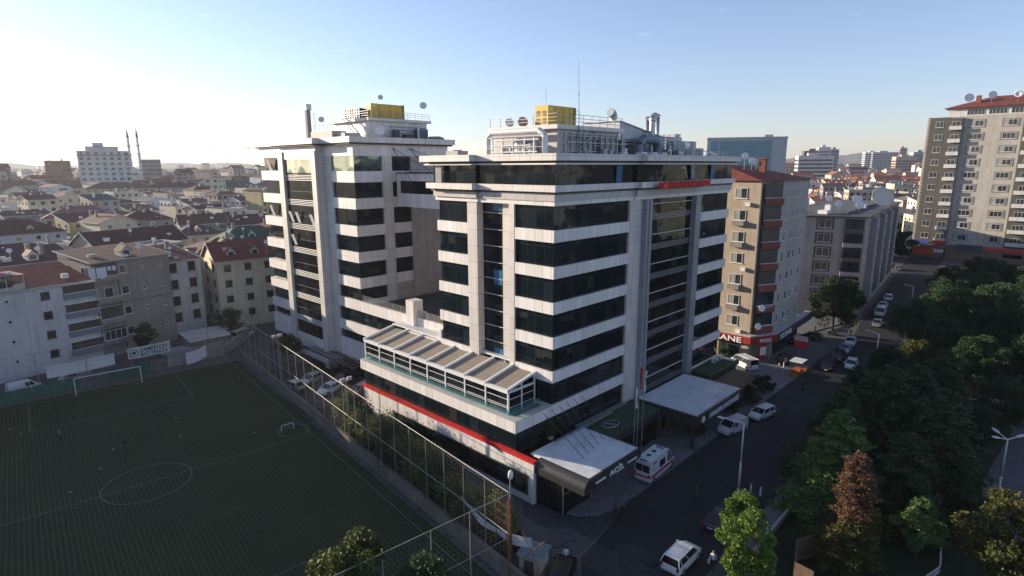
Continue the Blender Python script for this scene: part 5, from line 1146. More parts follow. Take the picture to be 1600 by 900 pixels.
mass('distant_town', 58, 91, 1500, 4200, 1400, 4, 17, 27, ml, 'farthest hazy rooftops under the bright sky on the left')
mass('distant_town', 7.5, 22, 560, 1500, 1300, 5, 13, 19, [WL['white'],WL['beige'],WL['cream'],WL['white'],WL['pink'],RT['red'],RT['orange'],WIN], 'mass of sunlit red roofs fading away to the right of the hospital')
mass('distant_town', 7.5, 30, 1500, 4200, 1100, 6, 15, 26, [WL['white'],WL['beige'],WL['grey'],WL['blue'],WL['white'],RT['red'],RT['grey'],WIN], 'farthest hazy blocks on the right horizon')
# low hills behind the town
def hill(a0, a1, dist, zf, name):
    b = MB(); n = 90
    ps = []
    for i in range(n+1):
        a = radians(a0+(a1-a0)*i/n); ps.append((a, zf(i/n)))
    for (a, z), (a2, z2) in zip(ps, ps[1:]):
        P_ = lambda r, t_, zz: (r*cos(t_), r*sin(t_), zz)
        b.face([P_(dist-350,a2,-1),P_(dist-350,a,-1),P_(dist,a,z),P_(dist,a2,z2)]); b.face([P_(dist,a2,z2),P_(dist,a,z),P_(dist+300,a,-1),P_(dist+300,a2,-1)])
    return struct(b.build(name, plain('hill_scrub', (.10,.11,.09), .95, .4, .004)))
hill(55, 95, 4400, lambda u: 30+22*sin(u*9+1)**2+16*abs(sin(u*23)), 'hills')
hill(-2, 40, 4500, lambda u: 62+34*sin(u*7+2.2)**2+16*abs(sin(u*31)), 'hills')
hill(0, 32, 4050, lambda u: 48+20*sin(u*11+.4)**2+10*abs(sin(u*41)), 'hills')
# tall cranes and masts on the far left skyline
for i, (a, dd, h) in enumerate(((67.6,2600,110),(69.4,2500,104),(70.6,2650,128),(72.4,2700,96),(74.6,2600,92),(68.3,2550,98))):
    a = radians(a); x, y = dd*cos(a), dd*sin(a); b = MB(); b.box(x-.9,y-.9,0,x+.9,y+.9,h)
    if i in (0, 2): b.box(x-24,y-1,h-6,x+12,y+1,h-4)
    one('floodlight_mast', b, METD, ['thin distant crane nearest the rear tower on the left skyline','thin distant mast, second from the rear tower on the skyline','tallest distant crane on the left skyline','thin distant mast left of the tallest crane','farthest left thin mast on the skyline by the minarets','short thin mast between the two distant cranes'][i], 'mast')
# ---------------------------------------------------------------- vehicles
def paint(name, c, met=0.): 
    return plain(name, c, .28, .06, .8, met, 0, .6)
PW, PBK, PGY, PDB, PSV = paint('white_car_paint', (.62,.64,.66)), paint('black_car_paint', (.012,.012,.014)), paint('grey_car_paint', (.16,.17,.18), .3), paint('dark_blue_car_paint', (.02,.025,.05)), paint('silver_car_paint', (.40,.42,.45), .3)
HEADL = plain('headlamp_lens', (.60,.60,.58), .1, .1); TAILL = plain('tail_lamp_lens', (.35,.02,.02), .2, .1); PLATE = plain('number_plate', (.62,.62,.62), .4, .1)
KINDS = dict(
 hatch=dict(L=4.1,W=1.76,H=1.50,belt=.95,hood=.90,bx=(-2.0,1.15),tx=(-1.55,.35),nose=.66,tail=.95),
 sedan=dict(L=4.5,W=1.78,H=1.44,belt=.92,hood=.90,bx=(-1.75,1.2),tx=(-1.05,.35),nose=.66,tail=.98),
 wagon=dict(L=4.5,W=1.78,H=1.52,belt=.96,hood=.92,bx=(-2.2,1.2),tx=(-1.95,.35),nose=.68,tail=1.0),
 mpv=dict(L=4.4,W=1.84,H=1.66,belt=1.02,hood=.98,bx=(-2.18,1.35),tx=(-1.95,.55),nose=.74,tail=1.05),
 suv=dict(L=4.6,W=1.86,H=1.70,belt=1.08,hood=1.05,bx=(-2.25,1.25),tx=(-1.95,.45),nose=.8,tail=1.1),
 panelvan=dict(L=4.3,W=1.82,H=1.84,belt=1.10,hood=1.05,bx=(.0,1.45),tx=(.0,.75),nose=.80,tail=1.1,cargo=(-2.1,.0)),
 minibus=dict(L=5.1,W=1.95,H=2.02,belt=1.12,hood=1.10,bx=(-2.5,1.95),tx=(-2.42,1.2),nose=.9,tail=1.12),
 ambulance=dict(L=6.1,W=2.05,H=2.65,belt=1.25,hood=1.20,bx=(.9,2.25),tx=(.9,1.35),nose=.95,tail=1.2,cargo=(-3.0,.9)))
VC = {}
def vmeshes(kind, pm):
    k = (kind, pm.name)
    if k in VC: return VC[k]
    q = KINDS[kind]; L, Wd, H, be = q['L'], q['W'], q['H'], q['belt']; hw = Wd/2
    st = [(-L/2,.82,.42,q['tail']*.82),(-L/2+.08,.95,.26,q['tail']),(-L/2+.5,1,.2,be),(q['bx'][1]-.1,1,.2,be),(q['bx'][1]+.15,.99,.2,q['hood']+.02),(L/2-.35,.95,.22,q['nose']+.1),(L/2-.08,.86,.3,q['nose']),(L/2,.72,.36,q['nose']*.8)]
    b = MB(); R = []
    for x, f, zl, zh in st:
        w = hw*f; R.append([(x,-w*.9,zl),(x,-w,zl+.18),(x,-w,zl+(zh-zl)*.62),(x,-w*.93,zh),(x,-w*.5,zh+.03),(x,w*.5,zh+.03),(x,w*.93,zh),(x,w,zl+(zh-zl)*.62),(x,w,zl+.18),(x,w*.9,zl)])
    for r in R: b.v += r
    n = len(R[0])
    for i in range(len(R)-1):
        for j in range(n): k2 = (j+1) % n; b.f.append((i*n+j, i*n+k2, (i+1)*n+k2, (i+1)*n+j)); b.m.append(0)
    b.f.append(tuple(range(n-1,-1,-1))); b.m.append(0); o = (len(R)-1)*n; b.f.append(tuple(range(o, o+n))); b.m.append(0)
    body = b
    g = MB(); (b0, b1), (t0, t1) = q['bx'], q['tx']; bw, tw = hw*.93, hw*.74; zt = H-.07
    V = [(b0,-bw,be),(b1,-bw,be),(b1,bw,be),(b0,bw,be),(t0,-tw,zt),(t1,-tw,zt),(t1,tw,zt),(t0,tw,zt)]
    if kind in ('minibus','ambulance','panelvan'): tw = hw*.84; V = V[:4]+[(t0,-tw,zt),(t1,-tw,zt),(t1,tw,zt),(t0,tw,zt)]
    g.v = V; g.f = [(0,1,5,4),(1,2,6,5),(2,3,7,6),(3,0,4,7),(4,5,6,7)]; g.m = [0]*5
    r = MB(); k_ = 6 # roof skin slightly domed
    rows = []
    for i in range(5):
        u = i/4; x = t0-.05+(t1-t0+.1)*u; rows.append([(x, -tw-.02+(2*tw+.04)*j/4, zt+.01+.06*(1-abs(2*u-1)**2)*(1-(abs(j-2)/2)**2)+.0) for j in range(5)])
    for rr in rows: r.v += rr
    for i in range(4):
        for j in range(4): a = i*5+j; r.f.append((a, a+5, a+6, a+1)); r.m.append(0)
    def lerp(A, B, u): return tuple(A[i]+(B[i]-A[i])*u for i in range(3))
    for s in (-1, 1):
        P0, P1, P2, P3 = [ (v[0], s*abs(v[1])*1.012, v[2]) for v in (V[0],V[1],V[5],V[4])]
        for A, B in ((P1,P2),(P0,P3)): r.bar(A, B, .075)
        m0, m1 = lerp(P0,P1,.5), lerp(P3,P2,.42); r.bar(m0, m1, .06); r.bar(P3, P2, .06)
        if L > 4.2 and 'cargo' not in q: r.bar(lerp(P0,P1,.16), lerp(P3,P2,.10), .06)
    if 'cargo' in q:
        c0, c1 = q['cargo']; cw = hw*.97; ct = hw*.86
        cc = [(c0,-cw,be),(c1,-cw,be),(c1,cw,be),(c0,cw,be),(c0+.12,-ct,H),(c1+.05,-ct,H),(c1+.05,ct,H),(c0+.12,ct,H)]
        o = len(body.v); body.v += cc; body.f += [tuple(o+i for i in f) for f in ((0,1,5,4),(1,2,6,5),(2,3,7,6),(3,0,4,7),(4,5,6,7))]; body.m += [0]*5
    wh = []
    wr = .33 if kind not in ('ambulance','suv','minibus') else .37
    ty = MB(); ty.cyl((0,-.11,0),(0,.11,0),wr,wr,18); ri = MB(); ri.cyl((0,-.12,0),(0,-.1,0),wr*.62,wr*.62,12); ri.cyl((0,.1,0),(0,.12,0),wr*.62,wr*.62,12)
    hl = MB(); hl.box(-.12,-.2,-.07,.03,.2,.07); tl = MB(); tl.box(-.03,-.1,-.18,.05,.1,.18); pl = MB(); pl.box(-.02,-.26,-.06,.02,.26,.06); mi = MB(); mi.box(-.08,-.1,0,.08,.1,.16)
    ms = [('body',body.mesh('body',pm),(0,0,0),1),('window_glass',g.mesh('window_glass',CARG),(0,0,0),0),('roof',r.mesh('roof',pm),(0,0,0),0)]
    me_t, me_r = ty.mesh('tyre',PLAST), ri.mesh('rim',METG)
    me_h, me_l, me_p, me_m = hl.mesh('headlight',HEADL), tl.mesh('tail_light',TAILL), pl.mesh('number_plate',PLATE), mi.mesh('wing_mirror',pm)
    for s in (-1,1):
        ms += [('headlight',me_h,(L/2-.06,s*hw*.62,q['nose']-.08),0),('tail_light',me_l,(-L/2+.02,s*hw*.80,q['tail']-.22),0),('wing_mirror',me_m,(q['bx'][1]-.25,s*(hw+.06),be),0)]
    ms += [('number_plate',me_p,(-L/2-.005,0,.62),0),('number_plate',me_p,(L/2+.005,0,.45),0)]
    wheels = [(sx*(L/2-.82),s*(hw-.1),wr) for sx in (1,-1) for s in (1,-1)]
    VC[k] = (ms, me_t, me_r, wheels); return VC[k]
def vehicle(kind, pm, x, y, rz, label, name='parked_car', cat='car', group=None, z=.012):
    ms, mt, mr_, wheels = vmeshes(kind, pm)
    o = thing(name, label, cat, (x, y, z), rz, group)
    for nm, me, loc, sm in ms:
        c = bpy.data.objects.new(nm, me); COL.objects.link(c); c.parent = o; c.location = loc
    for w in wheels:
        c = bpy.data.objects.new('tyre', mt); wo = bpy.data.objects.new('wheel', mr_); COL.objects.link(wo); COL.objects.link(c); wo.parent = o; wo.location = w; c.parent = wo
    return o
g1 = 'cars parked along the street'
amb = vehicle('ambulance', PW, 54.5, 30.3, radians(3), 'white ambulance with a red side stripe parked beside the emergency canopy', 'ambulance', 'ambulance', z=.13)
b = MB(); 
for s in (-1,1): b.box(-3.0,s*1.035-.01,.80,2.6,s*1.035+.01,1.02)
b.box(-3.09,-.95,.80,-3.055,.95,1.0); b.build('red_stripe', RED, amb, local=True)
b = MB()
for s in (-1,1): b.box(-3.0,s*1.04-.01,1.05,2.4,s*1.04+.01,1.09)
b.build('blue_stripe', plain('blue_stripe_paint', (.03,.05,.25), .4), amb, local=True)
b = MB(); b.box(-.9,-1.01,1.35,.3,-.93,2.1); b.build('side_window', CARG, amb, local=True)
b = MB(); b.box(-3.04,-.8,1.4,-2.9,-.05,2.15); b.box(-3.04,.05,1.4,-2.9,.8,2.15); b.build('rear_window', CARG, amb, local=True)
for x in (-1.7, -.5): b = MB(); b.box(x-.4,-.45,2.65,x+.4,.45,2.76); b.build('roof_vent', METW, amb, local=True); b = MB(); b.cyl((x,0,2.76),(x,0,2.79),.28,.28,14); b.build('vent_fan', METD, amb, local=True)
b = MB(); b.box(.8,-.45,2.62,.98,.45,2.72); b.box(-2.92,-.4,2.62,-2.78,.4,2.70); b.build('light_bar', plain('blue_beacon', (.03,.07,.35), .2), amb, local=True)
b = MB()
for i in range(12):
    a0, a1 = radians(60+i*20), radians(80+i*20); cx, cz = -2.2, 1.75
    P = lambda a, r, off=0: (cx+off+r*cos(a), -1.03, cz+r*sin(a))
    b.face([P(a0,.26),P(a1,.26),P(a1,.20,.04),P(a0,.20,.04)])
b.build('crescent_emblem', REDL, amb, local=True)
b = MB(); b.box(-2.5,-.98,2.28,-1.6,-.955,2.42); b.build('lettering_panel', TAILL, amb, local=True)
vehicle('panelvan', PW, 70.7, 28.5, radians(167), 'small white panel van facing the camera under the street lamp', 'parked_van', 'van')
vehicle('wagon', PW, 77.8, 27.5, radians(170), 'white estate car parked directly behind the small white panel van', group=g1)
vehicle('mpv', PW, 42.6, 20.7, radians(1), 'white hatchback seen from behind at the bottom edge beside the walking man in white', 'parked_car')
vehicle('sedan', PDB, 50.4, 20.9, radians(4), 'very dark saloon with red tail lights just in front of the white hatchback')
vehicle('suv', PBK, 105.4, 27.0, radians(187), 'black off-roader heading the dark pair by the junction, number plate showing', group=g1)
vehicle('suv', PBK, 111.4, 27.2, radians(187), 'second black off-roader, tucked behind the first', group=g1)
vehicle('sedan', PSV, 117.6, 27.6, radians(187), 'pale blue white saloon behind the two black off-roaders', group=g1)
vehicle('hatch', PW, 108.6, 24.3, radians(187), 'white hatchback half hidden by the park bushes beside the black off-roader', group=g1)
vehicle('sedan', PW, 123.4, 28.2, radians(188), 'white saloon right behind the pale blue white one', group=g1)
vehicle('wagon', PGY, 128.5, 31.6, radians(100), 'grey estate car crossing under the round street tree', group=g1)
vehicle('suv', PBK, 115.5, 36.0, radians(95), 'dark car in the shade at the foot of the round tree, nearest the pharmacy')
vehicle('hatch', PBK, 121.5, 34.8, radians(95), 'small dark car with a red tail lamp under the round tree')
vehicle('sedan', PGY, 142.0, 27.8, radians(187), 'grey saloon with a bright mirror in front of the white van up the street', group=g1)
vehicle('minibus', PW, 152.8, 29.6, radians(186), 'tall white van with a dark rear window up the street', 'parked_van', 'van')
vehicle('sedan', PW, 161.5, 30.9, radians(186), 'white car just behind the tall white van up the street', group=g1)
vehicle('hatch', PW, 171.5, 31.9, radians(186), 'farthest white car of the row up the street', group=g1)
vehicle('minibus', PW, 96.2, 37.6, radians(62), 'white minibus parked in front of the pharmacy wall', 'parked_van', 'van', z=.13)
vehicle('hatch', PBK, 103.5, 33.6, radians(20), 'black car by the pharmacy corner beside the white minibus', z=.13)
for i, (x, y, rz, k, c, lb) in enumerate(((250,24,85,'suv',PBK,'dark car in front of the orange shop under the right tower'),(252,16,90,'sedan',PSV,'silver car left of the white one before the shops of the right tower'),(250,10,95,'sedan',PW,'white car in front of the shops of the right tower'),(251,-2,90,'hatch',PW,'white car at the right edge below the red awning'),(225,40,10,'wagon',PGY,'grey car crossing the far end of the street'))):
    vehicle(k, c, x, y, radians(rz), lb)
# cars in the yard between fence and hospital
vehicle('sedan', PW, 41.6, 79.2, radians(200), 'white saloon parked diagonally in the yard, middle of three', group='cars in the hospital yard')
vehicle('hatch', PSV, 41.6, 85.0, radians(200), 'silver hatchback in the yard, farthest of three beside the ramp', group='cars in the hospital yard')
vehicle('wagon', PSV, 44.4, 75.2, radians(200), 'light blue grey estate car in the yard, closest to the red stripe corner', group='cars in the hospital yard')
vehicle('sedan', PDB, 46.0, 82.2, radians(195), 'dark car behind the white saloon in the yard', group='cars in the hospital yard')
vehicle('hatch', PSV, 38.4, 84.5, radians(96), 'silver car hugging the inside of the pitch fence')
vehicle('minibus', PW, 44.0, 118.5, radians(30), 'white van in front of the cream house at the end of the yard', 'parked_van', 'van')
vehicle('suv', PDB, 33.4, 34.3, radians(110), 'dark blue car behind the rusty floodlight pole at the bottom', z=.012)
vehicle('sedan', PBK, 34.0, 27.0, radians(25), 'black and white car cut off by the bottom edge beside the kiosk', z=.012)
vehicle('panelvan', PW, 9.0, 113.6, radians(8), 'long white van behind the goal at the left edge', 'parked_van', 'van')
vehicle('panelvan', PSV, 15.5, 114.0, radians(190), 'silver van next to the long white one behind the goal', 'parked_van', 'van')
# ---------------------------------------------------------------- people
SK = plain('skin', (.35,.20,.14), .6, .1, 5.)
def person(x, y, z, rz, h, label, top, bottom, hair=(.02,.015,.01), pose='stand', bag=None):
    k = h/1.75; st = .0 if pose == 'stand' else .22
    sit = pose == 'sit'
    V = [(0,0,.95),(0,0,1.12),(0,0,1.32),(0,0,1.47),(0,.01,1.56),(.02,0,1.64)]; rr = [.145,.135,.155,.075,.055,.05]
    E = [(0,1),(1,2),(2,3),(3,4),(4,5)]
    for s in (-1, 1):
        b0 = len(V); V += [(0,s*.10,.90),(st*s*.6+.03,s*.11,.50),(st*s,s*.11,.09),(st*s+.13,s*.12,.04)]; rr += [.10,.065,.045,.04]; E += [(0,b0),(b0,b0+1),(b0+1,b0+2),(b0+2,b0+3)]
        b0 = len(V); sw = -st*s*.7; V += [(0,s*.19,1.40),(sw*.5-.02,s*.25,1.12),(sw+.06,s*.25,.88),(sw+.09,s*.24,.79)]; rr += [.06,.045,.035,.035]; E += [(2,b0),(b0,b0+1),(b0+1,b0+2),(b0+2,b0+3)]
    me = bpy.data.meshes.new('person'); me.from_pydata([(a*k,b_*k,c*k) for a,b_,c in V], E, [])
    o = bpy.data.objects.new('tmp', me); COL.objects.link(o)
    md = o.modifiers.new('s', 'SKIN'); md2 = o.modifiers.new('u', 'SUBSURF'); md2.levels = 1
    for i, r in enumerate(rr): o.data.skin_vertices[0].data[i].radius = (r*k, r*k)
    o.data.skin_vertices[0].data[0].use_root = True
    bpy.context.view_layer.update(); dg = bpy.context.evaluated_depsgraph_get()
    m2 = bpy.data.meshes.new_from_object(o.evaluated_get(dg)); bpy.data.objects.remove(o)
    bm = bmesh.new(); bm.from_mesh(m2)
    hd = bmesh.ops.create_uvsphere(bm, u_segments=12, v_segments=9, radius=.108*k)
    for v in hd['verts']: v.co = Vector((v.co.x*.95+.02*k, v.co.y*.8, v.co.z*1.18+1.655*k))
    for v in hd['verts']:
        if v.co.x > .1*k and abs(v.co.y) < .02*k and abs(v.co.z-1.65*k) < .03*k: v.co.x += .03*k
    bm.to_mesh(m2); bm.free(); m2.materials.clear()
    for mm in (SK, top, bottom, PLAST): m2.materials.append(mm)
    for p_ in m2.polygons:
        c = p_.center/k; zz = c.z
        if zz > 1.5: i = 0
        elif zz < .085: i = 3
        elif abs(c.y) > .17 and zz < .90: i = 0
        elif zz > .93 or (abs(c.y) > .19 and zz > .6): i = 1
        else: i = 2
        p_.material_index = i; p_.use_smooth = True
    root = bpy.data.objects.new('person', m2); COL.objects.link(root); root.location = (x, y, z); root.rotation_euler = (0,0,rz); tag(root, label, 'person')
    b = MB(); b.ell((-.005*k,0,1.695*k),(.112*k,.098*k,.10*k),12,8,-.25); b.build('hair', plain('dark_hair', hair, .7, .2, 5.), root, True, True)
    if bag:
        b = MB(); b.box(-.06,-.42,.45,.14,-.26,.80); b.build('carried_bag', bag, root, local=True)
    return root
CL = lambda n, c: plain(n, c, .9, .2, 4.)
person(35.5, 27.9, .012, radians(40), 1.75, 'person in a white shirt standing alone near the bottom of the street', CL('white_shirt', (.55,.55,.58)), CL('dark_trousers', (.03,.03,.04)))
person(43.8, 18.4, .012, radians(190), 1.75, 'person in a white shirt walking past the white hatchback with a bag', CL('white_shirt', (.55,.55,.58)), CL('dark_trousers', (.03,.03,.04)), pose='walk', bag=BANN)
person(43.9, 17.4, .12, radians(200), 1.7, 'person in dark brown clothes at the bottom edge beside the bright green tree', CL('brown_jacket', (.07,.045,.04)), CL('dark_trousers', (.03,.03,.04)), pose='walk')
person(44.6, 28.9, .012, radians(10), 1.75, 'person in a dusty pink top, left of a close pair by the emergency canopy', CL('dusty_pink_top', (.13,.07,.075)), CL('black_trousers', (.015,.015,.02)))
person(45.2, 28.5, .012, radians(200), 1.7, 'person in dark clothes, right of the close pair by the emergency canopy', CL('grey_top', (.12,.11,.13)), CL('black_trousers', (.015,.015,.02)), pose='walk')
person(52.6, 24.3, .012, radians(120), 1.75, 'person in dark clothes walking in the middle of the street', CL('dark_grey_top', (.05,.05,.06)), CL('black_trousers', (.015,.015,.02)), pose='walk')
person(60.5, 28.4, .012, radians(170), 1.7, 'person in a bluish top crossing at the sidewalk edge near the panel van', CL('slate_top', (.08,.09,.16)), CL('black_trousers', (.015,.015,.02)), pose='walk')
person(91.5, 26.6, .012, radians(150), 1.75, 'person in black walking in the street near the junction', CL('black_top', (.02,.02,.025)), CL('black_trousers', (.015,.015,.02)), pose='walk')
person(101.5, 32.6, .13, radians(150), 1.75, 'person in black standing below the red and white pole sign', CL('black_top', (.02,.02,.025)), CL('black_trousers', (.015,.015,.02)))
person(58.9, 17.9, .12, radians(-100), 1.7, 'person in a blue shirt on the park pavement by the bollards', CL('blue_shirt', (.10,.14,.32)), CL('grey_trousers', (.10,.10,.12)))
person(60.1, 17.0, .12, radians(-60), 1.5, 'person in a white shirt on the park pavement near the kerb wall', CL('white_shirt', (.55,.55,.58)), CL('grey_trousers', (.10,.10,.12)))
person(14.6, 79.9, .016, radians(-20), 1.8, 'person in black standing in the middle of the pitch', CL('black_top', (.02,.02,.025)), CL('black_shorts', (.02,.02,.02)))
person(9.6, 88.9, .016, radians(30), 1.75, 'person in dark clothes with a light top near the left edge of the pitch', CL('khaki_top', (.14,.14,.10)), CL('black_shorts', (.02,.02,.02)))
person(126.5, 35.6, .13, radians(150), 1.75, 'person in a dark coat in front of the dusty pink house', CL('black_top', (.02,.02,.025)), CL('black_trousers', (.015,.015,.02)))
# ---------------------------------------------------------------- lamps, poles, signs
LPM = plain('pale_lamp_pole', (.55,.54,.52), .5, .15, 1.5)
def lamp(x, y, h, arms, label, mat=LPM, z=.0, reach=2.6, head=.9):
    o = thing('street_lamp', label, 'street lamp', (x, y, z))
    b = MB(); b.cyl((x,y,z),(x,y,z+.5),.18,.18,10); b.cyl((x,y,z+.5),(x,y,z+h*.45),.13,.11,10); b.cyl((x,y,z+h*.45),(x,y,z+h),.10,.075,10); b.build('pole', mat, o, True)
    for a in arms:
        dx, dy = cos(a), sin(a); ex, ey, ez = x+dx*reach, y+dy*reach, z+h+reach*.22
        b = MB(); b.cyl((x,y,z+h-.02),(ex,ey,ez),.065,.05,8); b.build('arm', mat, o)
        b = MB(); s0 = len(b.v); b.ell((0,0,0),(head*.5,head*.2,head*.12),12,6); 
        for i in range(s0, len(b.v)):
            X, Y, Z = b.v[i]; X += head*.45; b.v[i] = (ex+X*dx-Y*dy, ey+X*dy+Y*dx, ez+Z+X*.2)
        b.build('lamp_head', plain('pale_lamp_housing', (.55,.55,.54), .35, .1, 2.), o, True)
    return o
lamp(57.0, 21.8, 7.95, (radians(128),), 'tall grey street lamp leaning over the street in front of the white panel van', reach=1.9)
lamp(106.4, 20.4, 7.2, (radians(100),), 'thin street lamp standing among the park bushes by the junction', reach=1.4, head=.7)
lamp(72.6, 1.9, 7.3, (radians(140),radians(-40),radians(50)), 'park lamp with three white heads at the right edge', reach=.9, head=1.0)
lamp(150, 23.5, 8.0, (radians(120),), 'dim street lamp far up the street among the dark trees', reach=1.2, head=.7)
def flagpole(x, y, h, label, col, fl):
    o = thing('flagpole', label, 'flagpole', (x, y, .13), 0, 'flagpoles by the main entrance')
    b = MB(); b.cyl((x,y,.13),(x,y,h),.055,.035,8); b.ell((x,y,h+.06),(.08,.08,.08),6,4); b.build('pole', plain('pale_flagpole', (.30,.29,.28), .5), o)
    b = MB(); n = 7
    for i in range(n):
        z0, z1 = h-.3-i*.36, h-.3-(i+1)*.36; w0, w1 = .28+.12*sin(i*1.1+fl), .28+.12*sin((i+1)*1.1+fl)
        for j in range(3):
            u0, u1 = j/3, (j+1)/3
            A = lambda w, u, z: (x+.04+w*u, y-.04+.14*sin(u*6+z), z)
            b.face([A(w0,u0,z0),A(w1,u0,z1),A(w1,u1,z1),A(w0,u1,z0)])
    b.build('flag', col, o)
RF = plain('red_flag_cloth', (.50,.02,.02), .8)
flagpole(54.5, 33.2, 9.7, 'flagpole with a limp white flag, left of the three by the main entrance', BANN, .2)
flagpole(55.2, 33.2, 11.9, 'flagpole with a limp red flag, middle of the three by the main entrance', RF, 1.)
flagpole(56.2, 33.2, 11.2, 'flagpole with a limp white flag, right of the three by the main entrance', BANN, 2.)
RF2 = MB(); RF2.ell((60.28,32.85,9.2),(.02,.09,.12),8,6); 
o = thing('pole_sign', 'red and white double board sign on a pole at the pharmacy junction', 'sign', (104.0, 31.3, .13))
b = MB(); b.cyl((104,31.3,.13),(104,31.3,5.2),.07,.07,8); b.build('pole', GALV, o)
b = MB(); b.box(103.9,30.2,4.3,104.1,32.4,5.2); b.build('upper_board', plain('pinkish_white_board', (.60,.42,.42), .5), o)
b = MB(); b.box(103.9,30.3,3.2,104.1,32.3,4.1); b.build('lower_board', REDL, o)
o = thing('street_stall', 'small street stall with a pale canopy and orange crates near the junction', 'stall', (99.2, 29.9, .13))
for dx, dy in ((-1,-.7),(1,-.7),(-1,.7),(1,.7)): b = MB(); b.cyl((99.2+dx,29.9+dy,.13),(99.2+dx,29.9+dy,2.3),.04,.04,6); b.build('post', METD, o)
b = MB(); b.prism([(97.9,28.9),(100.5,28.9),(100.5,30.9),(97.9,30.9)], 2.3, lambda x, y: 2.4); b.build('canopy', BANN, o)
b = MB(); b.box(98.3,29.3,.13,100.1,30.5,.9); b.build('counter', plain('orange_counter', (.45,.12,.03), .7, .3, 2.), o)
for i, (x, y, lb) in enumerate(((96.9,29.5,'yellowish crate left of the street stall'),(97.3,30.3,'yellow crate on the pavement behind the left of the street stall'),(101.2,29.4,'orange crate stack right of the street stall'))):
    b = MB(); b.box(x-.3,y-.25,.13,x+.3,y-.2,.6); b.box(x-.3,y+.2,.13,x+.3,y+.25,.6); b.box(x-.3,y-.2,.13,x-.25,y+.2,.6); b.box(x+.25,y-.2,.13,x+.3,y+.2,.6); b.box(x-.25,y-.2,.13,x+.25,y+.2,.4)
    one('crate', b, plain('yellow_crate' if i < 2 else 'orange_crate', (.40,.25,.05) if i < 2 else (.45,.12,.03), .7), lb, 'crate')
for i, (x, y, lb) in enumerate(((58.0,20.9,'thin white bollard on the street side, left of two'),(58.0,19.9,'thin white bollard on the street side, right of two'),(98.6,33.4,'blue white bollard by the minibus, first of three'),(99.6,33.0,'blue white bollard by the minibus, second of three'),(100.6,32.6,'blue white bollard by the minibus, third of three'))):
    b = MB(); b.cyl((x,y,.01),(x,y,.95),.09,.07,10); b.cyl((x,y,.6),(x,y,.75),.1,.1,10); b.ell((x,y,.97),(.08,.08,.06),8,4); one('bollard', b, [METW,METW,BANN][min(i,2)], lb, 'bollard', 'white bollards')
o = thing('kiosk', 'small pale kiosk hut with a corrugated roof, cut by the bottom edge', 'kiosk', (32.6, 29.0, 0))
b = MB(); b.obox((32.6,29.0,0),(1.9,1.9,2.3),.35); b.build('wall', WL['beige'], o); b = MB(); b.obox((32.6,29.0,2.3),(2.3,2.3,.1),.35)
for i in range(7): b.obox((32.6+(-.9+.3*i)*cos(.35),29.0+(-.9+.3*i)*sin(.35),2.4),(.08,2.3,.05),.35)
b.build('roof', plain('corrugated_fibre_sheet', (.22,.26,.27), .8, .4, 2.), o); b = MB(); b.obox((31.62,28.7,.1),(.06,.8,1.9),.35); b.build('door', WOODD, o)
# ---------------------------------------------------------------- pitch fence
F = thing('pitch_fence', 'tall net fence of pale pipes on a low wall along the right of the pitch', 'fence', (*pt(0,20.4), 0))
def fseg(b, a0, b0, a1, b1, z0, z1, th):
    p0, p1 = pt(a0, b0), pt(a1, b1); d = Vector((p1[0]-p0[0],p1[1]-p0[1])); d.normalize(); n = Vector((-d.y,d.x))*th/2
    b.prism([(p0[0]-n.x,p0[1]-n.y),(p1[0]-n.x,p1[1]-n.y),(p1[0]+n.x,p1[1]+n.y),(p0[0]+n.x,p0[1]+n.y)], z0, z1)
b = MB(); fseg(b, -52, 20.5, 38.3, 20.5, -.2, 1.4, .3); fseg(b, -52, 20.5, 38.3, 20.5, 1.4, 1.5, .42); b.build('low_wall', plain('stained_fence_wall', (.19,.165,.145), .9, .4, .5, 0, .2, .2, .5), F)
aa = [-37.7+3.16*i for i in range(25)]
for a_ in aa:
    x, y = pt(a_, 20.4); b = MB(); b.cyl((x,y,1.45),(x-.0,y,8.2),.05,.04,6); b.build('post', GALV, F)
b = MB()
for z in (8.15, 4.4): b.cyl((*pt(-37.7,20.4),z),(*pt(38.2,20.4),z),.042,.042,6)
b.build('rail', GALV, F)
# ball-stop net as fine crossed cords
def net(par, a0, b0, a1, b1, z0, z1, step, r, mat):
    b = MB(); p0, p1 = Vector((*pt(a0,b0),0)), Vector((*pt(a1,b1),0)); L = (p1-p0).length; n = int(L/step)
    for i in range(n+1):
        q = p0+(p1-p0)*i/n; b.cyl((q.x,q.y,z0),(q.x,q.y,z1),r,r,3,False)
    for k in range(int((z1-z0)/step)+1):
        z = z0+step*k; b.cyl((p0.x,p0.y,z),(p1.x,p1.y,z),r,r,3,False)
    return b.build('net', mat, par)
NET = plain('net_cord', (.10,.10,.10), .9)
net(F, -37.7, 20.42, 38.2, 20.42, 1.5, 8.1, .42, .006, NET)
for lb, a_ in (('double floodlight head on a grey post where the yard ramp meets the fence', 17.5),('double floodlight head on the fence post beside the podium corner', -6.8)):
    x, y = pt(a_, 20.6); o = thing('floodlight', lb, 'floodlight', (x, y, 1.5))
    b = MB(); b.cyl((x,y,1.5),(x,y,8.9),.11,.09,8); b.build('pole', GALV, o)
    for s in (-1,1): b = MB(); b.box(x+s*.45-.3,y-.15,8.7,x+s*.45+.3,y+.2,9.1); b.build('lamp_head', CONCL, o)
E2 = thing('pitch_fence', 'near end fence of the pitch, thin pipes running down to the lower left corner', 'fence', (*pt(-37.9,0), 0))
for b_ in (20.2, 16.4, 12.9, 9.0, 5, 1, -3, -7):
    x, y = pt(-37.9, b_); b = MB(); b.cyl((x,y,0),(x,y,8.1 if b_ > 9.5 else 7.6),.06,.045,6); b.build('post', GALV if b_ < 20 else RUST, E2)
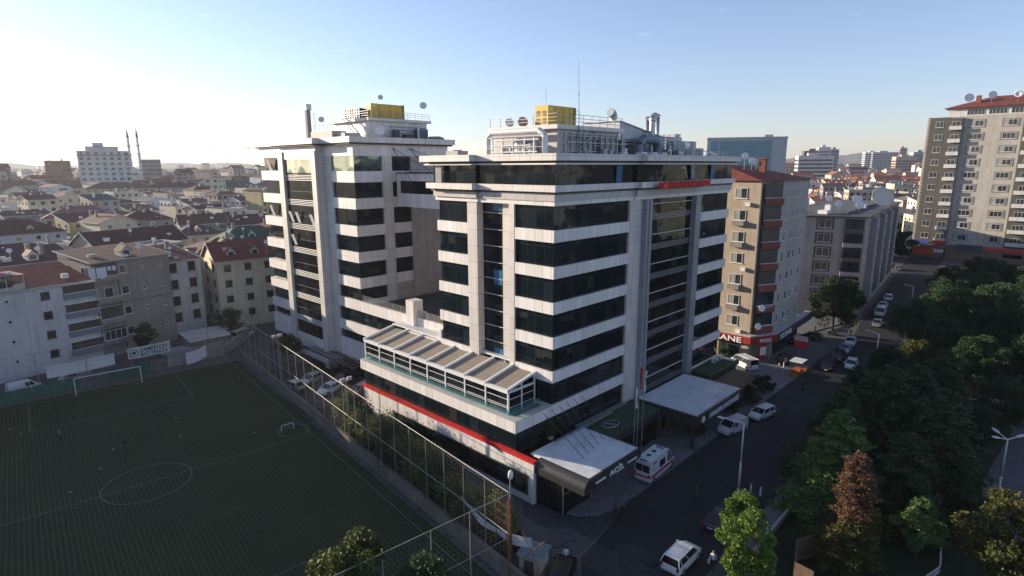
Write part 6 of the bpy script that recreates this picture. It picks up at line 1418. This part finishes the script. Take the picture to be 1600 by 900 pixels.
b = MB(); b.cyl((*pt(-37.9,20.3),8.15),(*pt(-37.9,-20),7.9),.038,.038,6); b.cyl((*pt(-37.9,20.3),4.2),(*pt(-37.9,-20),4.0),.03,.03,5); b.build('rail', GALV, E2)
net(E2, -37.92, 20.2, -37.92, -12, .2, 8.0, .45, .006, NET)
o = thing('scaffold_frame', 'braced rusty pipe frame with ladder rungs at the corner of the two pitch fences', 'frame', (*pt(-36.5,20.8), 1.5))
b = MB(); P0, P1 = pt(-35.2,21.1), pt(-36.6,21.1)
b.cyl((*P0,1.5),(*P0,6.4),.05,.05,6); b.cyl((*P1,1.5),(*P1,6.4),.05,.05,6)
for k in range(6): b.cyl((*P0,2+.8*k),(*P1,2+.8*k),.03,.03,5)
b.cyl((*pt(-38,21.3),1.6),(*pt(-41,21.3),5.0),.035,.035,5); b.cyl((*pt(-41,21.3),1.6),(*pt(-38,21.3),5.0),.035,.035,5); b.build('brace', RUST, o)
o = thing('floodlight', 'tall rusty lattice floodlight pole with a round white lamp near the bottom of the street', 'floodlight', (31.2, 30.4, 0))
b = MB(); b.cyl((31.2,30.4,0),(31.2,30.4,7.2),.14,.12,8); 
for k in range(8): b.box(31.03,30.23,.6+.85*k,31.37,30.57,.66+.85*k)
b.build('lattice_pole', RUST, o); b = MB(); b.cyl((31.2,30.4,7.2),(31.2,30.4,9.1),.07,.06,8); b.build('upper_pole', GALV, o)
b = MB(); b.ell((31.2,30.35,9.35),(.26,.2,.42),12,8); b.build('lamp_head', METW, o)
b = MB(); p_ = [pt(-31.0,20.7), pt(-34.5,20.9), pt(-38.3,21.6)]; q0 = (4.0, 3.6, 3.2)
rows = []
for i in range(13):
    u = i/12; a_ = -30.5-8.6*u; x, y = pt(a_, 20.75+.9*u*u); zt = 4.4-.9*sin(u*pi)-.2*u; rows.append(((x,y,zt),(x+.05+.12*sin(u*14),y,zt-.5-.45*u-.1*sin(u*9))))
for A_, B_ in zip(rows, rows[1:]): b.face([A_[0],A_[1],B_[1],B_[0]]); b.face([(A_[0][0]+.02,*A_[0][1:]),(B_[0][0]+.02,*B_[0][1:]),(B_[1][0]+.02,*B_[1][1:]),(A_[1][0]+.02,*A_[1][1:])])
one('hanging_banner', b, BANN, 'long sagging white banner cloth tied along the corner of the fence', 'banner')
def goal(a_, w, h, dep, label, c=0.):
    o = thing('football_goal', label, 'goal', (*pt(a_,c), .016)); sg = 1 if a_ > 0 else -1
    b = MB(); A_, B_ = pt(a_,c-w/2), pt(a_,c+w/2); A2, B2 = pt(a_+dep*sg,c-w/2), pt(a_+dep*sg,c+w/2); r = .06 if w > 4 else .04
    b.cyl((*A_,.016),(*A_,h),r,r,8); b.cyl((*B_,.016),(*B_,h),r,r,8); b.cyl((*A_,h),(*B_,h),r,r,8); b.build('frame', METW, o)
    b = MB(); b.cyl((*A_,h),(*A2,.03),.03,.03,5); b.cyl((*B_,h),(*B2,.03),.03,.03,5); b.cyl((*A2,.04),(*B2,.04),.03,.03,5); b.build('stay', GALV, o)
    b = MB(); n = int(w/.3)
    for i in range(n+1):
        u = i/n; P = lambda Q, R2: (Q[0]+(R2[0]-Q[0])*u, Q[1]+(R2[1]-Q[1])*u)
        b.cyl((*P(A_,B_),h),(*P(A2,B2),.03),.006,.006,3,False)
    for k in range(1, int(h/.3)):
        u = k*.3/h; P = lambda Q, R2: (Q[0]+(R2[0]-Q[0])*(1-u), Q[1]+(R2[1]-Q[1])*(1-u)); b.cyl((*P(A_,A2),k*.3),(*P(B_,B2),k*.3),.006,.006,3,False)
    b.build('net', NET, o)
goal(36.0, 8.6, 2.75, 1.6, 'full size white football goal at the far end of the pitch', .4)
goal(3.0, 1.6, .9, .6, 'small training goal standing inside the small ring on the right of the pitch', 16.4)
rb = random.Random(5)
for i, (x, y) in enumerate(((13.6,81.5),(22,86),(20.6,79.4),(27.6,73.5),(11.4,77),(8.0,73.5),(33,100),(34.3,95.5),(5.6,98),(6.4,95.4))):
    b = MB(); b.cyl((x,y,.02),(x,y,.05),.15,.14,8); b.cyl((x,y,.05),(x,y,.22),.09,.02,8)
    one('training_cone', b, plain('pale_cone', (.26,.28,.14), .6), ['small pale marker cone beside the standing player on the pitch','marker cone ahead of the far penalty box, right','marker cone between the player and the right ring','marker cone left of the small training goal','marker cone nearest the top of the centre circle','marker cone left of the centre circle','marker cone in the far right corner of the pitch','second marker cone in the far right corner of the pitch','marker cone at the left edge of the pitch, farther one','marker cone at the left edge of the pitch, nearer one'][i], 'cone', 'marker cones on the pitch')
# far end: green board wall, banners, posts with net
o = thing('board_fence', 'green windbreak board fence behind the far goal, old and patched', 'fence', (18, 108, 0))
b = MB(); p0, p1 = (-14,108.6), (37,110.2)
seg = lambda u: (p0[0]+(p1[0]-p0[0])*u, p0[1]+(p1[1]-p0[1])*u)
GB = plain('green_windbreak', (.035,.12,.09), .9, .4, .8); GR = plain('grey_board', (.13,.13,.13), .9, .4, .8)
for i in range(26):
    a0, a1 = seg(i/26), seg((i+.97)/26); b = MB(); hh = 1.9 if i not in (17,18,23) else 1.2
    b.prism([(a0[0],a0[1]-.05),(a1[0],a1[1]-.05),(a1[0],a1[1]+.05),(a0[0],a0[1]+.05)], 0, hh); b.build('board_panel', [GB,GB,GB,GR][0 if i not in (15,16,20,21) else 3], o)
b = MB()
for u in (0,.12,.24,.36,.48,.6,.72,.84,.96): x, y = seg(u); b.cyl((x,y+.2,0),(x,y+.2,6.8),.07,.05,6)
b.build('net_post', GALV, o); b = MB(); b.cyl((*seg(0),6.8),(*seg(1),6.8),.03,.03,5); b.cyl((*seg(0),4.0),(*seg(1),4.0),.02,.02,5); b.build('net_wire', GALV, o)
def banner(x0, y0, x1, y1, z0, h, label, txt=None):
    o = thing('banner', label, 'banner', ((x0+x1)/2, (y0+y1)/2, z0)); b = MB(); n = 10
    for i in range(n):
        u0, u1 = i/n, (i+1)/n; P = lambda u, z: (x0+(x1-x0)*u, y0+(y1-y0)*u+.05*sin(u*14), z-.10*sin(u*pi))
        b.face([P(u0,z0),P(u1,z0),P(u1,z0+h),P(u0,z0+h)]); 
        b.face([(q[0],q[1]+.03,q[2]) for q in (P(u0,z0),P(u0,z0+h),P(u1,z0+h),P(u1,z0))])
    b.build('cloth', BANN, o)
    if txt:
        a_ = atan2(y1-y0, x1-x0)
        for k, s_ in enumerate(txt):
            t_ = text('lettering', s_, plain('dark_green_lettering', (.02,.10,.07), .7), o, (0,0,0), (pi/2,0,a_), h*.5, .01)
            xs = [v.co.x for v in t_.data.vertices]; kx = (x1-x0)*.64/(max(xs)-min(xs)); t_.scale = (kx,1,1)
            t_.location = (x0+(x1-x0)*.28-(x0+x1)/2, y0+(y1-y0)*.28-(y0+y1)/2-.12, h*(.50-.44*k))
        b = MB(); cx = x0+(x1-x0)*.14; cy = y0+(y1-y0)*.14-.1
        for i in range(20):
            a0, a1 = 2*pi*i/20, 2*pi*(i+1)/20; r0, r1 = h*.30, h*.36
            b.face([(cx+r0*cos(a0),cy,z0+h*.48+r0*sin(a0)),(cx+r1*cos(a0),cy,z0+h*.48+r1*sin(a0)),(cx+r1*cos(a1),cy,z0+h*.48+r1*sin(a1)),(cx+r0*cos(a1),cy,z0+h*.48+r0*sin(a1))][::-1])
        b.cyl((cx,cy+.02,z0+h*.48),(cx,cy-.01,z0+h*.48),h*.16,h*.16,10); b.build('crest', plain('dark_green_lettering', (.02,.10,.07), .7), o)
banner(11.6, 110.4, 20.6, 110.7, 2.3, 1.9, 'blank white banner strip on the fence behind the far goal')
banner(22.4, 110.3, 28.8, 110.5, 2.7, 1.9, 'white banner reading ŞAMPİYON BATI TRAKYA with a round crest on the far fence', ('ŞAMPİYON', 'BATI TRAKYA'))
b = MB(); 
for i in range(8):
    u0, u1 = i/8, (i+1)/8; P = lambda u, t_: (30.2+3.4*u, 107.4+.12*sin(u*8), (.5+.9*u*u) if t_ == 0 else 2.6+.7*u-.15*sin(u*pi))
    b.face([P(u0,0),P(u1,0),P(u1,1),P(u0,1)]); b.face([(q[0],q[1]+.04,q[2]) for q in (P(u0,0),P(u0,1),P(u1,1),P(u1,0))])
one('hanging_banner', b, BANN, 'torn white cloth hanging in the far right corner of the pitch', 'banner')
o = thing('shed', 'low shed with a pale tilted roof behind the torn cloth beyond the pitch', 'shed', (36.5, 117, 0))
b = MB(); b.box(33.5,114.5,0,40,119.5,2.4); b.build('wall', WL['bare'], o); b = MB(); b.prism([(33,114),(40.4,114),(40.4,120),(33,120)], lambda x, y: 2.4+(y-114)*.12, lambda x, y: 2.5+(y-114)*.12); b.build('roof', CONCL, o)
o = thing('tarpaulin_shelter', 'untidy grey tarpaulin shelter behind the far fence left of the low shed', 'shelter', (31, 114, 0))
b = MB(); b.prism([(28,112.4),(33,112.6),(33.2,116.5),(28,116)], lambda x, y: 1.7+.3*sin(x*2), lambda x, y: 1.8+.3*sin(x*2)+.15*sin(y*3)); b.build('tarpaulin', plain('grey_tarpaulin', (.25,.26,.28), .6, .4, 1.), o)
b = MB(); 
for x, y in ((28.3,112.7),(32.8,112.8),(32.8,116),(28.3,115.8)): b.cyl((x,y,0),(x,y,1.8),.05,.05,5)
b.build('post', WOODD, o)
o = thing('concrete_wall', 'rough concrete yard wall running behind the far pitch corner to the cream house', 'wall', (40, 112, 0))
b = MB(); b.prism([(37.2,109.6),(48,121),(47.8,121.3),(36.9,109.9)], 0, 1.8); b.prism([(28,109.8),(37.2,109.9),(37.2,110.1),(28,110.0)], 0, 2.6); b.build('wall', CONC, o)
# park furniture
def low_fence(pts, label, h=.9):
    o = thing('low_fence', label, 'fence', (*pts[0], .1)); b = MB()
    for (x0,y0),(x1,y1) in zip(pts, pts[1:]):
        n = max(1, int(sqrt((x1-x0)**2+(y1-y0)**2)/.35))
        for i in range(n+1): x, y = x0+(x1-x0)*i/n, y0+(y1-y0)*i/n; b.box(x-.03,y-.03,.08,x+.03,y+.03,h)
        for z in (.3, h-.12): b.cyl((x0,y0,z),(x1,y1,z),.03,.03,4)
    b.build('picket', METW, o)
low_fence([(83.5,6.6),(79.5,6.2),(79.8,4.2),(75.2,4.3)], 'short white picket fence around the playground corner beside the park lamp')
low_fence([(59.4,4.6),(56.4,4.2),(53.4,5.0)], 'white edging fence along the park path at the bottom right')
b = MB(); b.prism([(46.5,16.35),(63.2,16.45),(63.2,16.7),(46.5,16.62)], .07, .75); one('low_wall', b, CONCL, 'pale low kerb wall between the park pavement and the lawn', 'wall')
o = thing('garden_enclosure', 'dark timber board enclosure with a sunlit top edge at the foot of the dead conifer', 'fence', (48.4, 12.2, 0))
for (x0,y0),(x1,y1) in (((51.5,12.6),(49.6,13.6)),((49.6,13.6),(46.4,12.7)),((46.4,12.7),(46.2,11.2))):
    b = MB(); d = Vector((x1-x0,y1-y0)).normalized(); nn = Vector((-d.y,d.x))*.06; b.prism([(x0-nn.x,y0-nn.y),(x1-nn.x,y1-nn.y),(x1+nn.x,y1+nn.y),(x0+nn.x,y0+nn.y)], 0, 2.2); b.build('board_panel', plain('brown_board', (.13,.09,.06), .8, .4, 1.5), o)
# ---------------------------------------------------------------- vegetation
import numpy as np
LG = leaf('leaf_dark_green', (.028,.058,.022), (.055,.095,.034)); LB = leaf('leaf_bright_green', (.09,.17,.02), (.16,.24,.035), (.055,.11,.02))
LC = leaf('cedar_needle', (.036,.074,.032), (.072,.130,.048), (.028,.054,.025)); LL = leaf('painted_lit_cedar_needle', (.09,.17,.045), (.15,.24,.06), (.05,.11,.04)); LBR = leaf('dead_brown_needle', (.13,.070,.045), (.19,.115,.07), (.11,.05,.03)); LO = leaf('olive_leaf', (.07,.085,.02), (.12,.12,.035)); LY = leaf('yellowing_leaf', (.11,.11,.02), (.16,.14,.03))  # the lighter cedar needles have sunlight painted into their green
LH = leaf('ivy_leaf', (.08,.13,.035), (.18,.19,.06), (.13,.11,.045))
LF = leaf('far_leaf', (.02,.035,.015), (.04,.055,.025))
BARK = plain('bark', (.06,.045,.035), .95, .3, 3.)
def leaves(pts, size, rng, flat=.0, updir=None):
    n = len(pts); pts = np.asarray(pts)
    d = rng.normal(size=(n,3)); d[:,2] *= (1-flat); d /= np.linalg.norm(d,axis=1)[:,None]
    e = np.cross(d, rng.normal(size=(n,3))); e /= np.linalg.norm(e,axis=1)[:,None]
    s = size*rng.uniform(.6,1.35,n)[:,None]
    a = d*s; c = e*s*.55
    v = np.stack([pts-a, pts+c*.9, pts+a, pts-c], 1).reshape(-1,3)
    return v
def leaf_mesh(name, v, mats):
    me = bpy.data.meshes.new(name); n = len(v)//4
    me.vertices.add(4*n); me.vertices.foreach_set('co', v.astype(np.float32).ravel())
    me.loops.add(4*n); me.loops.foreach_set('vertex_index', np.arange(4*n, dtype=np.int32))
    me.polygons.add(n); me.polygons.foreach_set('loop_start', np.arange(0,4*n,4,dtype=np.int32)); me.polygons.foreach_set('loop_total', np.full(n,4,dtype=np.int32))
    me.materials.append(mats); me.update(calc_edges=True); return me
def broad(seed, h, r, n=9000, size=.16, zlo=.28, clumps=46):
    rng = np.random.default_rng(seed); tr = MB(); tips = []
    tr.cyl((0,0,0),(.05,.02,h*.35),.16*h/8,.11*h/8,8)
    zc = h*(zlo+1)/2; rz = h*(1-zlo)/2
    C_ = []
    while len(C_) < clumps:
        p = rng.uniform(-1,1,3); q = np.linalg.norm(p)
        if .45 < q < 1: 
            w = 1-.35*max(0,p[2])
            C_.append((p[0]*r*w*rng.uniform(.8,1.12), p[1]*r*w*rng.uniform(.8,1.12), zc+p[2]*rz*rng.uniform(.85,1.08)))
    for c in C_[:26]:
        m = (c[0]*.35,c[1]*.35,h*.3+(c[2]-h*.3)*.5); tr.cyl((.03,.01,h*.3),m,.06*h/8,.04*h/8,5); tr.cyl(m,c,.04*h/8,.015,5)
    P = []
    for c in C_:
        k = int(n/clumps*rng.uniform(.5,1.5)); s = r*rng.uniform(.2,.36)
        q = rng.normal(size=(k,3)); q /= np.linalg.norm(q,axis=1)[:,None]; q *= (rng.uniform(.35,1,k)**.6)[:,None]*s; q[:,2] *= .75
        P.append(q+np.array(c))
    return tr.mesh('trunk', BARK), leaves(np.concatenate(P), size, rng)
def conifer(seed, h, r, n=14000, size=.17, layers=30, droop=.15, zlo=.06, col=False, power=.8):
    rng = np.random.default_rng(seed); tr = MB(); tr.cyl((0,0,0),(0,0,h*.97),.022*h,.01,8); P = []
    nb = layers*6
    for i in range(nb):
        u = zlo+(1-zlo)*((i+rng.uniform())/nb); L = r*((1-u)**power)*rng.uniform(.65,1.2)+.15; a = rng.uniform(0,2*pi); z = h*u
        dr = droop*L+ rng.uniform(-.1,.25)*L; tip = np.array([L*cos(a),L*sin(a),z-dr+.12*L]); base = np.array([0,0,z])
        if i % 3 == 0: tr.cyl(tuple(base),tuple(base+(tip-base)*.85),.02*h*(1-u)*.3+.01,.008,4,False)
        k = max(8,int(n/nb*(L/r)*1.9)); t = rng.uniform(.12,1,k)**.75
        w = (.07+.17*L*np.sin(np.clip(t,0,1)*pi*.85))[:,None]
        P.append(base+(tip-base)*t[:,None]+rng.normal(size=(k,3))*w*np.array([.75,.75,.16]))
    return tr.mesh('trunk', BARK), leaves(np.concatenate(P), size, rng, .35)
TP = {}
def tree(label, x, y, proto, mat, rz=0., sc=1., z=.07, cat='tree', name='tree', group=None, sz=None):
    k = (proto, mat.name)
    if k not in TP:
        tm, v = PROTO[proto](); TP[k] = (tm, leaf_mesh('crown', v, mat))
    o = thing(name, label, cat, (x,y,z), rz, group); o.scale = (sc,sc,sz or sc)
    a, c = TP[k]
    for nm, me in (('trunk', a), ('crown', c)):
        q = bpy.data.objects.new(nm, me); COL.objects.link(q); q.parent = o
    return o
_c = {}
def memo(k, f):
    def g():
        if k not in _c: _c[k] = f()
        return _c[k]
    return g
PROTO = {'b1': memo('b1', lambda: broad(1,6,2.0,7000,.13,.3,34)), 'b2': memo('b2', lambda: broad(2,9,3.4,13000,.17,.2,60)), 'b3': memo('b3', lambda: broad(3,11,4.6,16000,.17,.16,54)),
 'cd1': memo('cd1', lambda: conifer(11,12,5.2,27000,.20,30,.12,.05,False,.5)), 'cd2': memo('cd2', lambda: conifer(12,11.5,4.7,25000,.19,26,.2,.05,False,.6)), 'cy': memo('cy', lambda: conifer(13,9,1.5,26000,.085,44,-.5,.04,False,.4)), 'cylow': memo('cylow', lambda: conifer(14,4.5,2.3,9000,.14,22,-.3,.02,False,.5)),
 'bush': memo('bush', lambda: broad(5,3.2,2.0,5000,.13,.0,26)), 'far': memo('far', lambda: broad(6,11,5.0,3500,.42,.12,30)), 'pine': memo('pine', lambda: broad(7,7,3.2,8000,.13,.35,40))}
T_ = tree
T_('bright green young tree at the street edge, upper of two', 46.9, 17.4, 'b1', LB, .3, 1.0)
T_('bright green young tree at the bottom edge, lower of two', 42.6, 15.3, 'b1', LB, 1.7, 1.12)
T_('dark spreading cedar leaning over the street kerb', 66.5, 15.4, 'cd2', LC, .4, .95)
T_('big dark cedar behind the lighter one, in the middle of the park clump', 71.5, 12.2, 'cd1', LC, 1.9, 1.05)
T_('broad dark cedar on the right of the park clump', 70.0, 7.2, 'cd1', LC, 3.3, .98)
T_('lighter cedar in front of the dark park clump, sunlight painted into its needles', 58.2, 13.2, 'cd2', LL, 2.4, 1.0)
T_('dark cedar low on the right behind the dead conifer', 61.8, 8.2, 'cd2', LC, 5.1, .84)
T_('dark cedar at the far right side of the park clump', 66.5, 5.0, 'cd2', LC, .9, .75)
T_('dark cedar at the back left of the park clump by the street', 77.0, 16.2, 'cd2', LC, 4.1, .9)
T_('dark cedar at the back of the park clump, behind the middle one', 80.0, 11.0, 'cd1', LC, 2.2, .9)
T_('dead conifer with rust brown needles in front of the cedars', 52.8, 10.3, 'cy', LBR, .2, 1.12)
T_('low green cypress wrapped round the foot of the dead conifer', 51.4, 10.0, 'cylow', LO, .9, 1.0)
T_('sapling with yellow green leaves right of the dead conifer', 57.0, 6.0, 'b1', LL, 2.2, .95)
T_('olive yellow tree filling the bottom right corner', 57.5, .3, 'b2', LO, .5, .95)
T_('dark tree trunkless against the right edge behind the olive yellow tree', 63, -3.2, 'b2', LG, 1.5, .85)
T_('round dark street tree in front of the dusty pink house', 127.5, 32.6, 'b3', LG, .5, 1.12, .13)
T_('sunlit green and yellow tree at the bottom left of centre', 18.0, 33.0, 'b2', leaf('painted_half_lit_leaf', (.045,.075,.016), (.085,.11,.022)), .2, 1.0, .0)  # half-lit look is put into this leaf colour
T_('darker green treetop at the bottom edge right of the sunlit one', 21.8, 29.8, 'b1', LG, .8, 1.15, .0)
T_('small dark tree standing before the cream house', 42.6, 119.5, 'pine', LG, .5, .9, .0)
T_('low spreading green tree by the ramp at the foot of the rear tower', 43.4, 96.0, 'pine', leaf('mid_green_leaf', (.03,.06,.015), (.05,.085,.02)), 1.2, .78, .0)
T_('small tree in the yard below the grey house', 27.5, 120.5, 'b1', LG, 1.2, 1.0, .0)
for i, (x, y, pr, m_, s, lb) in enumerate(((84.5,4.8,'b2',LG,.7,'dark small tree behind the white picket fence by the park lamp'),(102.5,-1.5,'b3',LG,.8,'dark tree right behind the park lamp at the right edge'),(117.0,12.5,'b3',LG,.85,'dark crown filling the park behind the yellow tinged tree'),(99.0,17.2,'b2',LG,.85,'rounded bush-like tree at the junction, left of the yellow tinged one'),(105.8,15.2,'b2',LO,.85,'rounded tree with a yellow tinged top by the junction'),(91.8,18.2,'bush',LG,1.25,'low bush by the street lamp at the junction'),(86.0,17.6,'bush',LG,1.3,'low bush left of the rounded trees, close to the street'),(100.5,11.5,'b3',LG,.75,'dark tree behind the rounded pair by the junction'),
  (108.0,7.5,'b3',LG,.85,'grey green tree in the middle of the park at the right'),(93.0,3.4,'b3',LG,.72,'grey green tree nearest the white picket fence'),(112.0,2.0,'b3',LG,.9,'dark tree at the right edge of the park, middle distance'),(123.0,17.8,'b3',LC,1.0,'dark tree next to the street, first behind the junction'),(133.0,14.0,'b3',LG,1.1,'dark tree second behind the junction'),(139.0,8.5,'b3',LC,1.15,'dark tree third behind the junction'),(128.0,6.0,'b3',LG,1.0,'dark crown below the right tower shops, left part'),(146.0,17.0,'b3',LG,1.05,'dark crown along the street opposite the white van'),(156.0,12.0,'b3',LC,1.1,'dark crown behind the one opposite the white van'),(150.0,3.0,'b3',LG,1.2,'dark crown at the right edge below the red awning'),(168.0,19.5,'b3',LG,1.0,'dark crown near the far end of the street, left'),(176.0,11.0,'b3',LG,1.1,'dark crown near the far end of the street, right'),(190.0,16.0,'b3',LG,1.0,'dark crown below the shops of the right tower'),(196.0,4.0,'b3',LC,1.1,'dark crown below the red shop fascia of the right tower'),(116.5,-4.0,'b3',LG,.9,'dark tree beyond the park lamp at the right edge'),(88.0,9.6,'cd1',LC,.85,'dark cedar between the park clump and the grey green trees'),(94.0,14.0,'b3',LG,.7,'dark round crown joining the park clump to the rounded trees'))):
    T_(lb, x, y, pr, m_, i*1.3, s, group='trees of the park')
T_('dark shrub under the main entrance canopy', 66.5, 31.2, 'bush', LG, .3, .55, .13, 'shrub', 'shrub'); T_('tall planted shrub at the end of the main entrance canopy', 77.5, 31.6, 'bush', LG, .3, .9, .13, 'shrub', 'shrub')
T_('planted shrub between the pergola and the estate car', 81.5, 30.6, 'bush', LG, 1.3, .8, .13, 'shrub', 'shrub'); T_('leafy shrub at the right end of the dark pergola', 87, 30.8, 'bush', LG, 2.3, .8, .13, 'shrub', 'shrub')
T_('potted palm like shrub against the pharmacy wall', 99.0, 41.5, 'bush', LG, .3, .8, .1, 'shrub', 'shrub')
b = MB(); b.cyl((45.3,38.0,4.9),(45.3,38.0,5.3),.3,.35,10)
o = thing('potted_cypress', 'small clipped cypress in a pot against the dark glass above the emergency canopy', 'plant', (45.3,37.9,4.87)); b.build('pot', CONC, o)
me = leaf_mesh('foliage', conifer(31,1.9,.38,1800,.06,16,-.4,.02,False,.4)[1], LG); q = bpy.data.objects.new('foliage', me); COL.objects.link(q); q.parent = o; q.location = (0,.1,.3)
# ivy and shrubs between the fence and the podium: separate bushes along the strip
rg = np.random.default_rng(8)
def creeper(seed, w, d, h, n):
    r = np.random.default_rng(seed); P = []
    for i in range(int(w*7)):
        c = np.array([r.uniform(-w/2,w/2), r.uniform(-d/2,d/2)*.8, r.uniform(.3,h*r.uniform(.6,1.0))]); k = n//int(w*7)
        P.append(c+r.normal(size=(k,3))*np.array([.42,.35,.5]))
    return leaves(np.concatenate(P), .12, r)
for k_ in range(3): pass
cm = [leaf_mesh('foliage', creeper(40+i, 4.2, 3.0, 7.0-.4*i, 11000), [LH, LG, LH][i]) for i in range(3)]
hl = ['leafy bush behind the pitch fence, farthest from the camera','tall bush second along the pitch fence','bush with brownish twigs third along the pitch fence','dense bush fourth along the pitch fence','bush fifth along the pitch fence below the red stripe','bush sixth along the pitch fence','bush seventh along the pitch fence, beside the window strip','bush eighth along the pitch fence','bush ninth along the pitch fence','bush nearest the camera behind the pitch fence and white banner']
for i in range(10):
    a_ = -1.5-3.25*i; x, y = pt(a_-2.0, 22.0+.25*(i % 2)); o = thing('bush', hl[i], 'bush', (x,y,0), PA+pi/2+.1*(i % 3), 'bushes along the pitch fence'); s = [1,1.0,.92,1.0,.95,1.0,.95,.95,.9,.85][i]; o.scale = (1,1,s)
    q = bpy.data.objects.new('foliage', cm[i % 3]); COL.objects.link(q); q.parent = o
    b = MB()
    for k in range(7): X = -1.5+.5*k; b.cyl((X,.1*sin(k*3),0),(X+.3*sin(k),.2*cos(k*2),3.6+.5*sin(k*2)),.03,.012,4)
    b.build('stem', BARK, o, local=True)
for i, (x, y, s) in enumerate(((38.6,60,.9),(38.6,55.5,.75),(38.7,51.5,.7))): T_(['dark bush against the podium wall, farthest','dark bush against the podium wall, middle','dark bush against the podium wall, nearest'][i], x, y, 'bush', LG, i, s, .0, 'bush', 'bush')
# trees between the far houses
rt_ = random.Random(9); nt_ = 0
for i in range(400):
    right = rt_.random() < .5; a = radians(rt_.uniform(9,19) if right else rt_.uniform(60,88)); dd = rt_.uniform(230 if right else 150, 800); x, y = dd*cos(a), dd*sin(a)
    if nt_ >= 46 or not free(x, y, 3): continue
    nt_ += 1
    nh = min(taken_l, key=lambda q_: (q_[0]-x)**2+(q_[1]-y)**2); T_('tree by '+nh[2]+(', right' if right else ', left')+' of hospital', x, y, 'far', LF, rt_.uniform(0,6), rt_.uniform(.8,1.35), 0, group='trees among the rooftops '+('right' if right else 'left')+' of the hospital')
def wood(a0, a1, d0, d1, n, seed, label):
    r = np.random.default_rng(seed); P = []
    for i in range(n):
        a = np.radians(r.uniform(a0,a1)); dd = r.uniform(d0,d1); c = np.array([dd*np.cos(a), dd*np.sin(a), 9.]); k = 60
        q = r.normal(size=(k,3)); q /= np.linalg.norm(q,axis=1)[:,None]; P.append(c+q*np.array([7,7,7.5])*r.uniform(.5,1.2))
    me = leaf_mesh('distant_trees', leaves(np.concatenate(P), 2.0, r), LF); o = bpy.data.objects.new('distant_trees', me); COL.objects.link(o); tag(o, label, 'trees', kind='stuff')
wood(8, 26, 900, 2600, 260, 1, 'far off trees scattered between the roofs on the right')
wood(60, 90, 900, 2600, 200, 2, 'far off trees scattered between the roofs on the left')
# tufts and litter along the pitch edge
# ---------------------------------------------------------------- haze
m = bpy.data.materials.new('haze_air'); m.use_nodes = True; t = m.node_tree
for n_ in list(t.nodes):
    if n_.type != 'OUTPUT_MATERIAL': t.nodes.remove(n_)
v = t.nodes.new('ShaderNodeVolumePrincipled'); v.inputs['Color'].default_value = (.80,.86,.95,1); v.inputs['Density'].default_value = HAZE; v.inputs['Anisotropy'].default_value = .35
t.links.new(v.outputs[0], t.nodes['Material Output'].inputs['Volume'])
b = MB(); b.box(-5400,-5400,-3,5400,5400,135); o = b.build('haze', m); tag(o, 'thin pale haze over the whole town', 'haze', kind='stuff')

# copies that still share a label are told apart by how near they stand
from collections import defaultdict
_l = defaultdict(list)
for o in COL.objects:
    if o.parent is None and o.get('label'): _l[o['label']].append(o)
for l_, os_ in _l.items():
    if len(os_) > 1:
        used = set()
        for q in os_:
            for nb in sorted(taken_l, key=lambda w_: (w_[0]-q.location.x)**2+(w_[1]-q.location.y)**2)[1:9]:
                if nb[3] not in used: break
            used.add(nb[3]); q['label'] = l_+', near a '+nb[3]+' house'
